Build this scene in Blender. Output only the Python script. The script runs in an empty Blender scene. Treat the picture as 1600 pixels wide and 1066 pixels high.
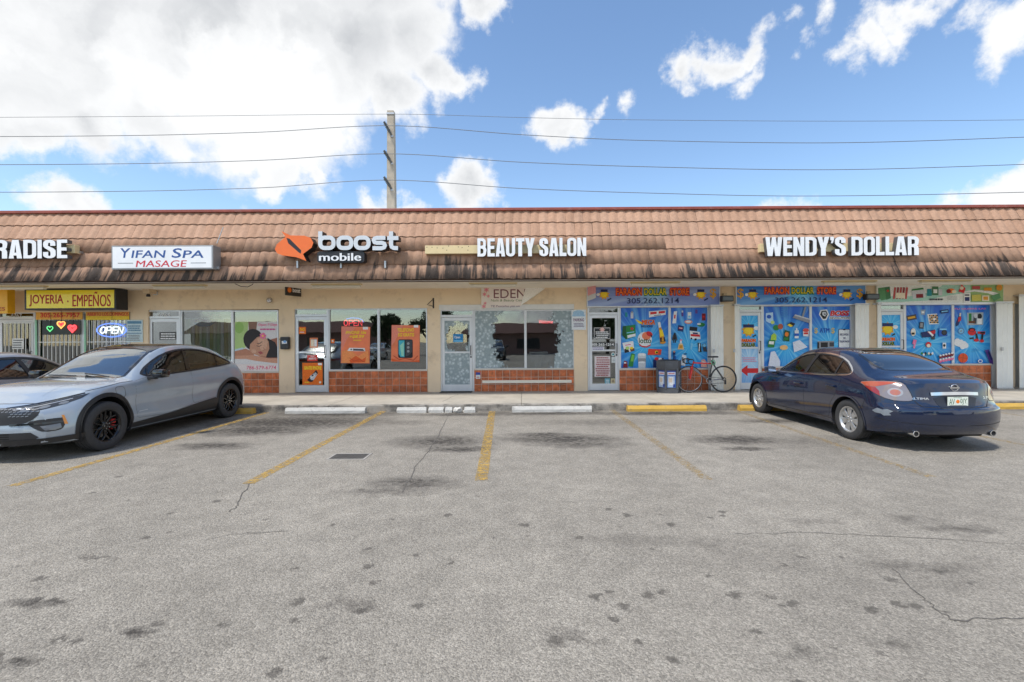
import bpy, bmesh, math, random
import numpy as np
from mathutils import Vector, Matrix
from mathutils.bvhtree import BVHTree
from mathutils.geometry import delaunay_2d_cdt

random.seed(7)
SC = bpy.context.scene
COL = SC.collection
PI = math.pi

# ------------------------------------------------------------------ camera, world, sun, exposure
F = 720.0; CX = 815.0; CY = 531.0; CH = 1.65; ROLL = math.radians(0.35)
cam_d = bpy.data.cameras.new('camera'); cam = bpy.data.objects.new('camera', cam_d); COL.objects.link(cam)
cam_d.sensor_width = 36.0; cam_d.lens = 36.0*F/1600.0
cam_d.shift_x = -(CX-800.0)/1600.0; cam_d.shift_y = -(533.0-CY)/1600.0
cam_d.clip_start = 0.05; cam_d.clip_end = 3000
cam.matrix_world = Matrix.Translation((0, 0, CH)) @ Matrix.Rotation(PI/2, 4, 'X') @ Matrix.Rotation(-ROLL, 4, 'Z')
SC.camera = cam

SUN_EL = math.radians(60); SUN_AZ = math.radians(225)      # light comes from behind-left of the camera
sun_d = bpy.data.lights.new('sun', 'SUN'); sun_d.energy = 2.0; sun_d.angle = math.radians(7); sun_d.color = (1.0, 0.95, 0.87)
sun = bpy.data.objects.new('sun', sun_d); COL.objects.link(sun)
sdir = Vector((math.cos(SUN_EL)*math.sin(SUN_AZ), math.cos(SUN_EL)*math.cos(SUN_AZ), math.sin(SUN_EL)))   # towards the sun
sun.rotation_euler = (-sdir).to_track_quat('-Z', 'Y').to_euler()
sun.location = (0, 0, 30)

SC.view_settings.view_transform = 'Standard'; SC.view_settings.look = 'None'
SC.view_settings.exposure = 0.92; SC.view_settings.gamma = 1.0; SC.view_settings.use_curve_mapping = False
SKY_STRENGTH = 0.12
SC.cycles.max_bounces = 7; SC.cycles.diffuse_bounces = 4; SC.cycles.glossy_bounces = 4; SC.cycles.transparent_max_bounces = 12
SC.cycles.caustics_reflective = False; SC.cycles.caustics_refractive = False

CLOUDS = [(-260,40,300),(0,60,215),(160,60,185),(310,70,180),(450,80,165),(560,60,135),(640,60,90),(690,115,52),(748,5,46),(722,122,30),
 (470,215,85),(370,190,95),(250,190,75),(120,195,80),(430,262,42),(480,270,30),(40,215,60),(620,150,60),(300,-150,300),(560,-120,210),(0,-150,300),
 (845,188,30),(868,200,42),(880,222,34),(905,205,28),(738,296,42),(718,308,38),(765,303,26),(588,333,36),(622,331,27),
 (100,329,37),(62,332,28),(147,333,30),(1065,110,34),(1090,92,32),(1120,85,34),(1155,68,30),(1178,52,18),(1052,130,18),(1155,112,22),
 (990,166,19),(1345,70,28),(1380,48,46),(1420,25,48),(1455,0,44),(1345,95,17),(1590,55,62),(1555,85,42),(1520,108,24),(1505,48,28),(1540,40,30),
 (1262,58,17),(1245,92,15),(1290,20,20),(1215,42,12),(1205,332,27),(1235,333,20),(1565,318,36),(1610,300,48),(1505,326,22),(940,182,13),(925,185,9),(380,322,9),(930,326,8)]

def pxdir(px, py):
    return Vector(((px-CX)/F, 1.0, (CY-py)/F)).normalized()

def build_world():
    w = bpy.data.worlds.new('World'); SC.world = w; w.use_nodes = True
    nt = w.node_tree; N = nt.nodes; L = nt.links; N.clear()
    def nd(t, **k):
        n = N.new(t)
        for a, v in k.items(): setattr(n, a, v)
        return n
    def math_(op, a, b=None, c=None, clamp=False):
        n = nd('ShaderNodeMath', operation=op, use_clamp=clamp)
        for i, v in enumerate((a, b, c)):
            if v is None: continue
            if isinstance(v, (int, float)): n.inputs[i].default_value = v
            else: L.new(v, n.inputs[i])
        return n.outputs[0]
    out = nd('ShaderNodeOutputWorld'); bg = nd('ShaderNodeBackground'); bg.inputs['Strength'].default_value = SKY_STRENGTH
    sky = nd('ShaderNodeTexSky', sky_type='NISHITA'); sky.sun_disc = False
    sky.sun_elevation = SUN_EL; sky.sun_rotation = SUN_AZ; sky.air_density = 1.1; sky.dust_density = 0.25; sky.ozone_density = 1.6
    tc = nd('ShaderNodeTexCoord'); d = tc.outputs['Generated']
    n1 = nd('ShaderNodeTexNoise'); n1.inputs['Scale'].default_value = 6.5; n1.inputs['Detail'].default_value = 9; n1.inputs['Roughness'].default_value = 0.62
    L.new(d, n1.inputs['Vector'])
    sub = nd('ShaderNodeVectorMath', operation='SUBTRACT'); L.new(n1.outputs['Color'], sub.inputs[0]); sub.inputs[1].default_value = (.5, .5, .5)
    sc = nd('ShaderNodeVectorMath', operation='SCALE'); L.new(sub.outputs[0], sc.inputs[0]); sc.inputs['Scale'].default_value = 0.18
    add = nd('ShaderNodeVectorMath', operation='ADD'); L.new(d, add.inputs[0]); L.new(sc.outputs[0], add.inputs[1])
    dw = add.outputs[0]
    acc = None
    for (px, py, r) in CLOUDS:
        c = pxdir(px, py)
        rr = r/F*(c.y**1.35)*(1.08 if py > 270 else 1.0)
        ds = nd('ShaderNodeVectorMath', operation='DISTANCE'); L.new(dw, ds.inputs[0]); ds.inputs[1].default_value = c
        kk = min(2.3, max(1.0, .11/rr)); v = math_('MULTIPLY_ADD', ds.outputs['Value'], -kk, rr*kk)
        acc = v if acc is None else math_('MAXIMUM', acc, v)
    # clouds elsewhere: unseen field from noise, cover raised slightly to brighten the shaded wall
    n2 = nd('ShaderNodeTexNoise'); n2.inputs['Scale'].default_value = 2.1; n2.inputs['Detail'].default_value = 8; n2.inputs['Roughness'].default_value = 0.56
    L.new(d, n2.inputs['Vector'])
    field = math_('MULTIPLY_ADD', n2.outputs['Fac'], 0.9, -0.455)
    sep = nd('ShaderNodeSeparateXYZ'); L.new(d, sep.inputs[0])
    front = math_('MULTIPLY_ADD', sep.outputs['Y'], 4.0, -1.75, True)        # 1 inside the picture's part of the sky
    field = math_('MULTIPLY_ADD', front, -0.6, field)
    acc = math_('MAXIMUM', acc, field)
    n3 = nd('ShaderNodeTexNoise'); n3.inputs['Scale'].default_value = 22; n3.inputs['Detail'].default_value = 6; n3.inputs['Roughness'].default_value = 0.6
    L.new(d, n3.inputs['Vector'])
    acc2 = math_('ADD', acc, math_('MULTIPLY_ADD', n3.outputs['Fac'], 0.085, -0.044))
    mr = nd('ShaderNodeMapRange', interpolation_type='SMOOTHSTEP'); L.new(acc2, mr.inputs['Value'])
    mr.inputs['From Min'].default_value = -0.016; mr.inputs['From Max'].default_value = 0.046
    dens = mr.outputs['Result']
    # cloud tone: bright rims, greyer thick bases
    n4 = nd('ShaderNodeTexNoise'); n4.inputs['Scale'].default_value = 4.0; n4.inputs['Detail'].default_value = 5
    L.new(dw, n4.inputs['Vector'])
    thick = math_('MULTIPLY_ADD', acc, 8.0, -0.20, True)
    gm = nd('ShaderNodeMapRange'); L.new(n4.outputs['Fac'], gm.inputs['Value']); gm.inputs['From Min'].default_value = .40; gm.inputs['From Max'].default_value = .58
    grey = math_('MULTIPLY', thick, gm.outputs['Result'])
    tone = nd('ShaderNodeMix', data_type='RGBA'); L.new(grey, tone.inputs['Factor'])
    tone.inputs['A'].default_value = (4.5, 4.55, 4.6, 1); tone.inputs['B'].default_value = (2.5, 2.6, 2.74, 1)
    mx = nd('ShaderNodeMix', data_type='RGBA'); L.new(dens, mx.inputs['Factor']); 
    hs = nd('ShaderNodeHueSaturation'); hs.inputs['Saturation'].default_value = 1.06; hs.inputs['Value'].default_value = 0.95
    L.new(sky.outputs[0], hs.inputs['Color'])
    L.new(hs.outputs[0], mx.inputs['A']); L.new(tone.outputs['Result'], mx.inputs['B'])
    L.new(mx.outputs['Result'], bg.inputs['Color']); L.new(bg.outputs[0], out.inputs['Surface'])
    w.cycles.sampling_method = 'MANUAL'; w.cycles.sample_map_resolution = 512
build_world()

# ------------------------------------------------------------------ photograph-to-place helpers
_c, _s = math.cos(ROLL), math.sin(ROLL)
def W(px, py, Y):
    dx, dy = px-CX, py-CY
    return Vector(((dx*_c-dy*_s)/F*Y, Y, CH-(dx*_s+dy*_c)/F*Y))
def G(px, py, z=0.0):
    dx, dy = px-CX, py-CY
    Y = (CH-z)*F/(dx*_s+dy*_c)
    return Vector(((dx*_c-dy*_s)/F*Y, Y, z))
def R(x0, y0, x1, y1, Y):
    """picture rectangle -> X0, X1, Z0, Z1 on the plane Y"""
    xm, ym = (x0+x1)/2, (y0+y1)/2
    return W(x0, ym, Y).x, W(x1, ym, Y).x, W(xm, y1, Y).z, W(xm, y0, Y).z

def S(r, g, b):
    f = lambda c: (c/255/12.92 if c/255 <= .04045 else ((c/255+.055)/1.055)**2.4)
    return (f(r), f(g), f(b))

# ------------------------------------------------------------------ materials
MATS = {}
def M(name, col=(.5,.5,.5), rough=.5, metal=0.0, var=0.0, scale=6.0, bump=0.0, bscale=60.0, spec=.5, coat=0.0, emit=None, estr=0.0, rnd=0.0, dirt=None):
    if name in MATS: return MATS[name]
    m = bpy.data.materials.new(name); m.use_nodes = True
    nt = m.node_tree; N = nt.nodes; L = nt.links
    b = N['Principled BSDF']
    b.inputs['Base Color'].default_value = (*col, 1); b.inputs['Roughness'].default_value = rough; b.inputs['Metallic'].default_value = metal
    b.inputs['Specular IOR Level'].default_value = spec; b.inputs['Coat Weight'].default_value = coat; b.inputs['Coat Roughness'].default_value = .03
    if emit: b.inputs['Emission Color'].default_value = (*emit, 1); b.inputs['Emission Strength'].default_value = estr
    src = None
    if var > 0 or rnd > 0 or dirt:
        g = N.new('ShaderNodeNewGeometry')
        n = N.new('ShaderNodeTexNoise'); n.inputs['Scale'].default_value = scale; n.inputs['Detail'].default_value = 6; n.inputs['Roughness'].default_value = .6
        L.new(g.outputs['Position'], n.inputs['Vector'])
        r = N.new('ShaderNodeMapRange'); L.new(n.outputs['Fac'], r.inputs['Value']); r.inputs['From Min'].default_value = .3; r.inputs['From Max'].default_value = .7
        r.inputs['To Min'].default_value = 1-var; r.inputs['To Max'].default_value = 1+var
        fac = r.outputs['Result']
        if rnd > 0:
            oi = N.new('ShaderNodeObjectInfo'); mm = N.new('ShaderNodeMapRange'); L.new(oi.outputs['Random'], mm.inputs['Value'])
            mm.inputs['To Min'].default_value = 1-rnd; mm.inputs['To Max'].default_value = 1+rnd
            mu = N.new('ShaderNodeMath'); mu.operation = 'MULTIPLY'; L.new(fac, mu.inputs[0]); L.new(mm.outputs['Result'], mu.inputs[1]); fac = mu.outputs[0]
        sc = N.new('ShaderNodeVectorMath'); sc.operation = 'SCALE'; sc.inputs[0].default_value = col; L.new(fac, sc.inputs['Scale'])
        src = sc.outputs[0]
        if dirt:
            n2 = N.new('ShaderNodeTexNoise'); n2.inputs['Scale'].default_value = dirt[1]; n2.inputs['Detail'].default_value = 8; n2.inputs['Roughness'].default_value = .68
            L.new(g.outputs['Position'], n2.inputs['Vector'])
            r2 = N.new('ShaderNodeMapRange'); L.new(n2.outputs['Fac'], r2.inputs['Value']); r2.inputs['From Min'].default_value = dirt[2]; r2.inputs['From Max'].default_value = dirt[2]+.16
            r2.inputs['To Max'].default_value = dirt[3]
            mx = N.new('ShaderNodeMix'); mx.data_type = 'RGBA'; L.new(r2.outputs['Result'], mx.inputs['Factor']); L.new(src, mx.inputs['A']); mx.inputs['B'].default_value = (*dirt[0], 1)
            src = mx.outputs['Result']
        L.new(src, b.inputs['Base Color'])
    if bump > 0:
        g2 = N.new('ShaderNodeNewGeometry'); nb = N.new('ShaderNodeTexNoise'); nb.inputs['Scale'].default_value = bscale; nb.inputs['Detail'].default_value = 5
        L.new(g2.outputs['Position'], nb.inputs['Vector'])
        bp = N.new('ShaderNodeBump'); bp.inputs['Strength'].default_value = bump; bp.inputs['Distance'].default_value = .02
        L.new(nb.outputs['Fac'], bp.inputs['Height']); L.new(bp.outputs['Normal'], b.inputs['Normal'])
    MATS[name] = m
    return m
def P_(name, r=0, g=0, b=0, rough=.55):           # flat print ink
    return M('ink_'+name, S(r, g, b), rough, var=.15, scale=38)

def glass(name, tint=(.8,.85,.85), refl=1.0, rough=0.0, base=.04):
    if name in MATS: return MATS[name]
    m = bpy.data.materials.new(name); m.use_nodes = True
    nt = m.node_tree; N = nt.nodes; L = nt.links; N.clear()
    o = N.new('ShaderNodeOutputMaterial'); t = N.new('ShaderNodeBsdfTransparent'); t.inputs['Color'].default_value = (*tint, 1)
    g = N.new('ShaderNodeBsdfGlossy'); g.inputs['Roughness'].default_value = rough; g.inputs['Color'].default_value = (.97, 1, 1, 1)
    fr = N.new('ShaderNodeFresnel'); fr.inputs['IOR'].default_value = 1.5
    gm = N.new('ShaderNodeNewGeometry')
    nn = N.new('ShaderNodeTexNoise'); nn.inputs['Scale'].default_value = 1.3; L.new(gm.outputs['Position'], nn.inputs['Vector'])
    bp = N.new('ShaderNodeBump'); bp.inputs['Strength'].default_value = .012; bp.inputs['Distance'].default_value = .1; L.new(nn.outputs['Fac'], bp.inputs['Height'])
    L.new(bp.outputs[0], g.inputs['Normal'])
    a = N.new('ShaderNodeMath'); a.operation = 'MULTIPLY_ADD'; a.use_clamp = True; L.new(fr.outputs[0], a.inputs[0]); a.inputs[1].default_value = refl; a.inputs[2].default_value = base
    mx = N.new('ShaderNodeMixShader'); L.new(a.outputs[0], mx.inputs['Fac']); L.new(t.outputs[0], mx.inputs[1]); L.new(g.outputs[0], mx.inputs[2])
    L.new(mx.outputs[0], o.inputs['Surface'])
    MATS[name] = m
    return m

# ------------------------------------------------------------------ mesh builder
class MB:
    def __init__(s): s.v = []; s.f = []; s.m = []; s.mats = []
    def mi(s, mat):
        if mat not in s.mats: s.mats.append(mat)
        return s.mats.index(mat)
    def add(s, vs, fs, mat):
        o = len(s.v); k = s.mi(mat); s.v += [tuple(v) for v in vs]
        for f in fs: s.f.append(tuple(i+o for i in f)); s.m.append(k)
        return s
    def box(s, x0, x1, y0, y1, z0, z1, mat):
        v = [(x0,y0,z0),(x1,y0,z0),(x1,y1,z0),(x0,y1,z0),(x0,y0,z1),(x1,y0,z1),(x1,y1,z1),(x0,y1,z1)]
        return s.add(v, [(0,3,2,1),(4,5,6,7),(0,1,5,4),(1,2,6,5),(2,3,7,6),(3,0,4,7)], mat)
    def rbox(s, x0, x1, y0, y1, z0, z1, b, mat):
        """box with all edges chamfered by b"""
        bm = bmesh.new(); bmesh.ops.create_cube(bm, size=1)
        for v in bm.verts: v.co = Vector(((x0+x1)/2+v.co.x*(x1-x0), (y0+y1)/2+v.co.y*(y1-y0), (z0+z1)/2+v.co.z*(z1-z0)))
        bmesh.ops.bevel(bm, geom=bm.edges[:], offset=b, segments=2, profile=.6, affect='EDGES')
        bm.verts.index_update(); s.add([v.co for v in bm.verts], [[v.index for v in f.verts] for f in bm.faces], mat); bm.free()
        return s
    def poly(s, pts, Y, mat):                # flat print facing the street (pts = X,Z)
        return s.add([(x, Y, z) for x, z in pts], [tuple(range(len(pts)))], mat)
    def tube(s, pts, r, mat, n=8, closed=False, r2=None, caps=True):
        pts = [Vector(p) for p in pts]; vs = []; m = len(pts)
        prev = None
        for i, p in enumerate(pts):
            if closed: t = (pts[(i+1) % m]-pts[i-1]).normalized()
            else: t = (pts[min(i+1, m-1)]-pts[max(i-1, 0)]).normalized()
            if prev is None:
                u = t.orthogonal().normalized()
            else:
                u = (prev-t*prev.dot(t)).normalized()
            prev = u; w = t.cross(u)
            rr = r if r2 is None else r+(r2-r)*i/max(1, m-1)
            for k in range(n):
                a = 2*PI*k/n; vs.append(p+u*math.cos(a)*rr+w*math.sin(a)*rr)
        fs = []
        for i in range(m if closed else m-1):
            j = (i+1) % m
            for k in range(n):
                l = (k+1) % n; fs.append((i*n+k, i*n+l, j*n+l, j*n+k))
        if caps and not closed: fs += [tuple(range(n))[::-1], tuple((m-1)*n+k for k in range(n))]
        return s.add(vs, fs, mat)
    def lathe(s, prof, mat, n=32, M4=Matrix()):
        """profile (r, a) turned about local Z, a along Z"""
        vs = []; fs = []; m = len(prof)
        for k in range(n):
            a = 2*PI*k/n
            for r, h in prof: vs.append(M4 @ Vector((r*math.cos(a), r*math.sin(a), h)))
        for k in range(n):
            l = (k+1) % n
            for i in range(m-1): fs.append((k*m+i, l*m+i, l*m+i+1, k*m+i+1))
        return s.add(vs, fs, mat)
    def build(s, name, parent=None, smooth=False, origin=None, angle=None, fixn=False):
        me = bpy.data.meshes.new(name)
        o = Vector(origin) if origin is not None else Vector((0, 0, 0))
        me.from_pydata([tuple(Vector(v)-o) for v in s.v], [], s.f)
        for m in s.mats: me.materials.append(m)
        me.polygons.foreach_set('material_index', s.m)
        if smooth: me.polygons.foreach_set('use_smooth', [True]*len(s.f))
        if fixn:
            bm = bmesh.new(); bm.from_mesh(me); bmesh.ops.remove_doubles(bm, verts=bm.verts, dist=1e-5); bmesh.ops.recalc_face_normals(bm, faces=bm.faces); bm.to_mesh(me); bm.free()
        if angle is not None: me.set_sharp_from_angle(angle=math.radians(angle))
        me.update()
        ob = bpy.data.objects.new(name, me); COL.objects.link(ob); ob.location = o
        if parent is not None: ob.parent = parent
        return ob

def tag(o, label, cat, group=None, kind=None):
    if label: o['label'] = label
    if cat: o['category'] = cat
    if group: o['group'] = group
    if kind: o['kind'] = kind
    return o
def struct(o): o['kind'] = 'structure'; return o
def thing(name, label, cat, loc=(0, 0, 0), rz=0.0, group=None):
    o = bpy.data.objects.new(name, None); COL.objects.link(o); o.location = loc; o.rotation_euler = (0, 0, rz); o.empty_display_size = .2
    return tag(o, label, cat, group)
def adopt(parent, *obs):
    """children built in world coordinates put under a located (unrotated) Empty"""
    for o in obs:
        o.parent = parent; o.location = o.location-parent.location

# ------------------------------------------------------------------ lettering from the built-in font
_G = {}
def glyphs(t, bold=0.0, shear=0.0, space=1.0):
    k = (t, bold, shear, space)
    if k in _G: return _G[k]
    if bold > 0 and ('M' in t or 'm' in t):          # the font's M breaks when offset: thicken it by layering instead
        v, f = glyphs(t, 0.0, shear, space); n = len(v)
        _G[k] = (np.vstack([v+np.array((dx, 0, i*.0006)) for i, dx in enumerate((-bold, 0, bold))]), [tuple(q+n*i for q in p) for i in range(3) for p in f])
        return _G[k]
    cu = bpy.data.curves.new('lettering', 'FONT'); cu.body = t; cu.offset = bold; cu.shear = shear; cu.space_character = space
    cu.resolution_u = 3; cu.align_x = 'LEFT'
    ob = bpy.data.objects.new('lettering', cu)
    me = ob.to_mesh()
    v = np.array([tuple(x.co) for x in me.vertices]) if len(me.vertices) else np.zeros((0, 3))
    f = [tuple(p.vertices) for p in me.polygons]
    ob.to_mesh_clear(); bpy.data.objects.remove(ob); bpy.data.curves.remove(cu)
    _G[k] = (v, f)
    return _G[k]
def text(mb, t, x0, x1, z0, z1, Y, mat, bold=0.0, shear=0.0, space=1.0, depth=0.0, side=None, keep=False):
    """lettering filling X0..X1, Z0..Z1 on the plane Y, front towards the street"""
    v, f = glyphs(t, bold, shear, space)
    if not len(v): return
    a, b = v.min(0), v.max(0)
    sx = (x1-x0)/(b[0]-a[0]); sz = (z1-z0)/(b[1]-a[1])
    if keep: 
        sx = sz = min(sx, sz)
        x0 = (x0+x1)/2-(b[0]-a[0])*sx/2
    P = [(x0+(p[0]-a[0])*sx, Y-p[2]*.2, z0+(p[1]-a[1])*sz) for p in v]
    if depth <= 0: return mb.add(P, f, mat)
    solid(mb, P, f, depth, mat, side or mat)
def solid(mb, P, f, depth, mat, side):
    mb.add(P, f, mat)
    cnt = {}
    for q in f:
        for i in range(len(q)):
            a, b = q[i], q[(i+1) % len(q)]; cnt.setdefault((min(a, b), max(a, b)), []).append((a, b))
    vs = []; fs = []
    for k, e in cnt.items():
        if len(e) == 1:
            a, b = e[0]; o = len(vs)
            vs += [P[a], P[b], (P[b][0], P[b][1]+depth, P[b][2]), (P[a][0], P[a][1]+depth, P[a][2])]; fs.append((o+1, o, o+3, o+2))
    mb.add(vs, fs, side)
def shape(mb, pts, Y, mat, depth=0.0, side=None):
    """closed outline (X,Z) -> triangulated print or solid"""
    n = len(pts); ed = [(i, (i+1) % n) for i in range(n)]
    r = delaunay_2d_cdt([Vector(p) for p in pts], ed, [list(range(n))], 1, 1e-7)
    P = [(p.x, Y, p.y) for p in r[0]]
    f = [tuple(q) if Vector((P[q[1]][0]-P[q[0]][0], P[q[1]][2]-P[q[0]][2])).cross(Vector((P[q[2]][0]-P[q[0]][0], P[q[2]][2]-P[q[0]][2]))) > 0 else tuple(q)[::-1] for q in r[2]]
    if depth > 0: solid(mb, P, f, depth, mat, side or mat)
    else: mb.add(P, f, mat)
def ell(cx, cz, rx, rz, n=20, a=0.0):
    return [(cx+rx*math.cos(2*PI*i/n)*math.cos(a)-rz*math.sin(2*PI*i/n)*math.sin(a), cz+rx*math.cos(2*PI*i/n)*math.sin(a)+rz*math.sin(2*PI*i/n)*math.cos(a)) for i in range(n)]
def rect(cx, cz, w, h, a=0.0):
    c, s = math.cos(a), math.sin(a)
    return [(cx+x*c-z*s, cz+x*s+z*c) for x, z in ((-w/2, -h/2), (w/2, -h/2), (w/2, h/2), (-w/2, h/2))]
def letters(root, t, x0, x1, z0, z1, Y, mat, side, depth, bold=.03, gap=.06, name='letter', sq=1.0):
    """one solid child per character, the row filling X0..X1"""
    H = z1-z0; ws = []
    for c in t:
        if c == ' ': ws.append(None); continue
        v, f = glyphs(c, bold); a, b = v.min(0), v.max(0); ws.append((v, f, a, b))
    capv, _ = glyphs('E', bold); ch = capv[:, 1].max()-capv[:, 1].min(); c0 = capv[:, 1].min()
    tot = sum((.42*ch if w is None else (w[3][0]-w[2][0])+gap*ch) for w in ws)-gap*ch
    sx = (x1-x0)/tot; sz = H/ch; x = x0
    for c, w in zip(t, ws):
        if w is None: x += .42*ch*sx; continue
        v, f, a, b = w; mb = MB()
        P = [(x+(p[0]-a[0])*sx, Y, z0+(p[1]-c0)*sz) for p in v]
        solid(mb, P, f, depth, mat, side)
        o = mb.build(name, origin=(x, Y, z0)); adopt(root, o)
        x += ((b[0]-a[0])+gap*ch)*sx

# ------------------------------------------------------------------ heavy condensed block alphabet for the big roof letters (unit height)
def _arc(cx, cy, rx, ry, a0, a1, n=6): return [(cx+rx*math.cos(math.radians(a0+(a1-a0)*i/n)), cy+ry*math.sin(math.radians(a0+(a1-a0)*i/n))) for i in range(n+1)]
def _rr(x0, y0, x1, y1, r): return _arc(x1-r, y1-r, r, r, 0, 90)+_arc(x0+r, y1-r, r, r, 90, 180)+_arc(x0+r, y0+r, r, r, 180, 270)+_arc(x1-r, y0+r, r, r, 270, 360)
BLOCK = {
 'E': [[(0,0),(.40,0),(.40,.175),(.165,.175),(.165,.41),(.375,.41),(.375,.58),(.165,.58),(.165,.825),(.40,.825),(.40,1),(0,1)]],
 'L': [[(0,0),(.38,0),(.38,.185),(.165,.185),(.165,1),(0,1)]],
 'I': [[(0,0),(.165,0),(.165,1),(0,1)]],
 'T': [[(.125,0),(.335,0),(.335,.815),(.46,.815),(.46,1),(0,1),(0,.815),(.125,.815)]],
 'N': [[(0,0),(.175,0),(.175,.52),(.315,0),(.49,0),(.49,1),(.315,1),(.315,.5),(.175,1),(0,1)]],
 'Y': [[(.15,0),(.36,0),(.36,.38),(.52,1),(.31,1),(.256,.66),(.20,1),(-.01,1),(.15,.38)]],
 'W': [[(.10,0),(.31,0),(.375,.50),(.44,0),(.65,0),(.75,1),(.56,1),(.52,.46),(.455,1),(.295,1),(.23,.46),(.19,1),(0,1)]],
 'A': [[(0,0),(.20,0),(.183,.16),(.307,.16),(.32,0),(.52,0),(.385,1),(.135,1)],[(.225,.315),(.295,.315),(.26,.78)]],
 'D': [[(0,0)]+_arc(.28,.20,.22,.20,-90,0)+_arc(.28,.80,.22,.20,0,90)+[(0,1)],[(.165,.165)]+_arc(.24,.25,.10,.085,-90,0)+_arc(.24,.75,.10,.085,0,90)+[(.165,.835)]],
 'O': [_rr(0,0,.50,1,.20),_rr(.162,.15,.338,.85,.08)],
 'U': [[(0,1)]+_arc(.22,.22,.22,.22,180,270)+_arc(.28,.22,.22,.22,270,360)+[(.50,1),(.325,1)]+_arc(.25,.22,.075,.07,0,-180)+[(.175,1)]],
 'R': [[(0,0),(.165,0),(.165,.43),(.24,.43),(.285,.38),(.285,0),(.49,0),(.49,.36),(.45,.47),(.42,.51),(.47,.57)]+_arc(.28,.80,.22,.20,-10,90)+[(0,1)],[(.165,.585)]+_arc(.24,.66,.075,.07,-90,0)+_arc(.24,.76,.075,.08,0,90)+[(.165,.84)]],
 'P': [[(0,0),(.165,0),(.165,.38)]+_arc(.28,.58,.18,.20,-90,0)+_arc(.28,.80,.18,.20,0,90)+[(0,1)],[(.165,.54)]+_arc(.24,.63,.075,.08,-90,0)+_arc(.24,.76,.075,.08,0,90)+[(.165,.84)]],
 'B': [[(0,0)]+_arc(.29,.20,.18,.20,-90,0)+[(.50,.36),(.46,.48),(.42,.52),(.46,.57)]+_arc(.28,.80,.18,.20,0,90)+[(0,1)],[(.165,.15)]+_arc(.24,.24,.085,.08,-90,0)+_arc(.24,.35,.085,.08,0,90)+[(.165,.43)],[(.165,.59)]+_arc(.24,.66,.075,.06,-90,0)+_arc(.24,.77,.075,.07,0,90)+[(.165,.85)]],
 'S': [[(0,.34),(.20,.34),(.20,.22)]+_arc(.245,.18,.045,.06,180,360)+[(.29,.30),(.27,.38),(.20,.44),(.08,.54),(.01,.63),(0,.76)]+_arc(.245,.80,.245,.20,170,90)[1:]+_arc(.255,.80,.225,.20,90,0)+[(.48,.67),(.28,.67),(.28,.77)]+_arc(.24,.79,.04,.05,0,180)+[(.20,.73),(.185,.67),(.28,.615),(.42,.52),(.485,.42),(.49,.26)]+_arc(.25,.18,.24,.18,0,-90)+_arc(.24,.18,.24,.18,-90,-180)],
 "'": [[(.03,.66),(.11,.66),(.16,.84),(.16,1),(0,1),(0,.82),(.06,.82)]],
}
def inpoly(p, poly):
    c = False; j = len(poly)-1
    for i in range(len(poly)):
        if (poly[i][1] > p.y) != (poly[j][1] > p.y) and p.x < (poly[j][0]-poly[i][0])*(p.y-poly[i][1])/(poly[j][1]-poly[i][1])+poly[i][0]: c = not c
        j = i
    return c
def block_letters(root, t, x0, x1, z0, z1, Y, mat, side, depth, gap=.06, space=.2):
    H = z1-z0; ws = [space if c == ' ' else max(p[0] for p in BLOCK[c][0])+gap for c in t]
    sx = (x1-x0)/(sum(ws)-gap); x = x0
    for c, w in zip(t, ws):
        if c != ' ':
            pts = []; ed = []; fs = []
            for lp in BLOCK[c]:
                o = len(pts); pts += [Vector(p) for p in lp]; ids = list(range(o, len(pts))); fs.append(ids); ed += [(ids[i], ids[(i+1) % len(ids)]) for i in range(len(ids))]
            r = delaunay_2d_cdt(pts, ed, [], 0, 1e-6)
            P = [(x+p.x*sx, Y, z0+p.y*H) for p in r[0]]; f = []
            for q in r[2]:
                m = (r[0][q[0]]+r[0][q[1]]+r[0][q[2]])/3
                if not inpoly(m, BLOCK[c][0]) or any(inpoly(m, h) for h in BLOCK[c][1:]): continue
                f.append(tuple(q) if (r[0][q[1]]-r[0][q[0]]).cross(r[0][q[2]]-r[0][q[0]]) > 0 else tuple(q)[::-1])
            mb = MB(); solid(mb, P, f, depth, mat, side); o = mb.build('letter', origin=(x, Y, z0)); adopt(root, o)
        x += w*sx
# ------------------------------------------------------------------ ground
YW = 13.4                 # shop front wall plane
YS = 10.72                # kerb
def nodes_of(name):
    m = bpy.data.materials.new(name); m.use_nodes = True; MATS[name] = m
    return m, m.node_tree.nodes, m.node_tree.links, m.node_tree.nodes['Principled BSDF']
def mathn(N, L, op, a, b=None, c=None, clamp=False):
    n = N.new('ShaderNodeMath'); n.operation = op; n.use_clamp = clamp
    for i, v in enumerate((a, b, c)):
        if v is None: continue
        if isinstance(v, (int, float)): n.inputs[i].default_value = v
        else: L.new(v, n.inputs[i])
    return n.outputs[0]
def noise(N, L, vec, scale, detail=5, rough=.6):
    n = N.new('ShaderNodeTexNoise'); n.inputs['Scale'].default_value = scale; n.inputs['Detail'].default_value = detail; n.inputs['Roughness'].default_value = rough
    L.new(vec, n.inputs['Vector']); return n.outputs['Fac']
def ramp(N, L, v, a, b, lo=0.0, hi=1.0):
    r = N.new('ShaderNodeMapRange'); L.new(v, r.inputs['Value']); r.inputs['From Min'].default_value = a; r.inputs['From Max'].default_value = b
    r.inputs['To Min'].default_value = lo; r.inputs['To Max'].default_value = hi; return r.outputs['Result']
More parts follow.
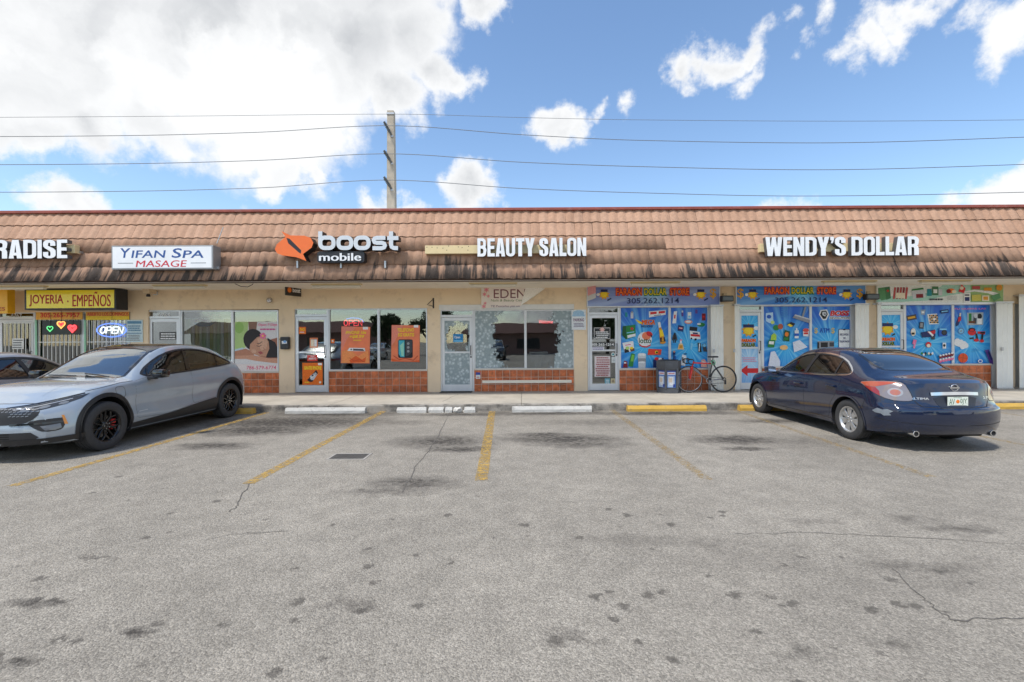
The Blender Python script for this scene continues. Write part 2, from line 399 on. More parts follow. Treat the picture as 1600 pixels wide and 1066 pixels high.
def mixc(N, L, f, a, b):
    m = N.new('ShaderNodeMix'); m.data_type = 'RGBA'
    for k, v in (('Factor', f), ('A', a), ('B', b)):
        if isinstance(v, (int, float)): m.inputs[k].default_value = v
        elif isinstance(v, tuple): m.inputs[k].default_value = (*v, 1)
        else: L.new(v, m.inputs[k])
    return m.outputs['Result']

# oil and tyre stains that lie in the bays: picture spot, half width (m) across and along, darkness
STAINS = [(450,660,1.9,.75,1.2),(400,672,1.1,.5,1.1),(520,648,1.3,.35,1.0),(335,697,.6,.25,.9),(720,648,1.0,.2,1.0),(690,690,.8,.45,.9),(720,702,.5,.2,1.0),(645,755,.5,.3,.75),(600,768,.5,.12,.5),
 (880,686,.95,.36,1.0),(850,680,.6,.2,.9),(905,694,.8,.25,.7),(860,646,1.3,.2,1.0),(1040,646,1.5,.24,1.1),(1150,687,.7,.34,1.0),(1165,702,.4,.12,1.0),(1215,658,.9,.25,.8),
 (1425,812,.3,.09,.4),(1500,828,.3,.12,.55),(1440,885,.4,.09,.5),(1270,815,.25,.08,.3),(1000,845,.5,.14,.25),(1100,850,.35,.1,.25),
 (545,945,.2,.06,.5),(1170,870,.5,.2,.15),(40,945,.25,.05,.85),(70,940,.12,.04,.9),(205,995,.1,.05,.9),(35,1030,.16,.04,.9),(560,952,.1,.04,.9),(150,868,.10,.03,.8),(175,870,.09,.03,.8),
 (1400,1010,.16,.07,.45),(1270,1022,.12,.05,.5),(900,995,.10,.05,.6),(560,640,.8,.12,.5),(1250,690,.9,.5,.3),(930,660,1.2,.35,.35),(620,660,.7,.3,.35),(1500,905,.9,.35,.1)]
SPOTS = [(135,704),(140,687),(200,782),(145,770),(268,802),(265,832),(160,827),(230,840),(415,812),(463,888),(468,940),(575,858),(575,886),(650,868),(705,880),(703,874),(585,910),(653,947),
 (350,977),(243,976),(120,1002),(225,1038),(430,1050),(460,970),(505,1030),(620,1008),(930,932),(952,925),(975,948),(1012,930),(1035,925),(1148,930),(1200,932),(1240,944),(1220,946),(905,840),(820,820),(825,838),
 (970,823),(1033,804),(1048,820),(1110,809),(1130,806),(1020,857),(1227,883),(1252,870),(1316,872),(960,968),(995,1004),(868,1001),(1053,1030),(1250,1070),(1390,905),(1405,945),(1430,948),(1475,955),(950,796),(980,805),(1128,800),(1518,912),
 (1183,987),(1297,1010),(1360,952),(1108,900),(300,735),(625,735),(565,765),(340,783),(255,763),(185,745),(612,812),(770,840),(745,775),(90,1000),(60,905),(25,885),(520,820),(490,805),(700,805),(1375,1020)]
def asphalt():
    m, N, L, b = nodes_of('asphalt')
    g = N.new('ShaderNodeNewGeometry'); P = g.outputs['Position']
    v = N.new('ShaderNodeTexVoronoi'); v.inputs['Scale'].default_value = 95; L.new(P, v.inputs['Vector'])
    bw = N.new('ShaderNodeSeparateColor'); L.new(v.outputs['Color'], bw.inputs[0])
    agg = ramp(N, L, bw.outputs[0], 0, 1, .74, 1.26)
    v2 = N.new('ShaderNodeTexVoronoi'); v2.inputs['Scale'].default_value = 210; L.new(P, v2.inputs['Vector'])
    bw2 = N.new('ShaderNodeSeparateColor'); L.new(v2.outputs['Color'], bw2.inputs[0])
    agg2 = ramp(N, L, bw2.outputs[1], 0, 1, .76, 1.24)
    fine = ramp(N, L, noise(N, L, P, 34, 7, .75), .3, .7, .84, 1.16)
    patch = ramp(N, L, noise(N, L, P, .55, 6, .6), .3, .7, .86, 1.14)
    mid = ramp(N, L, noise(N, L, P, 4.0, 6, .65), .3, .7, .86, 1.14)
    k = mathn(N, L, 'MULTIPLY', mathn(N, L, 'MULTIPLY', mathn(N, L, 'MULTIPLY', agg, agg2), fine), mathn(N, L, 'MULTIPLY', patch, mid))
    sc = N.new('ShaderNodeVectorMath'); sc.operation = 'SCALE'; sc.inputs[0].default_value = (.285, .261, .224); L.new(k, sc.inputs['Scale'])
    # warped coordinates so that stains keep ragged edges
    nz = N.new('ShaderNodeTexNoise'); nz.inputs['Scale'].default_value = 3.2; nz.inputs['Detail'].default_value = 7; nz.inputs['Roughness'].default_value = .68; L.new(P, nz.inputs['Vector'])
    s1 = N.new('ShaderNodeVectorMath'); s1.operation = 'SUBTRACT'; L.new(nz.outputs['Color'], s1.inputs[0]); s1.inputs[1].default_value = (.5, .5, .5)
    s2 = N.new('ShaderNodeVectorMath'); s2.operation = 'MULTIPLY'; L.new(s1.outputs[0], s2.inputs[0]); s2.inputs[1].default_value = (.9, .5, 0)
    s3 = N.new('ShaderNodeVectorMath'); s3.operation = 'ADD'; L.new(P, s3.inputs[0]); L.new(s2.outputs[0], s3.inputs[1])
    acc = None
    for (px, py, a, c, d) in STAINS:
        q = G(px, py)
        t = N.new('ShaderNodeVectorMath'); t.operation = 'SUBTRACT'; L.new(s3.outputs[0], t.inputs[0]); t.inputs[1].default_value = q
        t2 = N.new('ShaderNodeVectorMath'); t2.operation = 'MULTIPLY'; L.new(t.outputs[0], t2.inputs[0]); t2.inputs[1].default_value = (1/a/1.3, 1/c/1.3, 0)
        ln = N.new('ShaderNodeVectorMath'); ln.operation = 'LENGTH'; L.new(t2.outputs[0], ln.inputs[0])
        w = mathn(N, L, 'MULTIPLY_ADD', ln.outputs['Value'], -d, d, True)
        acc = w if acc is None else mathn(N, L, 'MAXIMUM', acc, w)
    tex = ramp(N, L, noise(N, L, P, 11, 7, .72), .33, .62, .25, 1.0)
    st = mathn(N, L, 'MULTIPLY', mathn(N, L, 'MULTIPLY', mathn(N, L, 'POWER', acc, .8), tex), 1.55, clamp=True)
    # small gum and oil spots
    acc = None
    nz4 = N.new('ShaderNodeTexNoise'); nz4.inputs['Scale'].default_value = 17; nz4.inputs['Detail'].default_value = 8; nz4.inputs['Roughness'].default_value = .72; L.new(P, nz4.inputs['Vector'])
    a1 = N.new('ShaderNodeVectorMath'); a1.operation = 'SUBTRACT'; L.new(nz4.outputs['Color'], a1.inputs[0]); a1.inputs[1].default_value = (.5, .5, .5)
    a2 = N.new('ShaderNodeVectorMath'); a2.operation = 'MULTIPLY'; L.new(a1.outputs[0], a2.inputs[0]); a2.inputs[1].default_value = (.20, .15, 0)
    a3 = N.new('ShaderNodeVectorMath'); a3.operation = 'ADD'; L.new(P, a3.inputs[0]); L.new(a2.outputs[0], a3.inputs[1])
    rr = random.Random(3)
    for (px, py) in SPOTS:
        q = G(px, py)
        ds = N.new('ShaderNodeVectorMath'); ds.operation = 'DISTANCE'; L.new(a3.outputs[0], ds.inputs[0]); ds.inputs[1].default_value = q
        r0 = rr.uniform(.012, .036)
        w = mathn(N, L, 'MULTIPLY_ADD', ds.outputs['Value'], -1.0, r0*1.25)
        acc = w if acc is None else mathn(N, L, 'MAXIMUM', acc, w)
    vs = N.new('ShaderNodeTexVoronoi'); vs.inputs['Scale'].default_value = 1.7; L.new(a3.outputs[0], vs.inputs['Vector'])
    sepc = N.new('ShaderNodeSeparateColor'); L.new(vs.outputs['Color'], sepc.inputs[0])
    rad = ramp(N, L, sepc.outputs[0], .66, 1.0, -.02, .020)
    w = mathn(N, L, 'SUBTRACT', rad, mathn(N, L, 'MULTIPLY', vs.outputs['Distance'], .6)); acc = mathn(N, L, 'MAXIMUM', acc, w)
    spot = ramp(N, L, acc, -.007, .014, 0, .66)
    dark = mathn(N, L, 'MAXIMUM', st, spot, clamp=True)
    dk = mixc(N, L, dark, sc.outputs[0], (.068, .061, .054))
    # grime along the kerb
    sx = N.new('ShaderNodeSeparateXYZ'); L.new(P, sx.inputs[0])
    ky = ramp(N, L, sx.outputs['Y'], 9.9, 10.75, 0, .75)
    kf = mathn(N, L, 'MULTIPLY', ky, ramp(N, L, noise(N, L, P, 2.6, 7, .7), .36, .6))
    col = mixc(N, L, kf, dk, (.055, .052, .05))
    L.new(col, b.inputs['Base Color']); b.inputs['Roughness'].default_value = .9; b.inputs['Specular IOR Level'].default_value = .25
    bp = N.new('ShaderNodeBump'); bp.inputs['Strength'].default_value = .55; bp.inputs['Distance'].default_value = .012
    h = mathn(N, L, 'ADD', mathn(N, L, 'MULTIPLY', v.outputs['Distance'], -1.0), mathn(N, L, 'MULTIPLY', noise(N, L, P, 45, 4), .7))
    L.new(h, bp.inputs['Height']); L.new(bp.outputs[0], b.inputs['Normal'])
    return m
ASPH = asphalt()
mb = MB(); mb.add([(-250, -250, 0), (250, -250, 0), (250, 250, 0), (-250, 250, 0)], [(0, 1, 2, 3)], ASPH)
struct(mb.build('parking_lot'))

CONC = M('concrete', (.44, .405, .345), .85, var=.16, scale=1.8, bump=.25, bscale=90, dirt=((.22, .20, .17), 2.2, .56, .5))
KERB = M('kerb_concrete', (.32, .295, .26), .9, var=.3, scale=3, bump=.4, bscale=40, dirt=((.05, .048, .045), 2.6, .46, .75))
mb = MB(); mb.box(-32, 32, YS+.02, YW+.4, -.2, .135, KERB)
walk = struct(mb.build('sidewalk'))
ANG = [W(x, 620, 12).x for x in (-380, -150, 90, 330, 545, 815, 1010, 1225, 1450, 1690, 1900)]
ANG = [-32]+ANG+[32]
for a, b_ in zip(ANG[:-1], ANG[1:]):
    mb = MB(); mb.rbox(a+.005, b_-.005, YS+.17, YW+.35, .02, .15, .008, CONC); o = mb.build('slab', walk)
    mb = MB(); mb.rbox(a+.005, b_-.005, YS, YS+.162, -.05, .148, .02, KERB); mb.build('kerb', walk)

# ------------------------------------------------------------------ painted bay lines
def paint(name, col, hole):
    m, N, L, b = nodes_of(name)
    g = N.new('ShaderNodeNewGeometry'); P = g.outputs['Position']
    n = ramp(N, L, noise(N, L, P, 16, 8, .75), hole-.06, hole+.07)
    n2 = ramp(N, L, noise(N, L, P, 75, 3, .6), hole-.14, hole+.02)
    a = mathn(N, L, 'MULTIPLY', n, n2)
    sc = N.new('ShaderNodeVectorMath'); sc.operation = 'SCALE'; sc.inputs[0].default_value = col; L.new(ramp(N, L, noise(N, L, P, 5, 6), .3, .7, .75, 1.2), sc.inputs['Scale'])
    L.new(sc.outputs[0], b.inputs['Base Color']); L.new(a, b.inputs['Alpha']); b.inputs['Roughness'].default_value = .8
    return m
YEL = paint('yellow_line_paint', (.47, .30, .075), .475)
YEL2 = paint('faded_yellow_line_paint', (.42, .285, .10), .52)
LINES = [(417,645,18,760,YEL,.13),(603,641,388,756,YEL,.14),(769,643,752,751,YEL,.15),(955,640,1106,750,YEL2,.13),(1145,640,1457,746,YEL2,.12)]
def line(a, b_, w, mat):
    d = (b_-a).normalized(); n = Vector((-d.y, d.x, 0))*w/2; mb = MB(); k = 14; vs = []
    for i in range(k+1):
        p = a.lerp(b_, i/k); j = random.uniform(-.006, .006); vs += [p+n*(1+j*4)+Vector((0, 0, .004)), p-n*(1-j*4)+Vector((0, 0, .004))]
    mb.add(vs, [(2*i, 2*i+1, 2*i+3, 2*i+2)[::-1] for i in range(k)], mat); struct(mb.build('parking_line'))
for (a, b_, c, d, m, w) in LINES: line(G(a, b_), G(c, d), w, m)
for x in (-8.55, -11.3, -14.1, 7.62, 10.4, 13.1): line(Vector((x, 10.4, 0)), Vector((x, 5.3, 0)), .12, YEL2)

# tar-dark cracks in the asphalt and across the walk
CRK = M('crack', (.12, .11, .098), .95)
def crack(pts, w, name='crack', z=.004):
    ps = []
    for (a, b_) in zip(pts[:-1], pts[1:]):
        for i in range(7):
            p = a.lerp(b_, i/7); ps.append(p+Vector((random.uniform(-.018, .018), random.uniform(-.018, .018), 0)))
    ps.append(pts[-1]); vs = []; mb = MB()
    for i, p in enumerate(ps):
        d = (ps[min(i+1, len(ps)-1)]-ps[max(i-1, 0)]); d.z = 0; d.normalize(); n = Vector((-d.y, d.x, 0))*w*random.uniform(.3, 1.0)
        vs += [(p.x+n.x, p.y+n.y, z), (p.x-n.x, p.y-n.y, z)]
    mb.add(vs, [(2*i, 2*i+2, 2*i+3, 2*i+1) for i in range(len(ps)-1)], CRK); return struct(mb.build(name))
crack([G(627,770), G(650,730), G(680,690), G(702,645)], .008)
crack([G(388,757), G(370,790), G(360,800)], .008)
crack([G(1395,890), G(1440,935), G(1490,970), G(1600,967)], .006)
crack([G(1150,835), G(1250,833), G(1400,838), G(1600,850)], .004)
crack([G(320,845), G(360,836), G(450,830)], .004)
crack([G(663,641), G(690,628, .15), G(716,616, .15)], .008, z=.1535)

# ------------------------------------------------------------------ the strip mall
WALL = M('tan_stucco', (.85, .67, .46), .9, var=.06, scale=1.2, bump=.2, bscale=140, dirt=((.55, .41, .28), 2.0, .54, .6))
CREAM = M('cream_soffit_paint', (.86, .78, .65), .85, var=.05, scale=1.5, dirt=((.42, .36, .28), 1.6, .60, .5))
SILL = M('pale_sill', (.66, .60, .52), .6, var=.06)
ALU = M('aluminium', (.74, .76, .78), .35, .3, var=.05, scale=4)
ALUW = M('white_frame', (.74, .75, .75), .45, .15, var=.05, scale=4)
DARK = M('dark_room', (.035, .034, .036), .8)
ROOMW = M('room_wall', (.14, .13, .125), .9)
MORTAR = M('mortar', (.66, .54, .44), .9, var=.1)
GLASS = glass('shop_glass', (.78, .82, .82), 1.3, 0, .10)
mall = thing('strip_mall_building', 'long single storey strip mall with sloped terracotta tile roof, tan walls and glass shop fronts', 'building', (0, YW, 0))
ZS = 3.155                 # soffit
def part(mb, name, **k):
    o = mb.build(name, **k); adopt(mall, o); return o
Z0 = .15
UNITS = [(-60,204,488),(232,436,484),(460,668,482),(688,897,477),(918,1127,479),(1151,1352,476),(1370,1574,474),(1586,1790,474)]
LX, RX = -19.0, 19.0
wall = MB(); x = LX
rooms = MB()
for (a, b_, t) in UNITS:
    xa, xb = W(a, 545, YW).x, W(b_, 545, YW).x; zt = W((a+b_)/2, t, YW).z
    wall.box(x, xa, YW, YW+.22, Z0-.1, ZS+.15, WALL)
    wall.box(xa, xb, YW, YW+.22, zt, ZS+.15, WALL)
    x = xb
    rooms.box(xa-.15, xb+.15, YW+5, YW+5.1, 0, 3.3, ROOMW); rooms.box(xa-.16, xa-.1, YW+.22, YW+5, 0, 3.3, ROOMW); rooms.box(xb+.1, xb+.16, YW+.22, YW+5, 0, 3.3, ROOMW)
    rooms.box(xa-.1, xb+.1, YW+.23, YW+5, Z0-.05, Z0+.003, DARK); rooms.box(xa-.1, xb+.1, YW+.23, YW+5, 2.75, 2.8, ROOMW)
wall.box(x, RX, YW, YW+.22, Z0-.1, ZS+.15, WALL)
part(wall, 'wall'); part(rooms, 'room')
mb = MB(); mb.box(LX, LX+.2, YW+.22, 26, 0, 4.9, WALL); mb.box(RX-.2, RX, YW+.22, 26, 0, 4.9, WALL); mb.box(LX, RX, 25.8, 26, 0, 4.9, WALL); part(mb, 'side_wall')
mb = MB(); mb.box(LX, RX, 12.5, 26, 4.9, 5.0, M('roof_membrane', (.5, .5, .48), .9)); part(mb, 'flat_roof')
mb = MB(); mb.box(LX, RX, 11.62, YW, ZS, ZS+.05, CREAM); mb.box(LX, RX, 11.56, 11.62, ZS-.015, ZS+.12, CREAM)
part(mb, 'soffit')

# tiled mansard
TH = math.radians(66); EY, EZ = 11.52, 3.165; SL = 2.16; EXP = SL/5; TW = .232
def tile_mat():
    m, N, L, b = nodes_of('terracotta_roof_tile')
    g = N.new('ShaderNodeNewGeometry'); P = g.outputs['Position']
    oi = N.new('ShaderNodeObjectInfo')
    isl = mathn(N, L, 'FRACT', mathn(N, L, 'ADD', oi.outputs['Random'], g.outputs['Random Per Island']))
    base = mixc(N, L, isl, (.415, .250, .168), (.46, .288, .20))
    n1 = ramp(N, L, noise(N, L, P, 1.3, 6, .6), .3, .7, .86, 1.12)
    n2 = ramp(N, L, noise(N, L, P, 14, 6, .7), .3, .7, .84, 1.14)
    sc = N.new('ShaderNodeVectorMath'); sc.operation = 'SCALE'; L.new(base, sc.inputs[0]); L.new(mathn(N, L, 'MULTIPLY', n1, n2), sc.inputs['Scale'])
    sp = N.new('ShaderNodeSeparateXYZ'); L.new(P, sp.inputs[0])
    # mildew streaks running down the lower courses
    mp = N.new('ShaderNodeMapping'); mp.inputs['Scale'].default_value = (6.5, .5, .75); L.new(P, mp.inputs['Vector'])
    st = noise(N, L, mp.outputs[0], 1.0, 6, .62)
    big = noise(N, L, P, .42, 3, .5)
    hz = ramp(N, L, sp.outputs['Z'], 3.15, 4.2, .185, -.20)
    s = mathn(N, L, 'ADD', mathn(N, L, 'ADD', mathn(N, L, 'MULTIPLY_ADD', st, 1.35, -.175), mathn(N, L, 'MULTIPLY_ADD', big, .75, -.375)), hz)
    mask = ramp(N, L, s, .60, .72, 0, .93)
    lic = mixc(N, L, noise(N, L, P, 30, 4), (.035, .030, .027), (.12, .10, .09))
    col = mixc(N, L, mask, sc.outputs[0], lic)
    L.new(col, b.inputs['Base Color']); b.inputs['Roughness'].default_value = .85; b.inputs['Specular IOR Level'].default_value = .3
    bp = N.new('ShaderNodeBump'); bp.inputs['Strength'].default_value = .3; bp.inputs['Distance'].default_value = .01; L.new(noise(N, L, P, 70, 5), bp.inputs['Height']); L.new(bp.outputs[0], b.inputs['Normal'])
    return m
TILE = tile_mat()
def tile_geo():
    vs = []; fs = []; n = 8; ln = EXP+.05
    for l, lift in ((0, .028), (ln, .0)):
        for i in range(n+1):
            t = i/n; h = .026*(.5-.5*math.cos(2*PI*t))**.8
            vs.append((t*TW*1.0, l, h+lift))
    for i in range(n): fs.append((i, i+1, n+2+i, n+1+i))
    o = len(vs)
    for i in range(n+1): vs.append((vs[i][0], 0.006, vs[i][2]-.02))
    for i in range(n): fs.append((o+i, o+i+1, i+1, i))
    return vs, fs
tv, tf = tile_geo()
mb = MB(); mb.add(tv, tf, TILE); tile0 = mb.build('roof_tile'); tile0.data.polygons.foreach_set('use_smooth', [True]*8+[False]*8)
tile_me = tile0.data; bpy.data.objects.remove(tile0)
ncol = int((RX-LX)/TW); field = MB(); RM = Matrix.Rotation(TH, 4, 'X'); cnt = 0
su = Vector((0, math.cos(TH), math.sin(TH)))
order = [(r, c) for r in range(5) for c in range(ncol)]
def inview(r, c):
    X = LX+c*TW; Y = EY+(r*EXP)*math.cos(TH); p = CX+X/Y*F
    return -14 < p < 1600
for r, c in order:
    p = Vector((LX+c*TW, EY, EZ))+su*(r*EXP)+Vector((random.uniform(-.004, .004), 0, 0))
    rot = RM @ Matrix.Rotation(random.gauss(0, .006), 4, 'Z')
    p += su*random.gauss(0, .004)
    if inview(r, c) and cnt < 300:
        o = bpy.data.objects.new('roof_tile', tile_me); COL.objects.link(o); o.parent = mall
        o.location = p-mall.location; o.rotation_euler = rot.to_euler(); cnt += 1
    else:
        field.add([p+rot @ Vector(v) for v in tv], tf, TILE)
o = part(field, 'roof_tile_field', smooth=True, angle=40); o['kind'] = 'stuff'
mb = MB(); a = Vector((0, EY, EZ)); n_ = Vector((0, -math.sin(TH), math.cos(TH)))
p0 = a+n_*-.012; p1 = p0+su*(SL+.02); q0 = p0-n_*.1; q1 = p1-n_*.1
mb.add([(LX, *p0.yz), (RX, *p0.yz), (RX, *p1.yz), (LX, *p1.yz), (LX, *q0.yz), (RX, *q0.yz), (RX, *q1.yz), (LX, *q1.yz)], [(0,1,2,3), (4,7,6,5), (0,4,5,1), (3,2,6,7), (0,3,7,4), (1,5,6,2)], M('roof_deck', (.10, .06, .045), .9)); part(mb, 'roof_deck')
top = a+su*SL
REDM = M('red_metal_cap', (.30, .075, .055), .5, var=.2, scale=3, dirt=((.45, .35, .32), 1.4, .55, .6))
mb = MB(); mb.rbox(LX, RX, top.y-.10, top.y+.2, top.z-.03, top.z+.045, .012, REDM); part(mb, 'ridge_cap')

# shop fronts -------------------------------------------------------
YD = YW+.07               # frames set back in the wall
WT = M('terracotta_wall_tile', (.50, .135, .045),   .35, var=.42, scale=9, rnd=.26, bump=.08, bscale=30)
tl = .2
mb = MB(); mb.rbox(0, .2-.014, -.012, 0.008, 0, .2-.014, .003, WT); t0 = mb.build('wall_tile'); wt_me = t0.data; bpy.data.objects.remove(t0)
def dado(px0, px1, py_top, py_bot, cols, rows, mat=None):
    """low tiled wall below a shop window: every tile its own piece"""
    x0, x1, zb, zt = R(px0, py_top, px1, py_bot, YW)
    zb = Z0
    m = MB(); m.box(x0, x1, YW+.012, YW+.2, Z0-.1, zt, MORTAR); d = part(m, 'low_wall')
    w, h = (x1-x0)/cols, (zt-zb)/rows
    for i in range(cols):
        for j in range(rows):
            o = bpy.data.objects.new('wall_tile', wt_me); COL.objects.link(o); o.parent = d
            o.location = Vector((x0+i*w+.004, YW+.012+random.uniform(-.001, .001), zb+j*h+.004))-Vector((0, 0, 0))-Vector((0, 0, 0)); o.scale = (w/.2, 1, h/.2)
            o.location -= (d.location+mall.location)
    m = MB(); m.rbox(x0-.0, x1+.0, YW-.012, YW+.10, zt+.002, zt+.045, .006, SILL); part(m, 'window_sill')
    return zt+.045
def window(px0, px1, py0, py1, mat=ALU, gmat=GLASS, fw=.035, name='shop_window'):
    x0, x1, z0, z1 = R(px0, py0, px1, py1, YD)
    m = MB(); m.rbox(x0, x0+fw, YD-.03, YD+.06, z0, z1, .004, mat); m.rbox(x1-fw, x1, YD-.03, YD+.06, z0, z1, .004, mat)
    m.rbox(x0+fw, x1-fw, YD-.028, YD+.058, z1-fw, z1, .004, mat); m.rbox(x0+fw, x1-fw, YD-.028, YD+.058, z0, z0+fw, .004, mat)
    o = part(m, name)
    g = MB(); g.box(x0+fw-.004, x1-fw+.004, YD+.01, YD+.018, z0+fw-.004, z1-fw+.004, gmat); g.build('pane', o); o.children[0].location -= (o.location+mall.location)
    return o, (x0+fw, x1-fw, z0+fw, z1-fw)
def door(px0, px1, py0, pyt, py1, px_l0=None, px_l1=None, mat=ALU, rail=None, hinge=-1):
    """glazed aluminium shop door with jambs and a fanlight; py: top, transom, foot"""
    x0, x1, z0, z1 = R(px0, py0, px1, py1, YD); z0 = Z0+.004
    zt = W((px0+px1)/2, pyt, YD).z; j = .05
    m = MB(); m.rbox(x0, x0+j, YD-.04, YD+.07, z0, z1, .004, mat); m.rbox(x1-j, x1, YD-.04, YD+.07, z0, z1, .004, mat)
    m.rbox(x0+j, x1-j, YD-.038, YD+.068, z1-.04, z1, .004, mat); m.rbox(x0+j, x1-j, YD-.038, YD+.068, zt, zt+.07, .004, mat)
    fr = part(m, 'door_frame')
    def kid(mb_, n, o): 
        c = mb_.build(n, o); c.location -= (o.location+mall.location); return c
    kid(MB().box(x0+j-.003, x1-j+.003, YD+.01, YD+.018, zt+.067, z1-.037, GLASS), 'fanlight', fr)
    a, b_ = x0+j+.006, x1-j-.006; t = zt-.008; s = .075
    zm = z0+(t-z0)*.47 if rail is None else W((px0+px1)/2, rail, YD).z
    m = MB(); m.rbox(a, a+s, YD-.03, YD+.02, z0+.01, t, .004, mat); m.rbox(b_-s, b_, YD-.03, YD+.02, z0+.01, t, .004, mat)
    for (u, v) in ((t-.09, t), (zm, zm+.05), (z0+.01, z0+.2)): m.rbox(a+s, b_-s, YD-.028, YD+.018, u, v, .004, mat)
    d = part(m, 'door')
    kid(MB().box(a+s-.003, b_-s+.003, YD-.008, YD, zm+.047, t-.087, GLASS), 'pane', d); kid(MB().box(a+s-.003, b_-s+.003, YD-.008, YD, z0+.197, zm+.003, GLASS), 'pane', d)
    hx = b_-s/2 if hinge < 0 else a+s/2
    h = MB(); h.tube([(hx, YD-.03, zm-.05), (hx, YD-.09, zm-.05), (hx, YD-.09, zm+.22), (hx, YD-.03, zm+.22)], .012, M('dark_handle', (.08, .08, .085), .4, .6), 8)
    h.rbox(hx-.02, hx+.02, YD-.037, YD-.029, zm-.14, zm-.08, .004, M('dark_handle')); kid(h, 'handle', d)
    return (a+s, b_-s, z0+.2, zm, zm+.05, t-.09)
DR = {}; WN = {}
DR['A'] = door(-2, 57, 488, 499, 615, mat=ALUW)
for k, q in {'A1': (57,131,488,582), 'A2': (131,204,488,582)}.items(): WN[k] = window(*q, mat=ALUW)
dado(57, 204, 582, 616, 13, 3)
m = MB(); xa, xb, za, zb = R(-60, 488, -3, 615, YD); m.box(xa, xb, YD, YD+.1, Z0, zb, ALUW); part(m, 'side_panel')
DR['B'] = door(232, 284, 485, 498, 615)
for k, q in {'B1': (284,364,485,582), 'B2': (364,436,485,582)}.items(): WN[k] = window(*q)
dado(284, 436, 583, 616, 14, 3)
DR['C'] = door(460, 514, 482, 495, 614, rail=552)
for k, q in {'C1': (514,592,482,579), 'C2': (592,668,482,579)}.items(): WN[k] = window(*q)
dado(514, 668, 580, 614, 14, 3)
DR['D'] = door(688, 741, 484, 496, 614, rail=552, mat=ALUW)
for k, q in {'D1': (741,821,484,577), 'D2': (821,897,484,577)}.items(): WN[k] = window(*q, mat=ALUW)
dado(741, 897, 578, 613, 14, 3)
m = MB(); xa, xb, za, zb = R(686, 477, 897, 484, YW); m.rbox(xa, xb, YW-.02, YW+.15, za, zb+.02, .008, M('white_trim', (.76, .75, .72), .6, var=.05)); part(m, 'header_trim')
DR['E'] = door(918, 968, 479, 492, 611, rail=549)
for k, q in {'E1': (968,1046,479,577), 'E2': (1046,1107,479,577)}.items(): WN[k] = window(*q, mat=ALUW)
dado(968, 1107, 578, 608, 13, 3)
DR['F'] = door(1151, 1191, 477, 488, 609, rail=545, mat=ALUW)
for k, q in {'F1': (1191,1266,477,575), 'F2': (1266,1330,477,575)}.items(): WN[k] = window(*q, mat=ALUW)
dado(1191, 1330, 575, 607, 13, 3)
DR['G'] = door(1370, 1413, 475, 487, 607, rail=543, mat=ALUW)
for k, q in {'G1': (1413,1488,475,571), 'G2': (1488,1549,475,571)}.items(): WN[k] = window(*q, mat=ALUW)
dado(1413, 1549, 571, 604, 12, 3)
for (pa, pb, pt) in ((1105,1128,479),(1328,1353,477),(1547,1575,474)):
    m = MB(); xa, xb, za, zb = R(pa, pt, pb, 600, YD); m.box(xa+.02, xb, YD-.02, YD+.1, Z0, zb, ALUW); part(m, 'side_panel')
m = MB(); xa, xb, za, zb = R(1586, 474, 1790, 603, YD); m.box(xa, xb, YD+.06, YD+.1, Z0, zb, ALUW); part(m, 'side_panel')
# ------------------------------------------------------------------ roof signs
YL = 11.5
WHT = M('white_acrylic', S(238,240,243), .35, var=.05, scale=2.5, coat=.2); RET = M('dark_return', (.045, .045, .05), .5); CRM = M('raceway_cream', S(226,206,160), .6, var=.05)
GREYM = M('grey_metal', (.33, .34, .35), .45, .4, var=.06)
STEEL = M('galvanised', (.55, .55, .55), .4, .7, var=.1)
RETW = M('letter_return', (.10, .10, .105), .5)
def Rz(x0, y0, x1, y1, Y): return R(x0, y0, x1, y1, Y)
def zx(px, py, Y):
    v = W(px, py, Y); return (v.x, v.z)
def stroke(mb, pts, w, Y, mat, depth=0.0, side=None, closed=False):
    """flat stroke of width w along pts (X,Z)"""
    n = len(pts); L_ = []; R_ = []
    for i in range(n):
        a = Vector(pts[i-1]) if (i > 0 or closed) else Vector(pts[i]); b_ = Vector(pts[(i+1) % n]) if (i < n-1 or closed) else Vector(pts[i])
        d = (b_-a).normalized(); q = Vector((-d.y, d.x))*w/2; p = Vector(pts[i]); L_.append(p+q); R_.append(p-q)
    P = [(p.x, Y, p.y) for p in L_+R_]; m = n if closed else n-1
    f = [(n+i, n+(i+1) % n, (i+1) % n, i) for i in range(m)]
    if depth > 0: solid(mb, P, f, depth, mat, side or mat)
    else: mb.add(P, f, mat)
def rrect(cx, cz, w, h, r, n=5):
    pts = []
    for sx, sz, a0 in ((1,1,0),(-1,1,90),(-1,-1,180),(1,-1,270)):
        for i in range(n+1):
            a = math.radians(a0+90*i/n); pts.append((cx+sx*(w/2-r)+r*math.cos(a), cz+sz*(h/2-r)+r*math.sin(a)))
    return pts

def roofY(z): return EY+(z-EZ)/math.tan(TH)
def bracket(root, px, py0, py1, name='bracket'):
    a = W(px, py0, YL+.1); b_ = W(px, py1, YL+.1); mb = MB()
    mb.box(a.x-.02, a.x+.02, YL+.08, roofY(a.z)+.02, min(a.z, b_.z), max(a.z, b_.z), STEEL); o = mb.build(name, origin=(a.x, YL, a.z)); adopt(root, o)

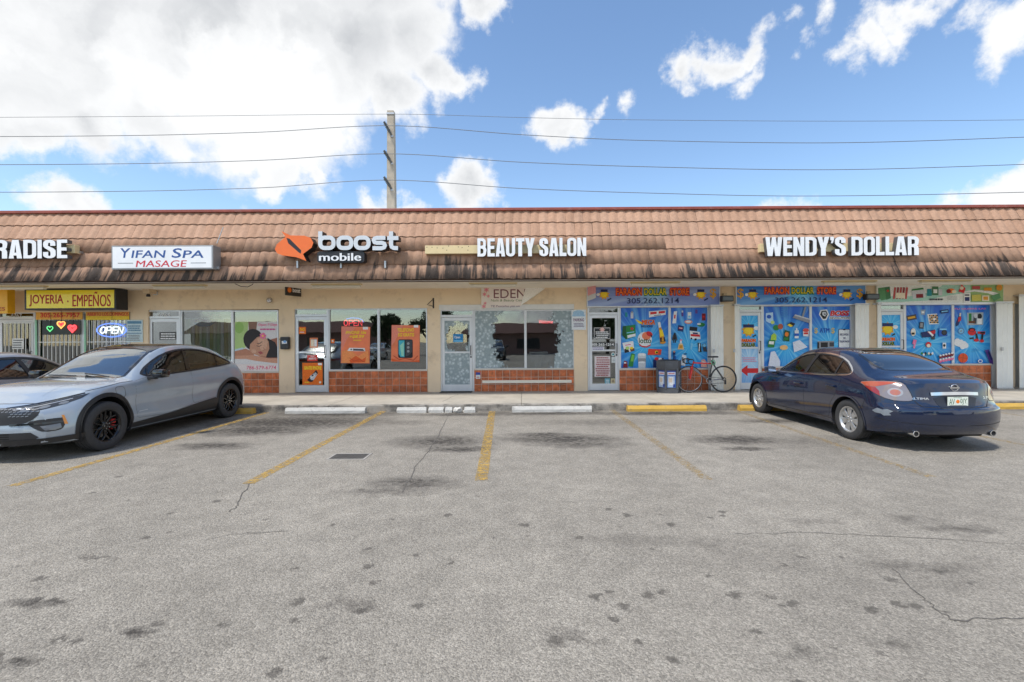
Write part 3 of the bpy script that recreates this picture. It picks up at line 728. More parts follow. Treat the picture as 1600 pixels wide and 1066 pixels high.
def channel_sign(name, label, t, px, race, bold, gap=.05):
    x0, x1, z0, z1 = Rz(*px, YL); r = thing(name, label, 'sign', ((x0+x1)/2, YL, z0))
    block_letters(r, t, x0, x1, z0, z1, YL, WHT, RETW, .13, gap=gap)
    a, b_, c, d = Rz(*race, YL+.14); mb = MB(); mb.rbox(a, b_, YL+.135, YL+.27, c, d, .006, CRM)
    for px_ in (race[0]+8, (race[0]+race[2])/2, race[2]-8):
        w = W(px_, race[3]-3, YL); mb.box(w.x-.025, w.x+.025, YL+.26, roofY(c)+.12, c+.02, c+.07, STEEL)
    o = mb.build('raceway', origin=((a+b_)/2, YL+.14, c)); adopt(r, o)
    return r
channel_sign('channel_letter_sign', 'white block letters PARADISE cut off by the left picture edge on the tiled roof', 'PARADISE', (-52,375,105,404), (-50,383,117,396), .032)
r = channel_sign('channel_letter_sign', 'white block letters BEAUTY SALON on the roof with bare cream raceway to their left', 'BEAUTY SALON', (746,372,916,400.5), (664,383,912,396), .032)
mb = MB(); HOLE = M('hole', (.03, .028, .025), .9)
for (hx, hy) in ((667,386.5),(675,386.5),(683,387.5),(692,388),(698,391),(701,384.5),(716,386),(722,387),(731,391),(732,385)):
    shape(mb, ell(*zx(hx, hy, YL+.13), .011, .011, 8), YL+.1335, HOLE)
o = mb.build('screw_hole', origin=(W(700,388,YL).x, YL, 4)); adopt(r, o)
channel_sign('channel_letter_sign', "white block letters WENDY'S DOLLAR on the tiled roof above the blue windows", "WENDY'S DOLLAR", (1196,370,1436,399.5), (1188,380,1432,393), .034, .045)

# light box of the spa
x0, x1, z0, z1 = Rz(174, 383.5, 333, 421, YL-.1)
r = thing('light_box_sign', 'white light box lettered YIFAN SPA MASAGE with grey frame on the tiled roof', 'sign', ((x0+x1)/2, YL-.1, z0))
def put(mb, root, name, **k):
    o = mb.build(name, origin=root.location, **k); adopt(root, o); return o
mb = MB(); mb.rbox(x0, x1, YL-.1, YL+.2, z0, z1, .012, GREYM); put(mb, r, 'cabinet')
mb = MB(); mb.box(x0+.035, x1-.035, YL-.106, YL-.09, z0+.035, z1-.035, WHT); put(mb, r, 'face')
mb = MB(); BL = P_('spa_blue', 42,84,150); RD = P_('spa_red', 205,48,66); GL = P_('spa_line', 70,80,95); Yp = YL-.108
for t, q in (('Y',(188,388,204,403)),('IFAN',(205,391.3,259,403)),('S',(268,388,284,403)),('PA',(285,391.3,318,403))):
    text(mb, t, *Rz(*q, Yp), Yp, BL, bold=.012, shear=.12)
text(mb, 'MASAGE', *Rz(212,407,292,417.3, Yp), Yp, RD, bold=.008, shear=.12)
for q in ((184,411,208,411.8),(298,410.6,322,411.4)): a = Rz(*q, Yp); shape(mb, [(a[0],a[2]),(a[1],a[2]),(a[1],a[3]),(a[0],a[3])], Yp, GL)
put(mb, r, 'lettering')
mb = MB(); e = W(341, 375, YL+.1); mb.tube([(e.x, YL+.05, e.z-.1), (e.x+.13, YL+.1, e.z+.32)], .012, STEEL, 6); mb.box(x1, x1+.06, YL+.02, YL+.08, z0+.02, z0+.08, STEEL)
for px in (185, 255, 325):
    w = W(px, 415, YL); mb.box(w.x-.02, w.x+.02, YL+.19, roofY(w.z)+.05, w.z, w.z+.04, STEEL)
put(mb, r, 'bracket')

# phone shop sign
def zb(x, y): return zx(420+x/2.963, 310+y/2.963, YL-.05)
Yb = YL-.05; c = zb(320, 230)
r = thing('channel_letter_sign', 'boost mobile sign of silver letters beside an orange emblem on the tiled roof', 'sign', (c[0], Yb, c[1]))
ORG = M('orange_acrylic', S(240,112,30), .35, var=.04, coat=.3); SIL = M('silver_face', S(212,218,224), .35, var=.03); BLK = M('black_return', (.02, .021, .025), .45)
mb = MB()
EM = [(58,152),(100,172),(165,173),(194,183),(206,206),(198,228),(158,258),(174,290),(128,273),(62,264),(38,254),(28,236),(36,214),(78,178)]
shape(mb, [zb(*p) for p in EM][::-1], Yb, ORG, .26, BLK); put(mb, r, 'emblem')
mb = MB(); shape(mb, [zb(*p) for p in [(82,183),(96,187),(150,241),(148,256),(138,250),(90,208)]][::-1], Yb-.002, BLK); put(mb, r, 'emblem_slot')
def boxring(x0, x1, y0, y1, rr):
    a = zb(x0, y0); b_ = zb(x1, y1); k = (b_[0]-a[0])/(x1-x0)
    return rrect((a[0]+b_[0])/2, (a[1]+b_[1])/2, b_[0]-a[0], a[1]-b_[1], rr*k)
kz = zb(1, 0)[0]-zb(0, 0)[0]; sw = 19*kz
def letter_b(strokes):
    mb = MB()
    for i, (pts, cl) in enumerate(strokes): stroke(mb, pts, sw, Yb-.0015*i, SIL, .26, BLK, cl)
    put(mb, r, 'letter')
letter_b([([zb(238,153), zb(238,200)], False), (boxring(238,300,182,230,20), True)])
letter_b([(boxring(322,382,182,230,20), True)])
letter_b([(boxring(402,462,182,230,20), True)])
letter_b([([zb(*p) for p in [(540,183),(500,183),(489,186),(485,194),(489,203),(500,206),(524,206),(535,210),(538,218),(534,227),(522,231),(480,231)]], False)])
letter_b([([zb(566,153), zb(566,215), zb(569,225), zb(578,230), zb(598,231)], False), ([zb(548,184), zb(600,184)], False)])
mb = MB(); a = zb(232, 290); b_ = zb(428, 253); text(mb, 'mobile', a[0], b_[0], a[1], b_[1], Yb, WHT, bold=.025, depth=.1, side=BLK); put(mb, r, 'lettering'); mb = MB(); q1 = zb(222, 297); q2 = zb(440, 244); shape(mb, rrect((q1[0]+q2[0])/2, (q1[1]+q2[1])/2, q2[0]-q1[0], q2[1]-q1[1], .06), Yb+.03, BLK, .2); put(mb, r, 'backing')
for px in (465, 533, 602): bracket(r, px, 408, 419)

# ------------------------------------------------------------------ print helper for everything flat
class Print:
    """flat inks layered a hair apart on one plane; coordinates are picture coordinates, optionally zoomed by (ox, oy, s)"""
    def __init__(s, Y, ox=0, oy=0, k=1.0): s.mb = MB(); s.Y = Y; s.o = (ox, oy, k); s.n = 0
    def y(s): s.n += 1; return s.Y-.0007*s.n
    def pt(s, x, y): return zx(s.o[0]+x/s.o[2], s.o[1]+y/s.o[2], s.Y)
    def poly(s, pts, mat):
        p = [s.pt(*q) for q in pts]; ar = sum(p[i][0]*p[(i+1) % len(p)][1]-p[(i+1) % len(p)][0]*p[i][1] for i in range(len(p)))
        shape(s.mb, p if ar > 0 else p[::-1], s.y(), mat); return s
    def r(s, cx, cy, w, h, mat, a=0): return s.poly(rect(cx, cy, w, h, a), mat)
    def e(s, cx, cy, rx, ry, mat, a=0, n=18): return s.poly(ell(cx, cy, rx, ry, n, a), mat)
    def star(s, cx, cy, ro, ri, n, mat, a=0): return s.poly([(cx+(ro if i % 2 == 0 else ri)*math.sin(a+PI*i/n), cy-(ro if i % 2 == 0 else ri)*math.cos(a+PI*i/n)) for i in range(2*n)], mat)
    def line(s, pts, w, mat):
        p = [s.pt(*q) for q in pts]; k = abs(s.pt(1, 0)[0]-s.pt(0, 0)[0]); stroke(s.mb, p, w*k, s.y(), mat); return s
    def t(s, tx, x0, y0, x1, y1, mat, bold=.0, shear=0, out=None, ob=.05):
        a = s.pt(x0, y1); b_ = s.pt(x1, y0)
        if out: text(s.mb, tx, a[0]-.004, b_[0]+.004, a[1]-.004, b_[1]+.004, s.y(), out, bold=bold+ob, shear=shear)
        text(s.mb, tx, a[0], b_[0], a[1], b_[1], s.y(), mat, bold=bold, shear=shear); return s
    def lines(s, x0, y0, x1, y1, n, mat, th=.45, seed=1):
        """rows of small print too fine to read in the photograph"""
        q = random.Random(seed); h = (y1-y0)/n
        for i in range(n):
            x = x0+q.uniform(0, .1)*(x1-x0); e_ = x1-q.uniform(0, .12)*(x1-x0)
            while x < e_:
                w = min(q.uniform(.06, .2)*(x1-x0), e_-x); s.r(x+w/2, y0+h*(i+.5), w*.86, h*th, mat); x += w
        return s
    def put(s, root, name='print'):
        o = put(s.mb, root, name); o['kind'] = 'stuff'; return o
def sheet(name, label, cat, q, Y, mat, th=.004, group=None, pts=None):
    """a sheet, board or banner hung flat: picture rectangle q on the plane Y"""
    x0, x1, z0, z1 = R(*q, Y); r = thing(name, label, cat, ((x0+x1)/2, Y, z0), group=group)
    mb = MB()
    if pts: shape(mb, [zx(*p, Y) for p in pts], Y, mat, th)
    else: mb.box(x0, x1, Y, Y+th, z0, z1, mat)
    put(mb, r, 'sheet'); return r

# inks
K = P_('black', 24,24,28); WH = P_('white', 238,238,236); RED = P_('red', 214,36,40); YLW = P_('yellow', 250,214,40); ORA = P_('orange', 244,128,34); GRN = P_('green', 34,130,58); DGN = P_('dark_green', 22,84,44)
NAV = P_('navy', 22,40,96); BLU = P_('blue', 30,92,190); LBL = P_('light_blue', 130,205,240); GRY = P_('grey', 150,152,155); LGR = P_('light_grey', 205,208,212); PNK = P_('pink', 236,120,160); GLD = P_('gold', 226,166,44)
BRN = P_('brown', 110,62,34); SKN = P_('tan', 214,160,128); PUR = P_('purple', 92,60,140); AMB = P_('amber', 222,150,36); MAR = P_('maroon', 130,20,36); TEA = P_('teal', 30,140,150); CRE = P_('cream', 240,226,200); DGR = P_('dark_grey', 62,64,70)

# ------------------------------------------------------------------ banners over the dollar store
def rays(name, c1, c2, light, k=1.0):
    """printed sunburst: rays of lighter blue from the sheet's own centre"""
    m, N, L, b = nodes_of(name)
    tc = N.new('ShaderNodeTexCoord'); sp = N.new('ShaderNodeSeparateXYZ'); L.new(tc.outputs['Object'], sp.inputs[0])
    zz = mathn(N, L, 'SUBTRACT', sp.outputs['Z'], .62*k)
    ang = mathn(N, L, 'ARCTAN2', zz, sp.outputs['X'])
    rad = mathn(N, L, 'SQRT', mathn(N, L, 'ADD', mathn(N, L, 'MULTIPLY', sp.outputs['X'], sp.outputs['X']), mathn(N, L, 'MULTIPLY', zz, zz)))
    n = N.new('ShaderNodeTexNoise'); n.noise_dimensions = '1D'; n.inputs['Scale'].default_value = 4.2; n.inputs['Detail'].default_value = 3.5; L.new(ang, n.inputs['W'])
    f = ramp(N, L, n.outputs['Fac'], .44, .68)
    base = mixc(N, L, ramp(N, L, rad, .05, .95*k), c2, c1)
    col = mixc(N, L, mathn(N, L, 'MULTIPLY', f, ramp(N, L, rad, 0, 1.1*k, .75, .35)), base, light)
    L.new(col, b.inputs['Base Color']); b.inputs['Roughness'].default_value = .35
    return m
RAYB = rays('blue_sunburst_print', S(18,100,205), S(48,185,242), S(150,228,252))
RAYD = rays('dark_blue_sunburst_print', S(40,120,205), S(100,195,238), S(180,230,246), .55)
RAYP = rays('violet_sunburst_print', S(122,140,200), S(140,190,226), S(206,226,240), .55)
def faraon(q, mat, cols, q1, q2, q3, qp, marks, label, dol=()):
    Y = YW-.07; r = sheet('store_banner', label, 'banner', q, Y, mat, .05)
    mb = MB(); x0, x1, z0, z1 = R(*q, Y)
    for a in ((x0-.02, x1+.02, z1, z1+.02), (x0-.02, x1+.02, z0-.025, z0)): mb.rbox(a[0], a[1], Y-.01, Y+.06, a[2], a[3], .004, ALU)
    mb.rbox(x0-.02, x0, Y-.01, Y+.06, z0, z1, .004, ALU); mb.rbox(x1, x1+.02, Y-.01, Y+.06, z0, z1, .004, ALU); put(mb, r, 'frame')
    p = Print(Y-.001)
    for (mx, my) in marks:
        p.star(mx, my, 9, 6, 9, GLD).e(mx, my, 5.2, 4.6, YLW).r(mx, my-5.5, 11, 4.2, NAV).e(mx-9.5, my+.5, 2.6, 2.2, WH).r(mx+8, my+8, 7, 2.2, NAV, -.5)
    for (dx, dy) in dol: p.t('$', dx-5, dy-8, dx+5, dy+8, GLD, .02)
    for t, q_, c, o in (('FARAON', q1, cols[0], MAR), ('DOLLAR', q2, cols[1], DGN), ('STORE', q3, cols[0], MAR)):
        p.t(t, *q_, c, .045, 0, o, .06)
        m_ = (q_[1]+q_[3])/2; p.t(t, q_[0]+.8, q_[1]+1.5, q_[2]-.8, q_[3]-1.5, (ORA if c is RED else YLW), .005)
    p.t('305.262.1214', *qp, NAV, .006); p.put(r, 'lettering')
faraon((918,446,1124,478), RAYP, (RED, GRN), (962,449.5,1003,462.5), (1006,449.5,1042,462.5), (1046,449.5,1077,462.5), (979.5,465.5,1061,474.5), [(944,460),(1095,460)],
       'faded violet blue FARAON DOLLAR STORE banner above the door beside the bicycle', [(1114,459)])
faraon((1151,446,1352,476), RAYD, (RED, GRN), (1194,448,1233,460.5), (1236,448,1272,460.5), (1276,448,1306,460.5), (1210.5,464.5,1292,473), [(1176,460),(1323,460)],
       'bright blue FARAON DOLLAR STORE banner above the middle store window', [(1157,459),(1343,459)])
# product banner on the right
Y = YW-.07; q = (1370,444,1568,473); r = sheet('store_banner', 'white and green banner of grocery pictures above the rightmost blue windows', 'banner', q, Y, P_('banner_white', 232,234,228), .05)
mb = MB(); x0, x1, z0, z1 = R(1366, 473, 1572, 476, Y); mb.rbox(x0, x1, Y-.01, Y+.07, z0, z1, .004, ALU); put(mb, r, 'frame')
p = Print(Y-.001, 1370, 440, 8.2); MINT = P_('mint', 168,212,194); LIM = P_('leaf_green', 150,184,120)
p.poly([(0,190),(420,190),(640,150),(830,60),(840,45),(1620,28),(1620,150),(1400,130),(1100,150),(800,200),(640,245),(300,262),(0,262)], MINT)
p.poly([(1200,24),(1620,24),(1620,262),(1200,262)], LIM).poly([(1100,150),(1250,128),(1420,150),(1560,200),(1560,150),(1420,118),(1250,105),(1100,130)], WH)
p.poly([(15,85),(165,65),(180,215),(60,245),(20,200)], P_('pale_green', 90,150,100)).poly([(165,65),(180,215),(120,235),(100,75)], P_('dull_green', 66,120,80)).star(140,120,22,10,5,RED)
for i in range(5): p.r(225+i*38, 150, 26, 150, P_('dull_red', 190,80,80) if i % 2 == 0 else P_('dull_maroon', 150,60,70), .12)
p.r(300,180,120,70,CRE,.05).poly([(440,120),(600,100),(630,200),(460,225)], LGR).poly([(440,120),(600,100),(590,80),(450,98)], GRN).r(545,185,90,50,MAR,-.06)
p.r(670,140,60,90,TEA).r(745,120,80,110,P_('dull_green')).r(810,140,50,80,LGR).r(745,125,50,50,WH)
p.e(945,120,55,30,ORA).e(915,125,30,26,MAR).e(985,130,30,22,CRE).poly([(1040,130),(1080,35),(1130,90),(1110,150)], RED).e(1080,85,26,22,CRE)
p.r(1150,210,80,120,WH,.06).r(1150,225,60,50,NAV).r(1148,175,60,18,DGR)
p.r(1265,80,100,40,P_('dull_red')).r(1415,100,100,40,AMB).r(1270,210,120,80,P_('dull_yellow', 206,196,90),-.05).r(1385,215,90,70,CRE).r(1385,215,60,44,AMB).poly([(1450,190),(1560,150),(1580,210),(1490,250)], P_('pale_green')).e(1560,80,40,40,AMB)
p.lines(660,215,840,245,1,DGR,.7,4).lines(880,190,1020,240,3,GRY,.3,9)
p.put(r)
# pink and white blade sign hung by the violet banner
x0, x1, z0, z1 = R(921, 446, 931, 469, YW-.45)
r = thing('blade_sign', 'small pink and white sign panel hanging at the left end of the violet banner', 'sign', (x1, YW-.45, z0))
mb = MB(); mb.add([(x1, YW-.45, z0+.06), (x1, YW-.45, z1), (x0, YW-.1, z1), (x0, YW-.1, z0)], [(0,1,2,3)], P_('faded_pink', 226,160,166)); mb.add([(x1-.002, YW-.453, z0+.06), (x1-.002, YW-.453, z0+.20), (x0-.002, YW-.103, z0+.15), (x0-.002, YW-.103, z0)], [(0,1,2,3)], LGR); put(mb, r, 'panel')
mb = MB(); mb.tube([(x1, YW-.45, z1), (x1, YW-.45, ZS)], .006, STEEL, 6); put(mb, r, 'hanger')
# torn salon banner
BAN = M('salon_banner_vinyl', S(240,228,218), .6, var=.05, scale=3)
r = sheet('salon_banner', 'torn pale EDEN nails banner with one corner folded over the salon windows', 'banner', (752,449,850,482), YW-.05, BAN, .012, pts=[(752,482),(752,449),(822,448),(818,474),(814,478)][::-1])
mb = MB(); a = [zx(822,447,YW-.06), zx(852,450.5,YW-.06), zx(836,463,YW-.06), zx(814,477,YW-.06)]
mb.add([(a[0][0], YW-.06, a[0][1]), (a[1][0], YW-.04, a[1][1]), (a[2][0], YW-.09, a[2][1]), (a[3][0], YW-.07, a[3][1])], [(3,2,1,0)], P_('banner_back', 246,242,234)); put(mb, r, 'folded_corner')
p = Print(YW-.052); DP = P_('dusty_rose', 128,78,84); DG_ = P_('sage', 110,128,60)
p.t('EDEN', 771.5,452,821,466, DP, .0).t('Nails & Beauty Cent', 767,467.3,818,472.5, DG_, 0, .15).t('TE Pestañas pix un', 767,476.8,812,481, P_('plum', 120,80,120), 0, .1)
for (fx, fy, fr) in ((760,453,5),(757,460,4),(763,463,3),(756,479,4),(758,474,3)): p.star(fx, fy, fr, fr*.55, 6, P_('rose_flower', 232,170,160)).e(fx, fy, fr*.3, fr*.3, PNK)
p.put(r, 'lettering')

# ------------------------------------------------------------------ window wraps
YP = YD+.004               # just in front of the panes
def wrap(key, label, name='window_wrap', rc=None, mat=None):
    o, (x0, x1, z0, z1) = WN[key] if rc is None else (None, rc)
    Y = YP if rc is None else YD-.014
    r = thing(name, label, 'window wrap', ((x0+x1)/2, Y, z0)); mb = MB(); mb.box(x0+.002, x1-.002, Y, Y+.003, z0+.002, z1-.002, mat or RAYB); put(mb, r, 'vinyl'); return r, Y-.001
r, Y = wrap('E1', 'blue window wrap with beer bottle, lottery ball and soda can behind the litter bin')
p = Print(Y, 960, 480, 10)
p.r(275,130,42,95,LGR).r(275,80,22,30,GRY).r(185,120,36,70,TEA)
p.poly([(538,68),(802,45),(800,118),(540,162)], WH).poly([(560,78),(660,70),(660,105),(560,118)], RED).poly([(690,66),(790,58),(790,92),(690,104)], RED).poly([(620,125),(730,115),(730,128),(620,140)], GRY)
for i in range(5): p.line([(330+i*12,195+i*14),(440,245+i*4)], 9, YLW)
p.t('MEGA',425,200,632,276,RED,.05,.15,YLW).t('MILLIONS',418,284,600,318,NAV,.03,.15)
p.poly([(128,300),(325,274),(332,455),(178,505),(118,440)], GRN).poly([(128,300),(180,292),(190,498),(178,505),(118,440)], DGN).star(272,338,34,15,5,RED,.1).poly([(200,440),(328,412),(330,452),(205,486)], WH).r(250,395,120,14,LBL,-.15)
p.e(472,505,112,118,WH).e(500,450,72,62,P_('coral', 240,130,90)).e(545,420,52,36,RED,.5).poly([(560,420),(590,450),(580,480),(565,455)], K).t('lotto',380,480,572,566,DGN,.02)
p.poly([(380,570),(430,605),(500,612),(570,580),(560,605),(500,632),(430,625),(390,600)], RED)
p.poly([(675,238),(712,232),(728,315),(690,322)], WH).poly([(690,322),(728,315),(800,555),(760,578),(712,570)], AMB).poly([(700,360),(745,350),(775,450),(712,462)], YLW).poly([(708,480),(782,470),(795,535),(716,548)], K).poly([(740,462),(762,462),(770,535),(735,540)], AMB)
p.poly([(122,560),(290,530),(312,680),(160,718)], WH).poly([(150,660),(210,640),(230,700),(160,718)], K).poly([(240,650),(305,640),(312,680),(250,695)], BRN).r(210,590,90,14,PNK,-.15).e(200,640,30,26,P_('lime', 190,220,120)).e(265,640,26,20,YLW)
p.poly([(530,652),(735,660),(720,745),(515,748)], P_('vermilion', 236,70,40)).e(655,705,26,24,YLW).e(660,708,16,16,K)
p.poly([(262,720),(318,735),(285,930),(215,925),(230,850)], GRN).poly([(270,740),(310,750),(290,850),(250,845)], P_('lime2', 120,190,70)).poly([(150,835),(195,850),(205,945),(130,945)], MAR).r(165,870,34,20,WH)
p.poly([(362,735),(490,735),(480,950),(372,950)], LGR).poly([(362,800),(488,800),(485,860),(365,860)], GRY).e(426,740,62,22,WH).e(426,860,55,14,WH)
p.poly([(600,820),(760,790),(800,940),(600,940)], NAV).e(655,805,34,24,RED).e(710,810,26,20,WH).e(690,870,36,40,BLU)
p.put(r)
r, Y = wrap('E2', 'blue window wrap with perfume bottle, hair clipper and pump bottle behind the bicycle')
p = Print(Y, 960, 480, 10)
p.poly([(930,68),(980,62),(962,252),(905,255)], WH).r(944,150,22,60,RED,.08).r(1062,100,30,90,PUR).r(1062,70,22,30,LGR).r(1172,128,54,100,WH).r(1172,150,38,34,LBL).r(1280,70,36,60,PUR).r(1395,155,60,110,MAR).r(1392,150,34,30,RED)
p.e(1155,232,62,30,P_('salmon', 236,150,120)).e(1155,228,44,16,WH).e(1355,275,60,32,GRN).e(1320,265,30,14,WH).poly([(995,280),(1085,300),(1072,385),(985,368)], NAV).r(1035,330,60,26,RED,.15).r(1035,328,50,10,WH,.15)
p.r(1232,340,120,60,K,.1).poly([(1175,370),(1330,390),(1345,500),(1180,500)], WH).poly([(1190,420),(1330,430),(1335,465),(1190,455)], RED).poly([(1220,395),(1300,400),(1300,425),(1225,420)], NAV).e(1200,490,14,14,K).e(1265,505,18,18,K)
p.e(940,420,16,20,K).r(938,470,44,80,K).r(912,475,16,90,DGR,.2).r(966,475,16,90,DGR,-.2).r(925,535,16,44,K).r(952,535,16,44,K)
p.poly([(1005,570),(1062,570),(1085,665),(985,660)], P_('pale_gold', 240,205,140)).r(1034,545,30,50,WH).r(1036,620,52,50,AMB).e(1036,515,20,10,PNK)
p.poly([(1190,560),(1225,570),(1205,665),(1180,660)], LBL).poly([(1295,555),(1345,565),(1358,700),(1310,705)], K).r(1322,630,16,120,WH,.06).poly([(1370,580),(1420,570),(1445,700),(1385,690)], DGR).e(1400,600,24,24,LBL)
p.r(930,720,38,50,NAV).e(930,695,16,14,SKN).r(925,790,18,80,NAV,.05).r(950,800,16,80,BLU,-.08).poly([(1055,740),(1120,760),(1100,918),(1035,905)], WH).r(1080,840,40,60,GRY,.15).r(1100,730,50,14,NAV)
p.poly([(1350,830),(1400,810),(1440,870),(1440,940),(1345,935)], P_('peach', 240,180,160)).r(1390,860,60,14,WH,.3)
p.put(r)
r, Y = wrap('F1', 'blue window wrap with broom, cleaning bottles and sponges behind the dark blue car')
p = Print(Y, 1150, 440, 7.2727)
p.poly([(340,360),(420,350),(425,460),(385,475),(340,450)], P_('pale_blue', 190,220,245)).e(375,400,26,22,BLU).e(415,465,22,20,P_('lime3', 200,220,120)).e(455,525,36,32,GRN).e(505,512,30,32,P_('rust', 190,90,60))
p.lines(505,290,590,410,6,P_('mid_blue', 70,150,215),.5,5)
p.line([(782,288),(748,408)], 20, GRY).poly([(665,375),(838,425),(828,475),(635,412)], P_('bristle', 150,150,158)).poly([(665,375),(838,425),(836,438),(655,388)], LGR)
p.poly([(570,490),(620,460),(665,480),(640,515)], K).poly([(575,495),(600,480),(640,505),(610,518)], YLW)
p.poly([(395,610),(425,585),(452,610),(452,670),(385,670)], P_('lime4', 180,215,70)).poly([(362,665),(440,665),(425,750),(352,745)], GRN).poly([(370,680),(425,680),(420,715),(365,712)], WH)
p.poly([(545,550),(605,568),(598,682),(527,672)], DGN).e(568,600,22,26,ORA).r(560,650,50,30,GRN)
p.r(680,600,46,90,WH).r(680,545,16,34,WH).r(680,605,46,30,BLU).poly([(750,545),(822,535),(812,625),(752,620)], P_('tub_white', 236,228,224)).e(784,555,34,22,P_('red2', 220,80,70)).r(784,590,50,20,RED)
p.poly([(635,690),(712,665),(803,745),(650,805)], P_('cloth_white', 226,230,240)).line([(650,700),(720,760)],4,LGR).e(533,750,46,28,P_('apricot', 244,190,120)).poly([(385,800),(430,790),(490,900),(490,1000),(350,1000)], P_('roll_white', 224,228,238))
p.put(r)
r, Y = wrap('F2', 'blue window wrap lettered BOSS REVOLUTION and ATM with a printed white phone')
p = Print(Y, 1150, 440, 7.2727)
hx = [(960,325),(1035,318),(1058,375),(1025,440),(985,440),(942,375)]
p.poly(hx, WH).poly([(972,335),(1025,330),(1042,372),(1018,425),(990,425),(956,375)], K).poly([(985,345),(1020,345),(1030,372),(1012,398),(985,385),(978,362)], LGR).r(1008,372,22,10,K,.3)
p.t('BOSS',1066,330,1288,391,RED,.05,.2,WH,.06).poly([(1062,400),(1290,400),(1290,432),(1062,428)], WH).t('REVOLUTION',1068,404,1286,425,K,.03,.1)
p.t('$',888,525,928,597,P_('gold2', 214,190,120),.02).t('ATM',948,528,1062,582,P_('deep_blue', 20,86,180),.05).t('$',1080,525,1120,597,P_('gold2'),.02)
p.poly(rrect(1228,660,134,240,14), NAV).poly(rrect(1228,660,120,226,8), WH).e(1228,546,16,8,K).t('RECARGA',1178,590,1278,615,NAV,.04).t('DE',1216,632,1242,654,NAV,.04).t('TELEFONOS',1172,670,1284,693,NAV,.04)
p.poly([(925,680),(1110,675),(1112,800),(925,800)], GRY).r(1000,720,80,56,K).r(1085,715,52,46,DGR).poly([(922,690),(942,690),(942,800),(922,800)], K)
p.put(r)
r, Y = wrap('G1', 'blue window wrap with board game, game box and camera above the car trunk')
p = Print(Y, 1370, 440, 8.2)
p.r(445,462,128,66,DGR,-.18).r(445,462,96,26,GLD,-.18).poly([(560,365),(625,360),(612,430),(565,425)], P_('stone', 150,165,180)).r(590,395,34,26,WH).poly([(645,420),(770,410),(792,545),(670,550)], WH)
for i in range(5):
    for j in range(5):
        p.r(677+i*22+j*2, 436+j*22, 18, 18, AMB if (i+j) % 2 else K, -.08)
p.e(728,482,18,16,WH).r(860,385,100,44,NAV,-.12).r(860,383,80,14,LBL,-.12).r(566,562,56,84,DGR,.08).r(564,560,34,56,GRY,.08)
p.e(458,650,32,50,CRE).r(455,668,40,26,K).e(458,632,26,10,WH)
p.poly([(555,655),(735,615),(742,705),(570,720)], NAV).poly([(640,650),(740,622),(740,660),(690,690)], RED).poly([(640,640),(670,640),(720,690),(700,705)], WH).r(710,725,46,36,DGR)
p.poly([(782,600),(880,595),(895,700),(785,705)], BLU).e(852,655,36,36,K).e(852,655,22,22,DGR).r(838,612,90,20,LBL)
p.r(472,775,44,60,PNK,.25).r(470,820,22,70,P_('rose', 240,140,180),.15).e(650,810,36,36,RED).e(650,822,24,22,CRE).r(852,822,44,74,WH).e(850,820,16,18,K)
for i in range(7): p.e(565+i*22, 920+(i % 2)*16, 14, 16, (GRN, WH, K, TEA, CRE, DGR, WH)[i])
for i in range(5):
    for j in range(2): p.e(800+i*36, 965+j*52-i*8, 20, 22, MAR if j == 0 else PNK).e(800+i*36, 948+j*52-i*8, 14, 12, WH)
p.put(r)
r, Y = wrap('G2', 'rightmost blue window wrap with red drill, white balls and basketball prints')
p = Print(Y, 1370, 440, 8.2)
p.t('TU QUIERE LAS',985,338,1400,364,PNK,.02).poly([(1055,420),(1078,410),(1082,470),(1045,560),(1010,580),(1005,545)], NAV).poly([(1045,460),(1080,450),(1078,500),(1040,520)], RED).r(1068,425,18,44,CRE,.1)
p.poly([(1155,400),(1365,395),(1360,555),(1160,560)], P_('toy_grey', 168,180,186)).r(1195,460,34,100,GRN).r(1255,485,40,110,DGR,.1).e(1315,445,30,34,K).r(1315,510,60,70,WH).r(1215,520,80,30,BRN).e(1265,440,24,30,LGR)
p.e(1076,635,42,42,P_('fan_blue', 90,130,180)).e(1076,635,30,30,LBL).star(1076,635,30,8,6,GRY).e(1215,650,54,42,RED).e(1215,618,44,26,K).e(1215,624,30,16,RED).r(1210,728,56,20,K,-.1)
p.poly([(1285,640),(1385,640),(1380,680),(1290,670)], RED).r(1350,655,60,22,K).r(1275,705,24,80,K,-.2).e(1270,752,34,20,RED).r(1345,715,24,90,K,.1).e(1340,762,28,20,RED)
for (bx, by) in ((1025,765),(1070,780),(1110,800),(1048,800),(1092,832),(1130,820),(1020,790)): p.e(bx, by, 36, 36, WH)
p.e(1096,980,62,62,P_('basketball', 230,84,34)).line([(1040,975),(1150,985)],4,BRN).line([(1100,920),(1090,1040)],4,BRN).lines(1220,860,1310,895,2,P_('mid_blue2', 60,160,220),.6,8)
p.poly([(1370,880),(1420,870),(1470,990),(1475,1060),(1440,1060)], PUR).poly([(1400,900),(1425,890),(1465,1000),(1445,1010)], NAV).e(1310,1020,30,24,WH).e(1310,1020,18,14,BLU)
p.put(r)
def door_wrap(key, label, base, low=True):
    a, b_, z0, zm0, zm1, zt = DR[key]; r, Y = wrap(None, label, 'door_wrap', (a, b_, zm1, zt))
    p = Print(Y); x, y = base
    p.star(x+13, y+20, 11, 8, 9, GLD).e(x+13, y+21, 7, 5.5, YLW).r(x+13, y+13.5, 17, 5, NAV).e(x+25, y+17, 4, 3, WH).r(x+22, y+29, 6, 2, K, -.5)
    p.t('FARAON', x+2, y+33.5, x+24, y+39, P_('hot_red', 236,60,24), .06, 0, YLW).t('DOLLAR', x+2, y+40, x+24, y+46, DGN, .06, 0, YLW); p.put(r)
    return a, b_, z0, zm0
a, b_, z0, zm = door_wrap('F', 'blue door wrap with gold emblem on the door left of the dark blue car', (1156.5, 496))
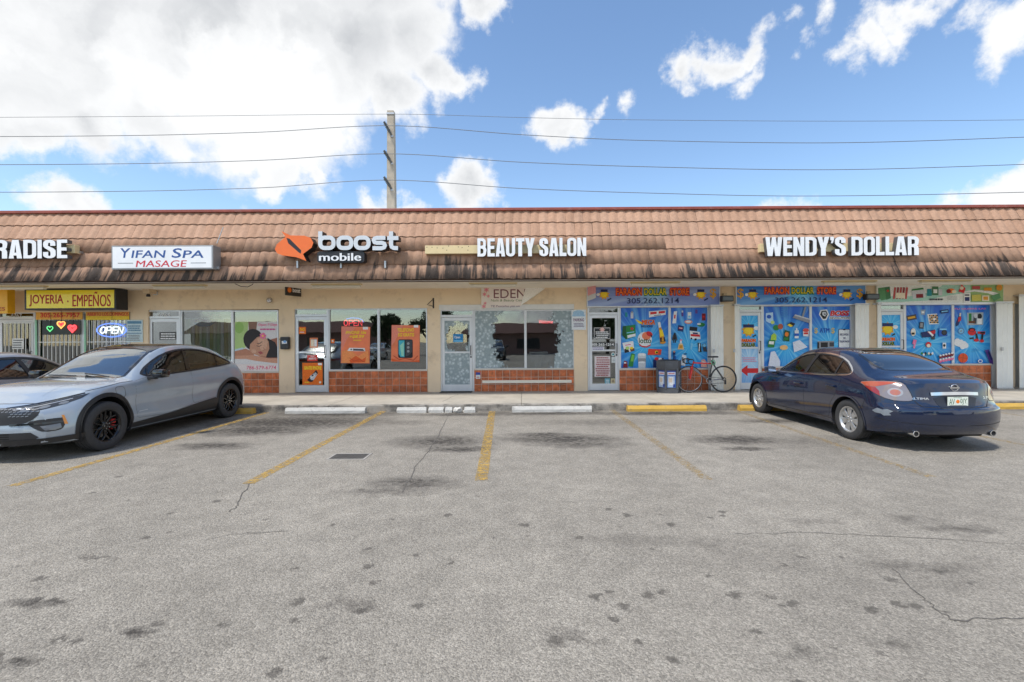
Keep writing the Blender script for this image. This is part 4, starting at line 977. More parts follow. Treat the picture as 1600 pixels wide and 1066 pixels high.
r, Y = wrap(None, 'pale blue lower door wrap with red arrow pointing left', 'door_wrap', (a, b_, z0, zm), rays('pale_sunburst_print', S(70,150,225), S(170,215,240), S(225,240,250)))
p = Print(Y); p.poly([(1156.5,579),(1168,570.5),(1168,575.5),(1185,575.5),(1185,583),(1168,583),(1168,588)], RED); p.lines(1159,558,1182,566,3,P_('pink_text', 226,150,180),.5,3); p.put(r)
door_wrap('G', 'blue door wrap with gold emblem on the door behind the car roof', (1374, 494))
a, b_, z0, zm0, zm1, zt = DR['G']; wrap(None, 'lower blue door wrap hidden in part behind the dark blue car', 'door_wrap', (a, b_, z0, zm0))
# ------------------------------------------------------------------ posters, notices, numbers and neon
def poster(label, q, mat, cat='poster', Y=YP-.002, name=None, pts=None, th=.002):
    return sheet(name or cat.replace(' ', '_'), label, cat, q, Y, mat, th, pts=pts), Print(Y-.0008)
POR = M('poster_orange', S(238,128,84), .45, var=.16, scale=2.2)
r, p = poster('orange window poster headed IPHONE 16e with a printed white phone', (532,509.5,579,568), POR, pts=[(532.5,567.5),(533.5,510),(578.5,511),(577.5,568)])
p.poly([(534,510.5),(556,510.8),(541,532),(534,548)], P_('rose_orange', 236,140,118)).r(571,513,8,4,WH).t('IPHONE 16e',540,517,572,522,YLW,.03,.2).t('+$8.99',546,523.5,569,529,YLW,.03,.2).lines(552,530.5,566,533,1,YLW,.5)
p.poly([(535,549),(546,546),(560,557),(575,547),(577,567),(534,567)], P_('orange_petal', 244,150,84)).poly([(546,563),(556,556),(566,562),(572,558),(571,566),(548,567)], P_('deep_orange', 226,92,30)).line([(546,559),(553,564),(562,562),(570,566)],.8,P_('petal_line', 190,70,30))
p.poly([(546,543.5),(570,544),(571,549),(543,548.5)], WH).poly([(552,545),(567,545.5),(570,548.5),(552,548)], DGR).e(549,546.3,1.2,1.2,K).put(r)
r, p = poster('orange window poster headed TELEFONO 5G GRATIS with two printed phones', (611,507,656,566), POR, pts=[(611,565),(612,508),(656,508.5),(655.5,566)])
p.poly([(612,508.5),(630,508.5),(616,535),(612,540)], P_('rose_orange')).r(650,510,7,4,WH).t('TELEFONO',621,513,647,518.5,YLW,.03,.1).t('5G GRATIS',622,520.5,647,526,YLW,.03,.1)
p.poly(rrect(633.5,545,23,29,3), K).poly([(623,532),(632,532),(632,558),(626,558),(623,553)], P_('phone_teal', 60,176,196)).poly([(625,540),(631,534),(631,557),(627,556)], P_('phone_mint', 150,215,190)).poly([(634,532),(644,532),(644,550),(638,556),(634,557)], DGR).e(638,537,2,2,GRY).e(638,543,2,2,GRY).e(638,549,2,2,GRY)
p.line([(615,556),(624,562),(634,560),(646,563),(653,556)],1.2,P_('petal_line')).poly([(612,560),(620,563),(640,565),(655,563),(655,565.6),(612,564.6)], P_('deep_orange')).put(r)
YDR = YD-.014
r, p = poster('square orange poster with yellow headline low on the phone shop door', (472.5,567,504,601.5), P_('door_orange', 240,116,24), Y=YDR)
p.r(500,569,6,3.4,WH).t('GRATIS IPHONE',475,572,502,578,YLW,.05,0).poly([(480,594),(494,578),(497,583),(488,597),(484,597)], K).poly([(484,588),(493,582),(496,585),(490,594),(486,594)], LGR).e(489,587,2,1.6,K).e(493,585,1.8,1.4,K).line([(485,592),(494,584)],1,WH).lines(476,596,484,599,1,YLW,.5).e(500.5,597.5,1.8,1.8,CRE).put(r)
r, p = poster('tiny orange sticker at the top left of the phone shop door', (467,511,478,522), P_('door_orange'), cat='sticker', Y=YDR); p.t('5G',469,513,476,517,YLW,.02).lines(468.5,518,476,520.5,1,WH,.5).put(r)
r, p = poster('orange card with white column at mid height on the phone shop door', (484,528,496.5,543.5), P_('door_orange2', 236,140,90), cat='sticker', Y=YDR); p.r(488,536,5,11,CRE).r(493,536,4,11,WH).lines(485,529,496,531,1,MAR,.5).put(r)
r, p = poster('small red OPEN card under the middle bar of the phone shop door', (480,555,496,564.5), P_('card_red', 224,70,58), cat='sticker', Y=YDR); p.t('OPEN',485,556,491,558,WH,.02).t('ABIERTO',482,559,494,562,WH,.03).put(r)
r, p = poster('small orange square sticker at the left edge of the phone shop window', (517,530,522.5,536.5), P_('door_orange'), cat='sticker'); p.e(519.8,533,1.4,1.6,CRE).put(r)
def number(t, q, label, mat=WH, Y=None):
    Y = Y or YD+.004; r = thing('house_number', label, 'house number', tuple(W(q[0], q[3], Y))); p = Print(Y); p.t(t, *q, mat, .01); p.put(r, 'numeral')
number('6763', (479.5,490.5,495,494.5), 'white numerals 6763 on the glass above the phone shop door')
number('6765', (247,490,266,495.6), 'white numerals 6765 on the glass above the spa door')
number('6767', (17.5,490,34,496.5), 'white numerals 6767 on the glass above the jewelry shop door')
number('6761', (937,484,950,488), 'dark numerals on the glass above the dollar store door by the notices', GRY)

def neon_mat(n, c, k): return M('neon_'+n, (.05,.05,.05), .4, emit=c, estr=k)
NR = neon_mat('red', (1,.06,.07), 1.3); NB = neon_mat('blue', (.12,.25,1), 1.0); NW = neon_mat('white', (.8,.9,1), .9); NG = neon_mat('green', (.15,.9,.3), .7); NO = neon_mat('orange', (1,.5,.12), .9)
def neon(label, loc, draws, name='neon_sign', Yo=.05):
    """glass tube sign hung inside the pane: draws = (part, [(points px, closed)], radius, material)"""
    Y = YD+Yo; r = thing(name, label, 'neon sign', tuple(W(*loc, Y)))
    for nm, paths, rad, mat in draws:
        mb = MB()
        for pts, cl in paths:
            mb.tube([(zx(x, y, Y)[0], Y, zx(x, y, Y)[1]) for x, y in pts], rad, mat, 6, cl)
        put(mb, r, nm)
    mb = MB(); a = W(loc[0], loc[1], Y); mb.tube([(a.x, Y+.02, a.z), (a.x, Y+.02, a.z+.45)], .004, K, 5); put(mb, r, 'cord')
    return r
def lett(c, x0, y0, x1, y1):
    w, h = x1-x0, y1-y0; P = lambda *q: [(x0+a*w, y0+b*h) for a, b in q]
    return {'O': [([(x0+w/2+w/2*math.cos(2*PI*i/14), y0+h/2+h/2*math.sin(2*PI*i/14)) for i in range(14)], True)],
            'P': [(P((0,1),(0,0),(.7,0),(1,.2),(.9,.5),(0,.55)), False)], 'E': [(P((1,0),(0,0),(0,1),(1,1)), False), (P((0,.5),(.8,.5)), False)], 'N': [(P((0,1),(0,0),(1,1),(1,0)), False)]}[c]
op = []
for c, x in (('O',537.5),('P',545.5),('E',553),('N',560)): op += lett(c, x, 500.5, x+5.6, 509)
neon('red glowing OPEN neon sign with blue arc in the phone shop window', (552,499), [('letters', op, .012, NR), ('arc', [([(541,498.5),(550,496.8),(560,497.4),(566,500),(568,504)], False)], .009, NB)])
q = R(66,500.5,126,523,YW-.005); r = thing('neon_board', 'dark board behind the three heart neons over the barred window', 'board', ((q[0]+q[1])/2, YW-.005, q[2])); mb = MB(); mb.box(q[0], q[1], YW-.005, YW+.01, q[2], q[3], M('board_dark', (.012,.02,.018), .4)); put(mb, r, 'board')
op = []
for c, x in (('O',158),('P',167.5),('E',177),('N',185.5)): op += [([(a+(512-b_)*.25, b_) for a, b_ in pts], cl) for pts, cl in lett(c, x, 511, x+7.5, 521)]
neon('white and blue oval OPEN neon sign behind the jewelry shop bars', (174,506), [('letters', op, .016, NW), ('oval', [(ell(174,516,23,10.5,26), True)], .014, NB)], 'neon_sign', -.10)
def heart(cx, cy, s): return [(cx+s*.0625*16*math.sin(t)**3, cy-s*.0625*(13*math.cos(t)-5*math.cos(2*t)-2*math.cos(3*t)-math.cos(4*t))) for t in [2*PI*i/22 for i in range(22)]]
neon('green heart shaped neon in the jewelry shop window', (78,513), [('tube', [(heart(78,513.5,4.6), True)], .012, NG)], 'neon_heart', -.10)
neon('orange and white heart shaped neon in the jewelry shop window', (95,506), [('tube', [(heart(95.5,507,6), True)], .016, NO), ('inner_tube', [(heart(95.5,506.5,3), True)], .014, NR)], 'neon_heart', -.10)
neon('red heart shaped neon in the jewelry shop window', (113,512), [('tube', [(heart(113,513,6.2), True)], .018, NR), ('inner_tube', [(heart(113,512.6,3.2), True)], .016, NR)], 'neon_heart', -.10)
# welcome sign of the salon
Y = YD+.12; r = thing('neon_sign', 'small red glowing Welcome sign high in the right salon window', 'neon sign', tuple(W(853,506,Y)))
mb = MB(); a = R(842,500,864,505.5,Y); text(mb, 'Welcome', a[0], a[1], a[2], a[3], Y, NR, bold=.01, shear=.2); put(mb, r, 'lettering')
mb = MB(); b_ = R(840,498.5,866,507,Y); mb.box(b_[0], b_[1], Y+.004, Y+.012, b_[2], b_[3], K); put(mb, r, 'backing')
# spa window: sleeping woman print, lettering
r, p = poster('spa poster of a dark haired woman resting on folded arms in the right spa window', (366.5,503,435.5,580.5), P_('poster_base', 226,222,220))
p.poly([(367,503),(388,503),(386,540),(374,552),(367,546)], P_('poster_green', 178,206,132)).e(374,512,7,9,P_('poster_green2', 150,190,100)).poly([(388,503),(402,503),(400,520),(390,530)], P_('poster_brown', 140,104,86)).poly([(367,546),(380,543),(386,558),(367,560)], P_('poster_sky', 196,216,224))
p.poly([(410,535),(425,530),(436,527),(436,566),(405,560)], P_('skin_d', 166,108,84))
p.poly([(367,549),(384,545),(398,551),(396,557),(367,556)], P_('skin_m', 186,128,100)).poly([(367,556),(395,555),(420,560),(436,560),(436,568),(424,567),(400,564),(385,561),(367,561)], P_('skin_l', 206,152,124))
p.poly([(418,528),(430,535),(436,548),(436,559),(416,559)], P_('hair', 34,26,28)).e(396,531,15.5,17,P_('hair'),-.2)
p.poly([(391,538),(402,527),(413,524),(420,534),(421,545),(416,557),(406,557),(396,553),(390,548)], P_('skin_f', 198,146,118)).poly([(402,529),(413,525),(419,534),(416,545),(408,548)], P_('skin_h', 214,168,140))
p.line([(402,537),(406,537),(410,534)],.9,P_('hair')).line([(401,540.5),(405,541.5),(409,539.5)],.8,P_('hair')).line([(412,543),(414,547),(411,548)],.6,P_('skin_d')).poly([(403,550),(408,549),(412,552),(407,554)], P_('lips', 170,80,80)).e(397,549,4,3,P_('skin_h'))
for a in range(5): p.e(411+3*math.cos(a*1.257), 525+3*math.sin(a*1.257), 2.3, 2.0, PNK)
p.e(411,525,1.3,1.3,YLW).t('Open 7 Days',404,505.5,434,510.5,PNK,.02,.1).lines(404,512.5,434,517,1,P_('magenta', 214,90,150),.5,2).poly([(367,569),(436,569),(436,580),(367,580)], P_('towel', 232,220,214)).t('786-579-6774',386,571.5,432,577.5,P_('hot_pink', 220,60,110),.01,.1).put(r)
mb = MB(); a = R(366.5,496,435.5,503,YP-.002)
Y = YD+.05
r = thing('ship_ornament', 'dark masted toy ship with teal hull hanging in the spa window', 'ornament', tuple(W(316,508,Y)))
mb = MB(); h = [zx(x, y, Y) for x, y in ((303,504),(334,504),(331,508),(324,510.5),(313,510.5),(306,508))]; shape(mb, h[::-1] if False else h, Y-.02, P_('teal_hull', 70,160,160), .05); put(mb, r, 'hull')
mb = MB(); t_ = lambda *q: [(zx(x, y, Y)[0], Y, zx(x, y, Y)[1]) for x, y in q]
mb.tube(t_((319,503),(315,484)), .011, K, 6); mb.tube(t_((312,488),(322,487)), .008, K, 6); mb.tube(t_((304,502),(312,498),(318,501),(333,502)), .014, P_('rusty', 150,60,50), 6); put(mb, r, 'mast')
r = thing('neon_sign', 'thin pink script sign across the top of the left spa window', 'neon sign', tuple(W(335,498,Y)))
mb = MB(); a = R(322,489,344,498,Y); text(mb, 'Spa', a[0], a[1], a[2], a[3], Y, M('faded_pink_tube', S(226,170,178), .5), bold=-.02, shear=.3); put(mb, r, 'lettering')
def curtain(label, px0, px1, y0, y1, cols, Y, seed):
    x0, x1, z0, z1 = R(px0, y0, px1, y1, Y); r = thing('curtain', label, 'curtain', ((x0+x1)/2, Y, z0)); q = random.Random(seed); mats = [M('curtain_%d' % (i+seed*10), c, .9, var=.08) for i, c in enumerate(cols)]
    n = 90; mb = MB(); xs = [x0+(x1-x0)*i/n for i in range(n+1)]; ph = [i*.9+q.uniform(-.5, .5) for i in range(n+1)]
    for i in range(n):
        ya = Y+.03*math.sin(ph[i]); yb = Y+.03*math.sin(ph[i+1]); mb.add([(xs[i], ya, z0), (xs[i+1], yb, z0), (xs[i+1], yb, z1), (xs[i], ya, z1)], [(0,1,2,3)], mats[(i//7) % len(mats)])
    put(mb, r, 'cloth', smooth=True); mb = MB(); mb.tube([(x0-.03, Y, z1+.01), (x1+.03, Y, z1+.01)], .014, WH, 8); put(mb, r, 'rod')
curtain('pleated pale yellow and green curtains in the left spa window', 288, 361, 498, 581, [S(244,238,200), S(214,222,170), S(246,243,220), S(228,214,140)], YD+.08, 1)
r, p = poster('white script lettering on the dark glass of the spa door', (249,519,277,531), M('clear_vinyl_dark', (.03,.03,.032), .3), Y=YDR, cat='door lettering', name='door_lettering', th=.001)
p.lines(250,520,276,531,3,WH,.5,12).put(r)
# jewelry shop
YJ = 12.75; x0, x1, z0, z1 = R(38,451,181,484,YJ)
r = thing('light_box_sign', 'yellow JOYERIA EMPEÑOS light box in a black frame above the barred window', 'sign', ((x0+x1)/2, YJ, z0)); YFC = M('yellow_acrylic', S(246,224,28), .3, var=.03, coat=.3)
mb = MB(); mb.rbox(x0, x1, YJ, YJ+.4, z0, z1, .012, BLK); put(mb, r, 'cabinet'); a = R(41,453.5,178,481.5,YJ-.01); mb = MB(); mb.box(a[0], a[1], YJ-.006, YJ+.01, a[2], a[3], YFC); put(mb, r, 'face')
mb = MB(); JR = P_('sign_red', 176,32,24); Yp = YJ-.008
text(mb, 'JOYERIA', *R(45.5,460.5,99,479,Yp), Yp, JR, bold=.02); text(mb, 'EMPEÑOS', *R(113,456,173,479,Yp), Yp, JR, bold=.02); shape(mb, ell(*zx(106,471,Yp), .02, .026), Yp, JR); put(mb, r, 'lettering')
mb = MB(); mb.box(x0+.3, x0+.36, YJ+.2, YJ+.26, z1, ZS, BLK); mb.box(x1-.36, x1-.3, YJ+.2, YJ+.26, z1, ZS, BLK); put(mb, r, 'bracket')
Y = YJ; x0, x1, z0, z1 = R(-70,452,11.5,490,Y); r = thing('light_box_sign', 'amber sign box ending in ES cut by the left picture edge', 'sign', ((x0+x1)/2, Y, z0)); mb = MB(); mb.rbox(x0, x1, Y, Y+.2, z0, z1, .01, M('amber_acrylic', S(236,176,32), .35, var=.08)); put(mb, r, 'cabinet')
mb = MB(); text(mb, 'RELOJES', *R(-34,480,8,487.5,Y-.002), Y-.003, JR, bold=.02); put(mb, r, 'lettering')
r, p = poster('orange strip with red phone number 305-265-7957 over the barred window', (56,487.5,129,499.5), P_('strip_orange', 240,176,72), cat='window sign', name='window_strip', Y=YW+.005); p.t('305-265-7957',63,488.5,125,496.5,RED,.03).put(r)
r, p = poster('yellow strip with red words ABIERTO LOS DOMINGOS over the barred window', (134,487,202,500), P_('strip_yellow', 246,206,44), cat='window sign', name='window_strip', Y=YW+.005); p.r(168,490.5,68,7,P_('strip_orange')).t('ABIERTO LOS DOMINGOS',136,488,201,494,RED,.03).put(r)
BAR = M('white_bar', S(228,230,226), .5, var=.04)
Y = YW+.03; xs = [61+i*6.55 for i in range(21)]; r = thing('window_grille', 'white vertical security bars across the jewelry shop window', 'security bars', tuple(W(130,581,Y)))
for px in xs:
    a = W(px, 500, Y); b_ = W(px, 581, Y); mb = MB(); mb.tube([tuple(a), (a.x, Y, b_.z)], .012, BAR, 6); put(mb, r, 'bar')
mb = MB(); a = W(58, 535, Y); b_ = W(200, 535, Y); c = W(130, 578, Y)
mb.box(a.x, b_.x, Y-.008, Y+.008, a.z-.012, a.z+.012, BAR); mb.box(a.x, b_.x, Y-.008, Y+.008, c.z-.012, c.z+.012, BAR); put(mb, r, 'rail')
r = thing('door_grille', 'white vertical security bars over the jewelry shop door', 'security bars', tuple(W(30,612,YW+.02))); Y = YW+.02
for px in (8,14,20.5,27,33.5,40,46.5,51):
    a = W(px, 505, Y); mb = MB(); mb.tube([tuple(a), (a.x, Y, Z0+.1)], .011, BAR, 6); put(mb, r, 'bar')
mb = MB(); a = W(5, 505, Y); b_ = W(53, 505, Y)
for z in (a.z, Z0+.1): mb.box(a.x, b_.x, Y-.01, Y+.01, z-.014, z+.014, BAR)
put(mb, r, 'rail')
mb = MB(); GREENT = P_('green_trim', 150,205,170)
for px in (57.5, 134):
    a = R(px-1.4,500,px+1.4,582,YW+.02); r = thing('light_strip', 'pale green %s light strip beside the barred window' % ('left' if px < 100 else 'middle'), 'light strip', (a[0], YW+.02, a[2])); m_ = MB(); m_.rbox(a[0], a[1], YW-.01, YW+.012, a[2], a[3], .006, GREENT); put(m_, r, 'strip')
r, p = poster('white hours card among the bars of the jewelry shop door', (19,529,37,545.5), P_('paper', 234,234,228), Y=YW-.0, cat='notice'); p.lines(20,530,36,545,4,DGR,.4,7).put(r)
def notice(label, q, base, Y=YW-.02, **k): return poster(label, q, P_(*base), cat='notice', Y=Y, th=.012, **k)
r, p = notice('pale blue notice board on the tan pier left of the spa door', (197.5,500,223,535), ('pale_notice', 206,224,226)); p.r(210,504,22,4,P_('notice_blue', 90,140,170)).lines(199,508,221,518,3,P_('notice_blue'),.5,3).r(210,521,24,1,P_('notice_blue')).lines(199,523,221,533,4,GRY,.45,5).put(r)
r, p = notice('white parking notice with blue arch and purple words on the pier right of the salon', (893,484,915.5,515.5), ('white_notice', 226,230,232)); p.e(904,489.5,9,4.5,P_('arch_blue', 160,196,222)).r(904,493,20,3,P_('arch_blue')).t('PARKING',896,497.5,912.5,502.5,P_('violet', 110,60,100),.02).lines(896,504.5,913,511.5,3,P_('grey_violet', 150,140,160),.5,8).put(r)
# dollar store door papers
r, p = poster('white outlined opening hours print on the dollar store door glass', (927.5,511.5,954,530), M('dark_door_vinyl', (.03,.034,.036), .25), cat='door print', name='door_print', Y=YDR, th=.001)
p.line([(928.5,512.5),(953,512.5),(953,529.5),(928.5,529.5),(928.5,512.5)],.7,WH).star(941,515.5,5,2.4,8,P_('rose_white', 236,190,180)).lines(930,517.5,952,529,4,WH,.5,21).put(r)
r, p = poster('line of white phone numerals across the dollar store door glass', (923,535.5,960,541.5), M('dark_door_vinyl'), cat='door print', name='door_print', Y=YDR, th=.001); p.t('305-262-1214',924,536.3,959,540.5,WH,.03).put(r)
r, p = poster('white paper notice with purple lines just above the bar of the dollar store door', (924,541.8,944,547.5), P_('paper_white', 230,230,234), cat='notice', Y=YDR); p.lines(925,542.5,943,547,2,PUR,.4,4).put(r)
r, p = poster('large white paper with rows of red print on the lower dollar store door', (929,556.5,953.5,589), P_('paper_pink', 226,214,212), cat='notice', Y=YDR); p.lines(930,557.5,953,588,9,P_('print_red', 160,60,66),.42,6).put(r)
r, p = poster('teal square card at the foot of the dollar store door', (945,591.5,953,603), P_('card_teal', 110,176,190), cat='sticker', Y=YDR); p.lines(946,593,952,601,3,WH,.5,2).put(r)
r, p = poster('cream card beside the teal card on the dollar store door', (954.5,591.5,961,600), P_('card_cream', 214,200,160), cat='sticker', Y=YDR); p.lines(955.5,593,960,598,2,BRN,.5,2).put(r)
r, p = poster('round pale sticker on the dollar store door glass', (955,551,961,556.5), P_('sticker_white', 220,226,224), cat='sticker', Y=YDR, pts=[zz for zz in ell(958,553.8,3,2.9,14)][::-1]); p.e(958,553.8,1.6,1.5,TEA).put(r)
r, p = poster('small blank white card under the round sticker on the dollar store door', (955.5,558,961.5,567), P_('sticker_white'), cat='sticker', Y=YDR); p.lines(956.5,560,960.5,565,2,GRY,.4,2).put(r)
# salon door and window dressing
def film_mat(name, cx, cz, rx, rz):
    """etched flower film, cut away round a clear middle"""
    m = bpy.data.materials.new(name); m.use_nodes = True; N = m.node_tree.nodes; L = m.node_tree.links; b = N['Principled BSDF']
    g = N.new('ShaderNodeNewGeometry'); P = g.outputs['Position']
    v = N.new('ShaderNodeTexVoronoi'); v.inputs['Scale'].default_value = 11; L.new(P, v.inputs['Vector'])
    v2 = N.new('ShaderNodeTexVoronoi'); v2.feature = 'DISTANCE_TO_EDGE'; v2.inputs['Scale'].default_value = 24; L.new(P, v2.inputs['Vector'])
    petal = ramp(N, L, mathn(N, L, 'ADD', v.outputs['Distance'], mathn(N, L, 'MULTIPLY', noise(N, L, P, 30, 4), .35)), .25, .75, 1.0, .25)
    edge = ramp(N, L, v2.outputs['Distance'], .02, .09, 0, 1)
    tone = mathn(N, L, 'MULTIPLY', petal, ramp(N, L, edge, 0, 1, .55, 1))
    col = mixc(N, L, tone, (.24, .31, .325), (.66, .735, .745)); L.new(col, b.inputs['Base Color']); b.inputs['Roughness'].default_value = .55
    s = N.new('ShaderNodeVectorMath'); s.operation = 'SUBTRACT'; L.new(P, s.inputs[0]); s.inputs[1].default_value = (cx, 0, cz)
    t = N.new('ShaderNodeVectorMath'); t.operation = 'MULTIPLY'; L.new(s.outputs[0], t.inputs[0]); t.inputs[1].default_value = (1/rx, 0, 1/rz)
    ln = N.new('ShaderNodeVectorMath'); ln.operation = 'LENGTH'; L.new(t.outputs[0], ln.inputs[0])
    wob = mathn(N, L, 'MULTIPLY_ADD', noise(N, L, P, 5, 5, .7), 1.5, -.75)
    keep = ramp(N, L, mathn(N, L, 'ADD', ln.outputs['Value'], wob), .93, .98)
    L.new(mathn(N, L, 'MULTIPLY', keep, ramp(N, L, tone, 0, 1, .86, 1.0)), b.inputs['Alpha']); return m
def film(label, rc, Y, c, rx, rz):
    q = W(*c, Y); x0, x1, z0, z1 = rc; r = thing('window_film', label, 'window film', ((x0+x1)/2, Y, z0)); mb = MB(); mb.box(x0, x1, Y, Y+.002, z0, z1, film_mat('etched_film', q.x, q.z, rx, rz)); put(mb, r, 'film')
film('grey etched flower film framing a clear middle on the left salon window', WN['D1'][1], YD-.004, (806,531), .72, 1.05)
film('grey etched flower film with a clear left side on the right salon window', WN['D2'][1], YD-.004, (838,530), .66, 1.35)
a = DR['D']
film('grey etched flower film with a clear hole on the upper salon door pane', (a[0], a[1], a[4], a[5]), YD-.012, (716,529), .34, .48)
film('grey etched flower film covering the lower salon door pane', (a[0], a[1], a[2], a[3]), YD-.012, (716,700), .1, .1)
Y = YDR-.01; r, p = poster('blue Open placard hanging on the salon door glass', (708,522,723.5,535), P_('placard_blue', 30,128,186), cat='placard', Y=Y); p.t('Open',710,525,719,530,WH,.02,.1).r(716,533,14,1.6,LBL); p.put(r)
mb = MB(); mb.tube([(*zx(709,522,Y)[:1], Y, zx(709,522,Y)[1]), (zx(716,516,Y)[0], Y, zx(716,516,Y)[1]), (zx(722.5,522,Y)[0], Y, zx(722.5,522,Y)[1])], .004, K, 5); put(mb, r, 'cord')
c = W(715.5, 527, YD+.03); r = thing('wreath', 'dark leafy wreath behind the blue placard on the salon door', 'wreath', tuple(c)); mb = MB(); q = random.Random(5); GL_ = [M('wreath_leaf_%d' % i, k, .7) for i, k in enumerate(((.05,.07,.03),(.03,.045,.025),(.12,.11,.04)))]
for i in range(420):
    a = q.uniform(0, 6.283); rr_ = .19+q.gauss(0, .045); p0 = Vector((c.x+rr_*math.cos(a)*.9, YD+.035+q.uniform(0, .05), c.z+rr_*math.sin(a)*1.25)); u = Vector((q.gauss(0,1), q.gauss(0,.4), q.gauss(0,1))).normalized()*.045; w_ = u.orthogonal().normalized()*.018
    mb.add([p0-u, p0+w_, p0+u, p0-w_], [(0,1,2,3)], GL_[i % 3])
o = put(mb, r, 'leaves'); o['kind'] = 'stuff'
# inside the salon: tufted desk, counter
TUF = M('tufted_grey', (.34, .36, .40), .35, var=.1); BRW = M('salon_brown', (.11, .075, .06), .7)
YI = YD+.5; x0, x1, z0, z1 = R(820,553,868,590,YI); r = thing('reception_desk', 'grey button tufted desk behind the right salon window', 'desk', ((x0+x1)/2, YI, Z0))
mb = MB(); n = 26; k = 14; vs = []
for j in range(k+1):
    for i in range(n+1):
        u, v = i/n, j/k; d = .035*abs(math.sin(PI*(u*5+v*3)))*abs(math.sin(PI*(u*5-v*3))); vs.append((x0+(x1-x0)*u, YI-d, z0-.3+(z1-z0+.3)*v))
mb.add(vs, [(j*(n+1)+i, j*(n+1)+i+1, (j+1)*(n+1)+i+1, (j+1)*(n+1)+i) for j in range(k) for i in range(n)], TUF); put(mb, r, 'tufted_front', smooth=True)
mb = MB(); mb.box(x0, x1, YI+.01, YI+.5, Z0, z1-.01, TUF); put(mb, r, 'body'); a = R(827,547,856,553,YI); mb = MB(); mb.rbox(a[0], a[1], YI-.03, YI+.4, z1+.005, z1+.06, .01, WH); put(mb, r, 'top')
x0, x1, z0, z1 = R(744,571,776,590,YI-.2); r = thing('round_stool', 'low tan rounded seat just inside the left salon window', 'stool', ((x0+x1)/2, YI-.1, Z0)); mb = MB(); mb.lathe([(0,.62),(.22,.60),(.29,.54),(.30,.45),(.27,.44),(.06,.42),(.05,.02),(.2,.0),(0,0)], M('tan_leather', S(206,170,140), .5), 24, Matrix.Translation(((x0+x1)/2, YI-.1, Z0+.3))); put(mb, r, 'seat', smooth=True)
q = W(781,570,YD+.15); r = thing('figurine', 'small pale green figurine on the salon window sill', 'figurine', (q.x, q.y, W(781,577,YD+.15).z)); mb = MB(); mb.lathe([(0,.24),(.05,.23),(.065,.19),(.05,.15),(.04,.14),(.085,.11),(.09,.05),(.07,0),(0,0)], P_('pale_jade', 186,206,180), 16, Matrix.Translation((q.x, q.y, r.location.z))); put(mb, r, 'body', smooth=True)
# handrail strip and stickers on the salon's low tiled wall
YT = YW-.03
r, p = poster('white security sticker with blue top on the tiles beside the salon door', (743.5,582,750.5,592), P_('sticker_white'), cat='sticker', Y=YW-.004); p.r(747,584,7,4,P_('alarm_blue', 50,70,150)).lines(744.5,588,749.5,591,1,RED,.4,2).put(r)
a = R(753.5,594,893,598.6,YT); r = thing('guard_rail', 'long white rail fixed along the tiles below the salon window', 'rail', ((a[0]+a[1])/2, YT, a[2])); mb = MB(); mb.rbox(a[0], a[1], YT-.04, YT+.005, a[2], a[3], .008, M('white_rail', S(240,232,214), .5, var=.04)); put(mb, r, 'rail')
mb = MB()
for px in (760, 823, 886): w = W(px, 596, YT); mb.box(w.x-.02, w.x+.02, YT+.005, YW+.02, w.z-.02, w.z+.02, STEEL)
put(mb, r, 'bracket')

# ------------------------------------------------------------------ under the eaves
TUBE = M('tube_diffuser', S(228,224,210), .5, var=.04)
lamps = [(-40,72,444.5),(240,322,447.5),(487,565,446.5),(733,808,446),(985,1062,445),(1285,1368,442.5),(1437,1516,441.5)]
for (a, b_, y) in lamps:
    Y = 12.15; x0, x1 = W(a, y, Y).x, W(b_, y, Y).x
    nm = {-40:'above the amber sign at the left edge',240:'above the spa door',487:'above the phone shop door',733:'above the torn salon banner',985:'above the violet banner',1285:'above the bright blue banner',1437:'above the green grocery banner'}[a]
    r = thing('tube_light', 'long white fluorescent fixture under the eave '+nm, 'light fixture', ((x0+x1)/2, Y, ZS-.09), group='fluorescent fixtures under the eave')
    mb = MB(); mb.rbox(x0, x1, Y-.07, Y+.07, ZS-.035, ZS-.002, .006, CRM); put(mb, r, 'housing'); mb = MB(); mb.rbox(x0+.02, x1-.02, Y-.055, Y+.055, ZS-.10, ZS-.036, .022, TUBE); put(mb, r, 'diffuser')
def camera_(px, py, label):
    q = W(px, py, YW-.1); r = thing('security_camera', label, 'security camera', tuple(q)); mb = MB(); mb.rbox(q.x-.05, q.x+.05, YW-.06, YW, q.z-.05, q.z+.05, .01, LGR); put(mb, r, 'bracket')
    return r, q
r, q = camera_(240, 458, 'beige box camera with dark lens on the header above the spa door')
mb = MB(); mb.rbox(q.x-.13, q.x+.06, YW-.34, YW-.06, q.z-.03, q.z+.11, .015, P_('beige_box', 214,192,160)); put(mb, r, 'housing'); mb = MB(); mb.lathe([(0,.05),(.035,.045),(.05,.02),(.05,-.03),(0,-.03)], K, 14, Matrix.Translation((q.x-.03, YW-.25, q.z-.09))); put(mb, r, 'lens', smooth=True)
r, q = camera_(420, 469, 'small round silver dome camera on the wall right of the spa window')
mb = MB(); mb.lathe([(0,.09),(.05,.075),(.075,.04),(.08,0),(.0,0)], M('dome_silver', (.6,.6,.62), .2, .8), 18, Matrix.Translation((q.x, YW-.06, q.z)) @ Matrix.Rotation(PI/2, 4, 'X')); put(mb, r, 'dome', smooth=True)
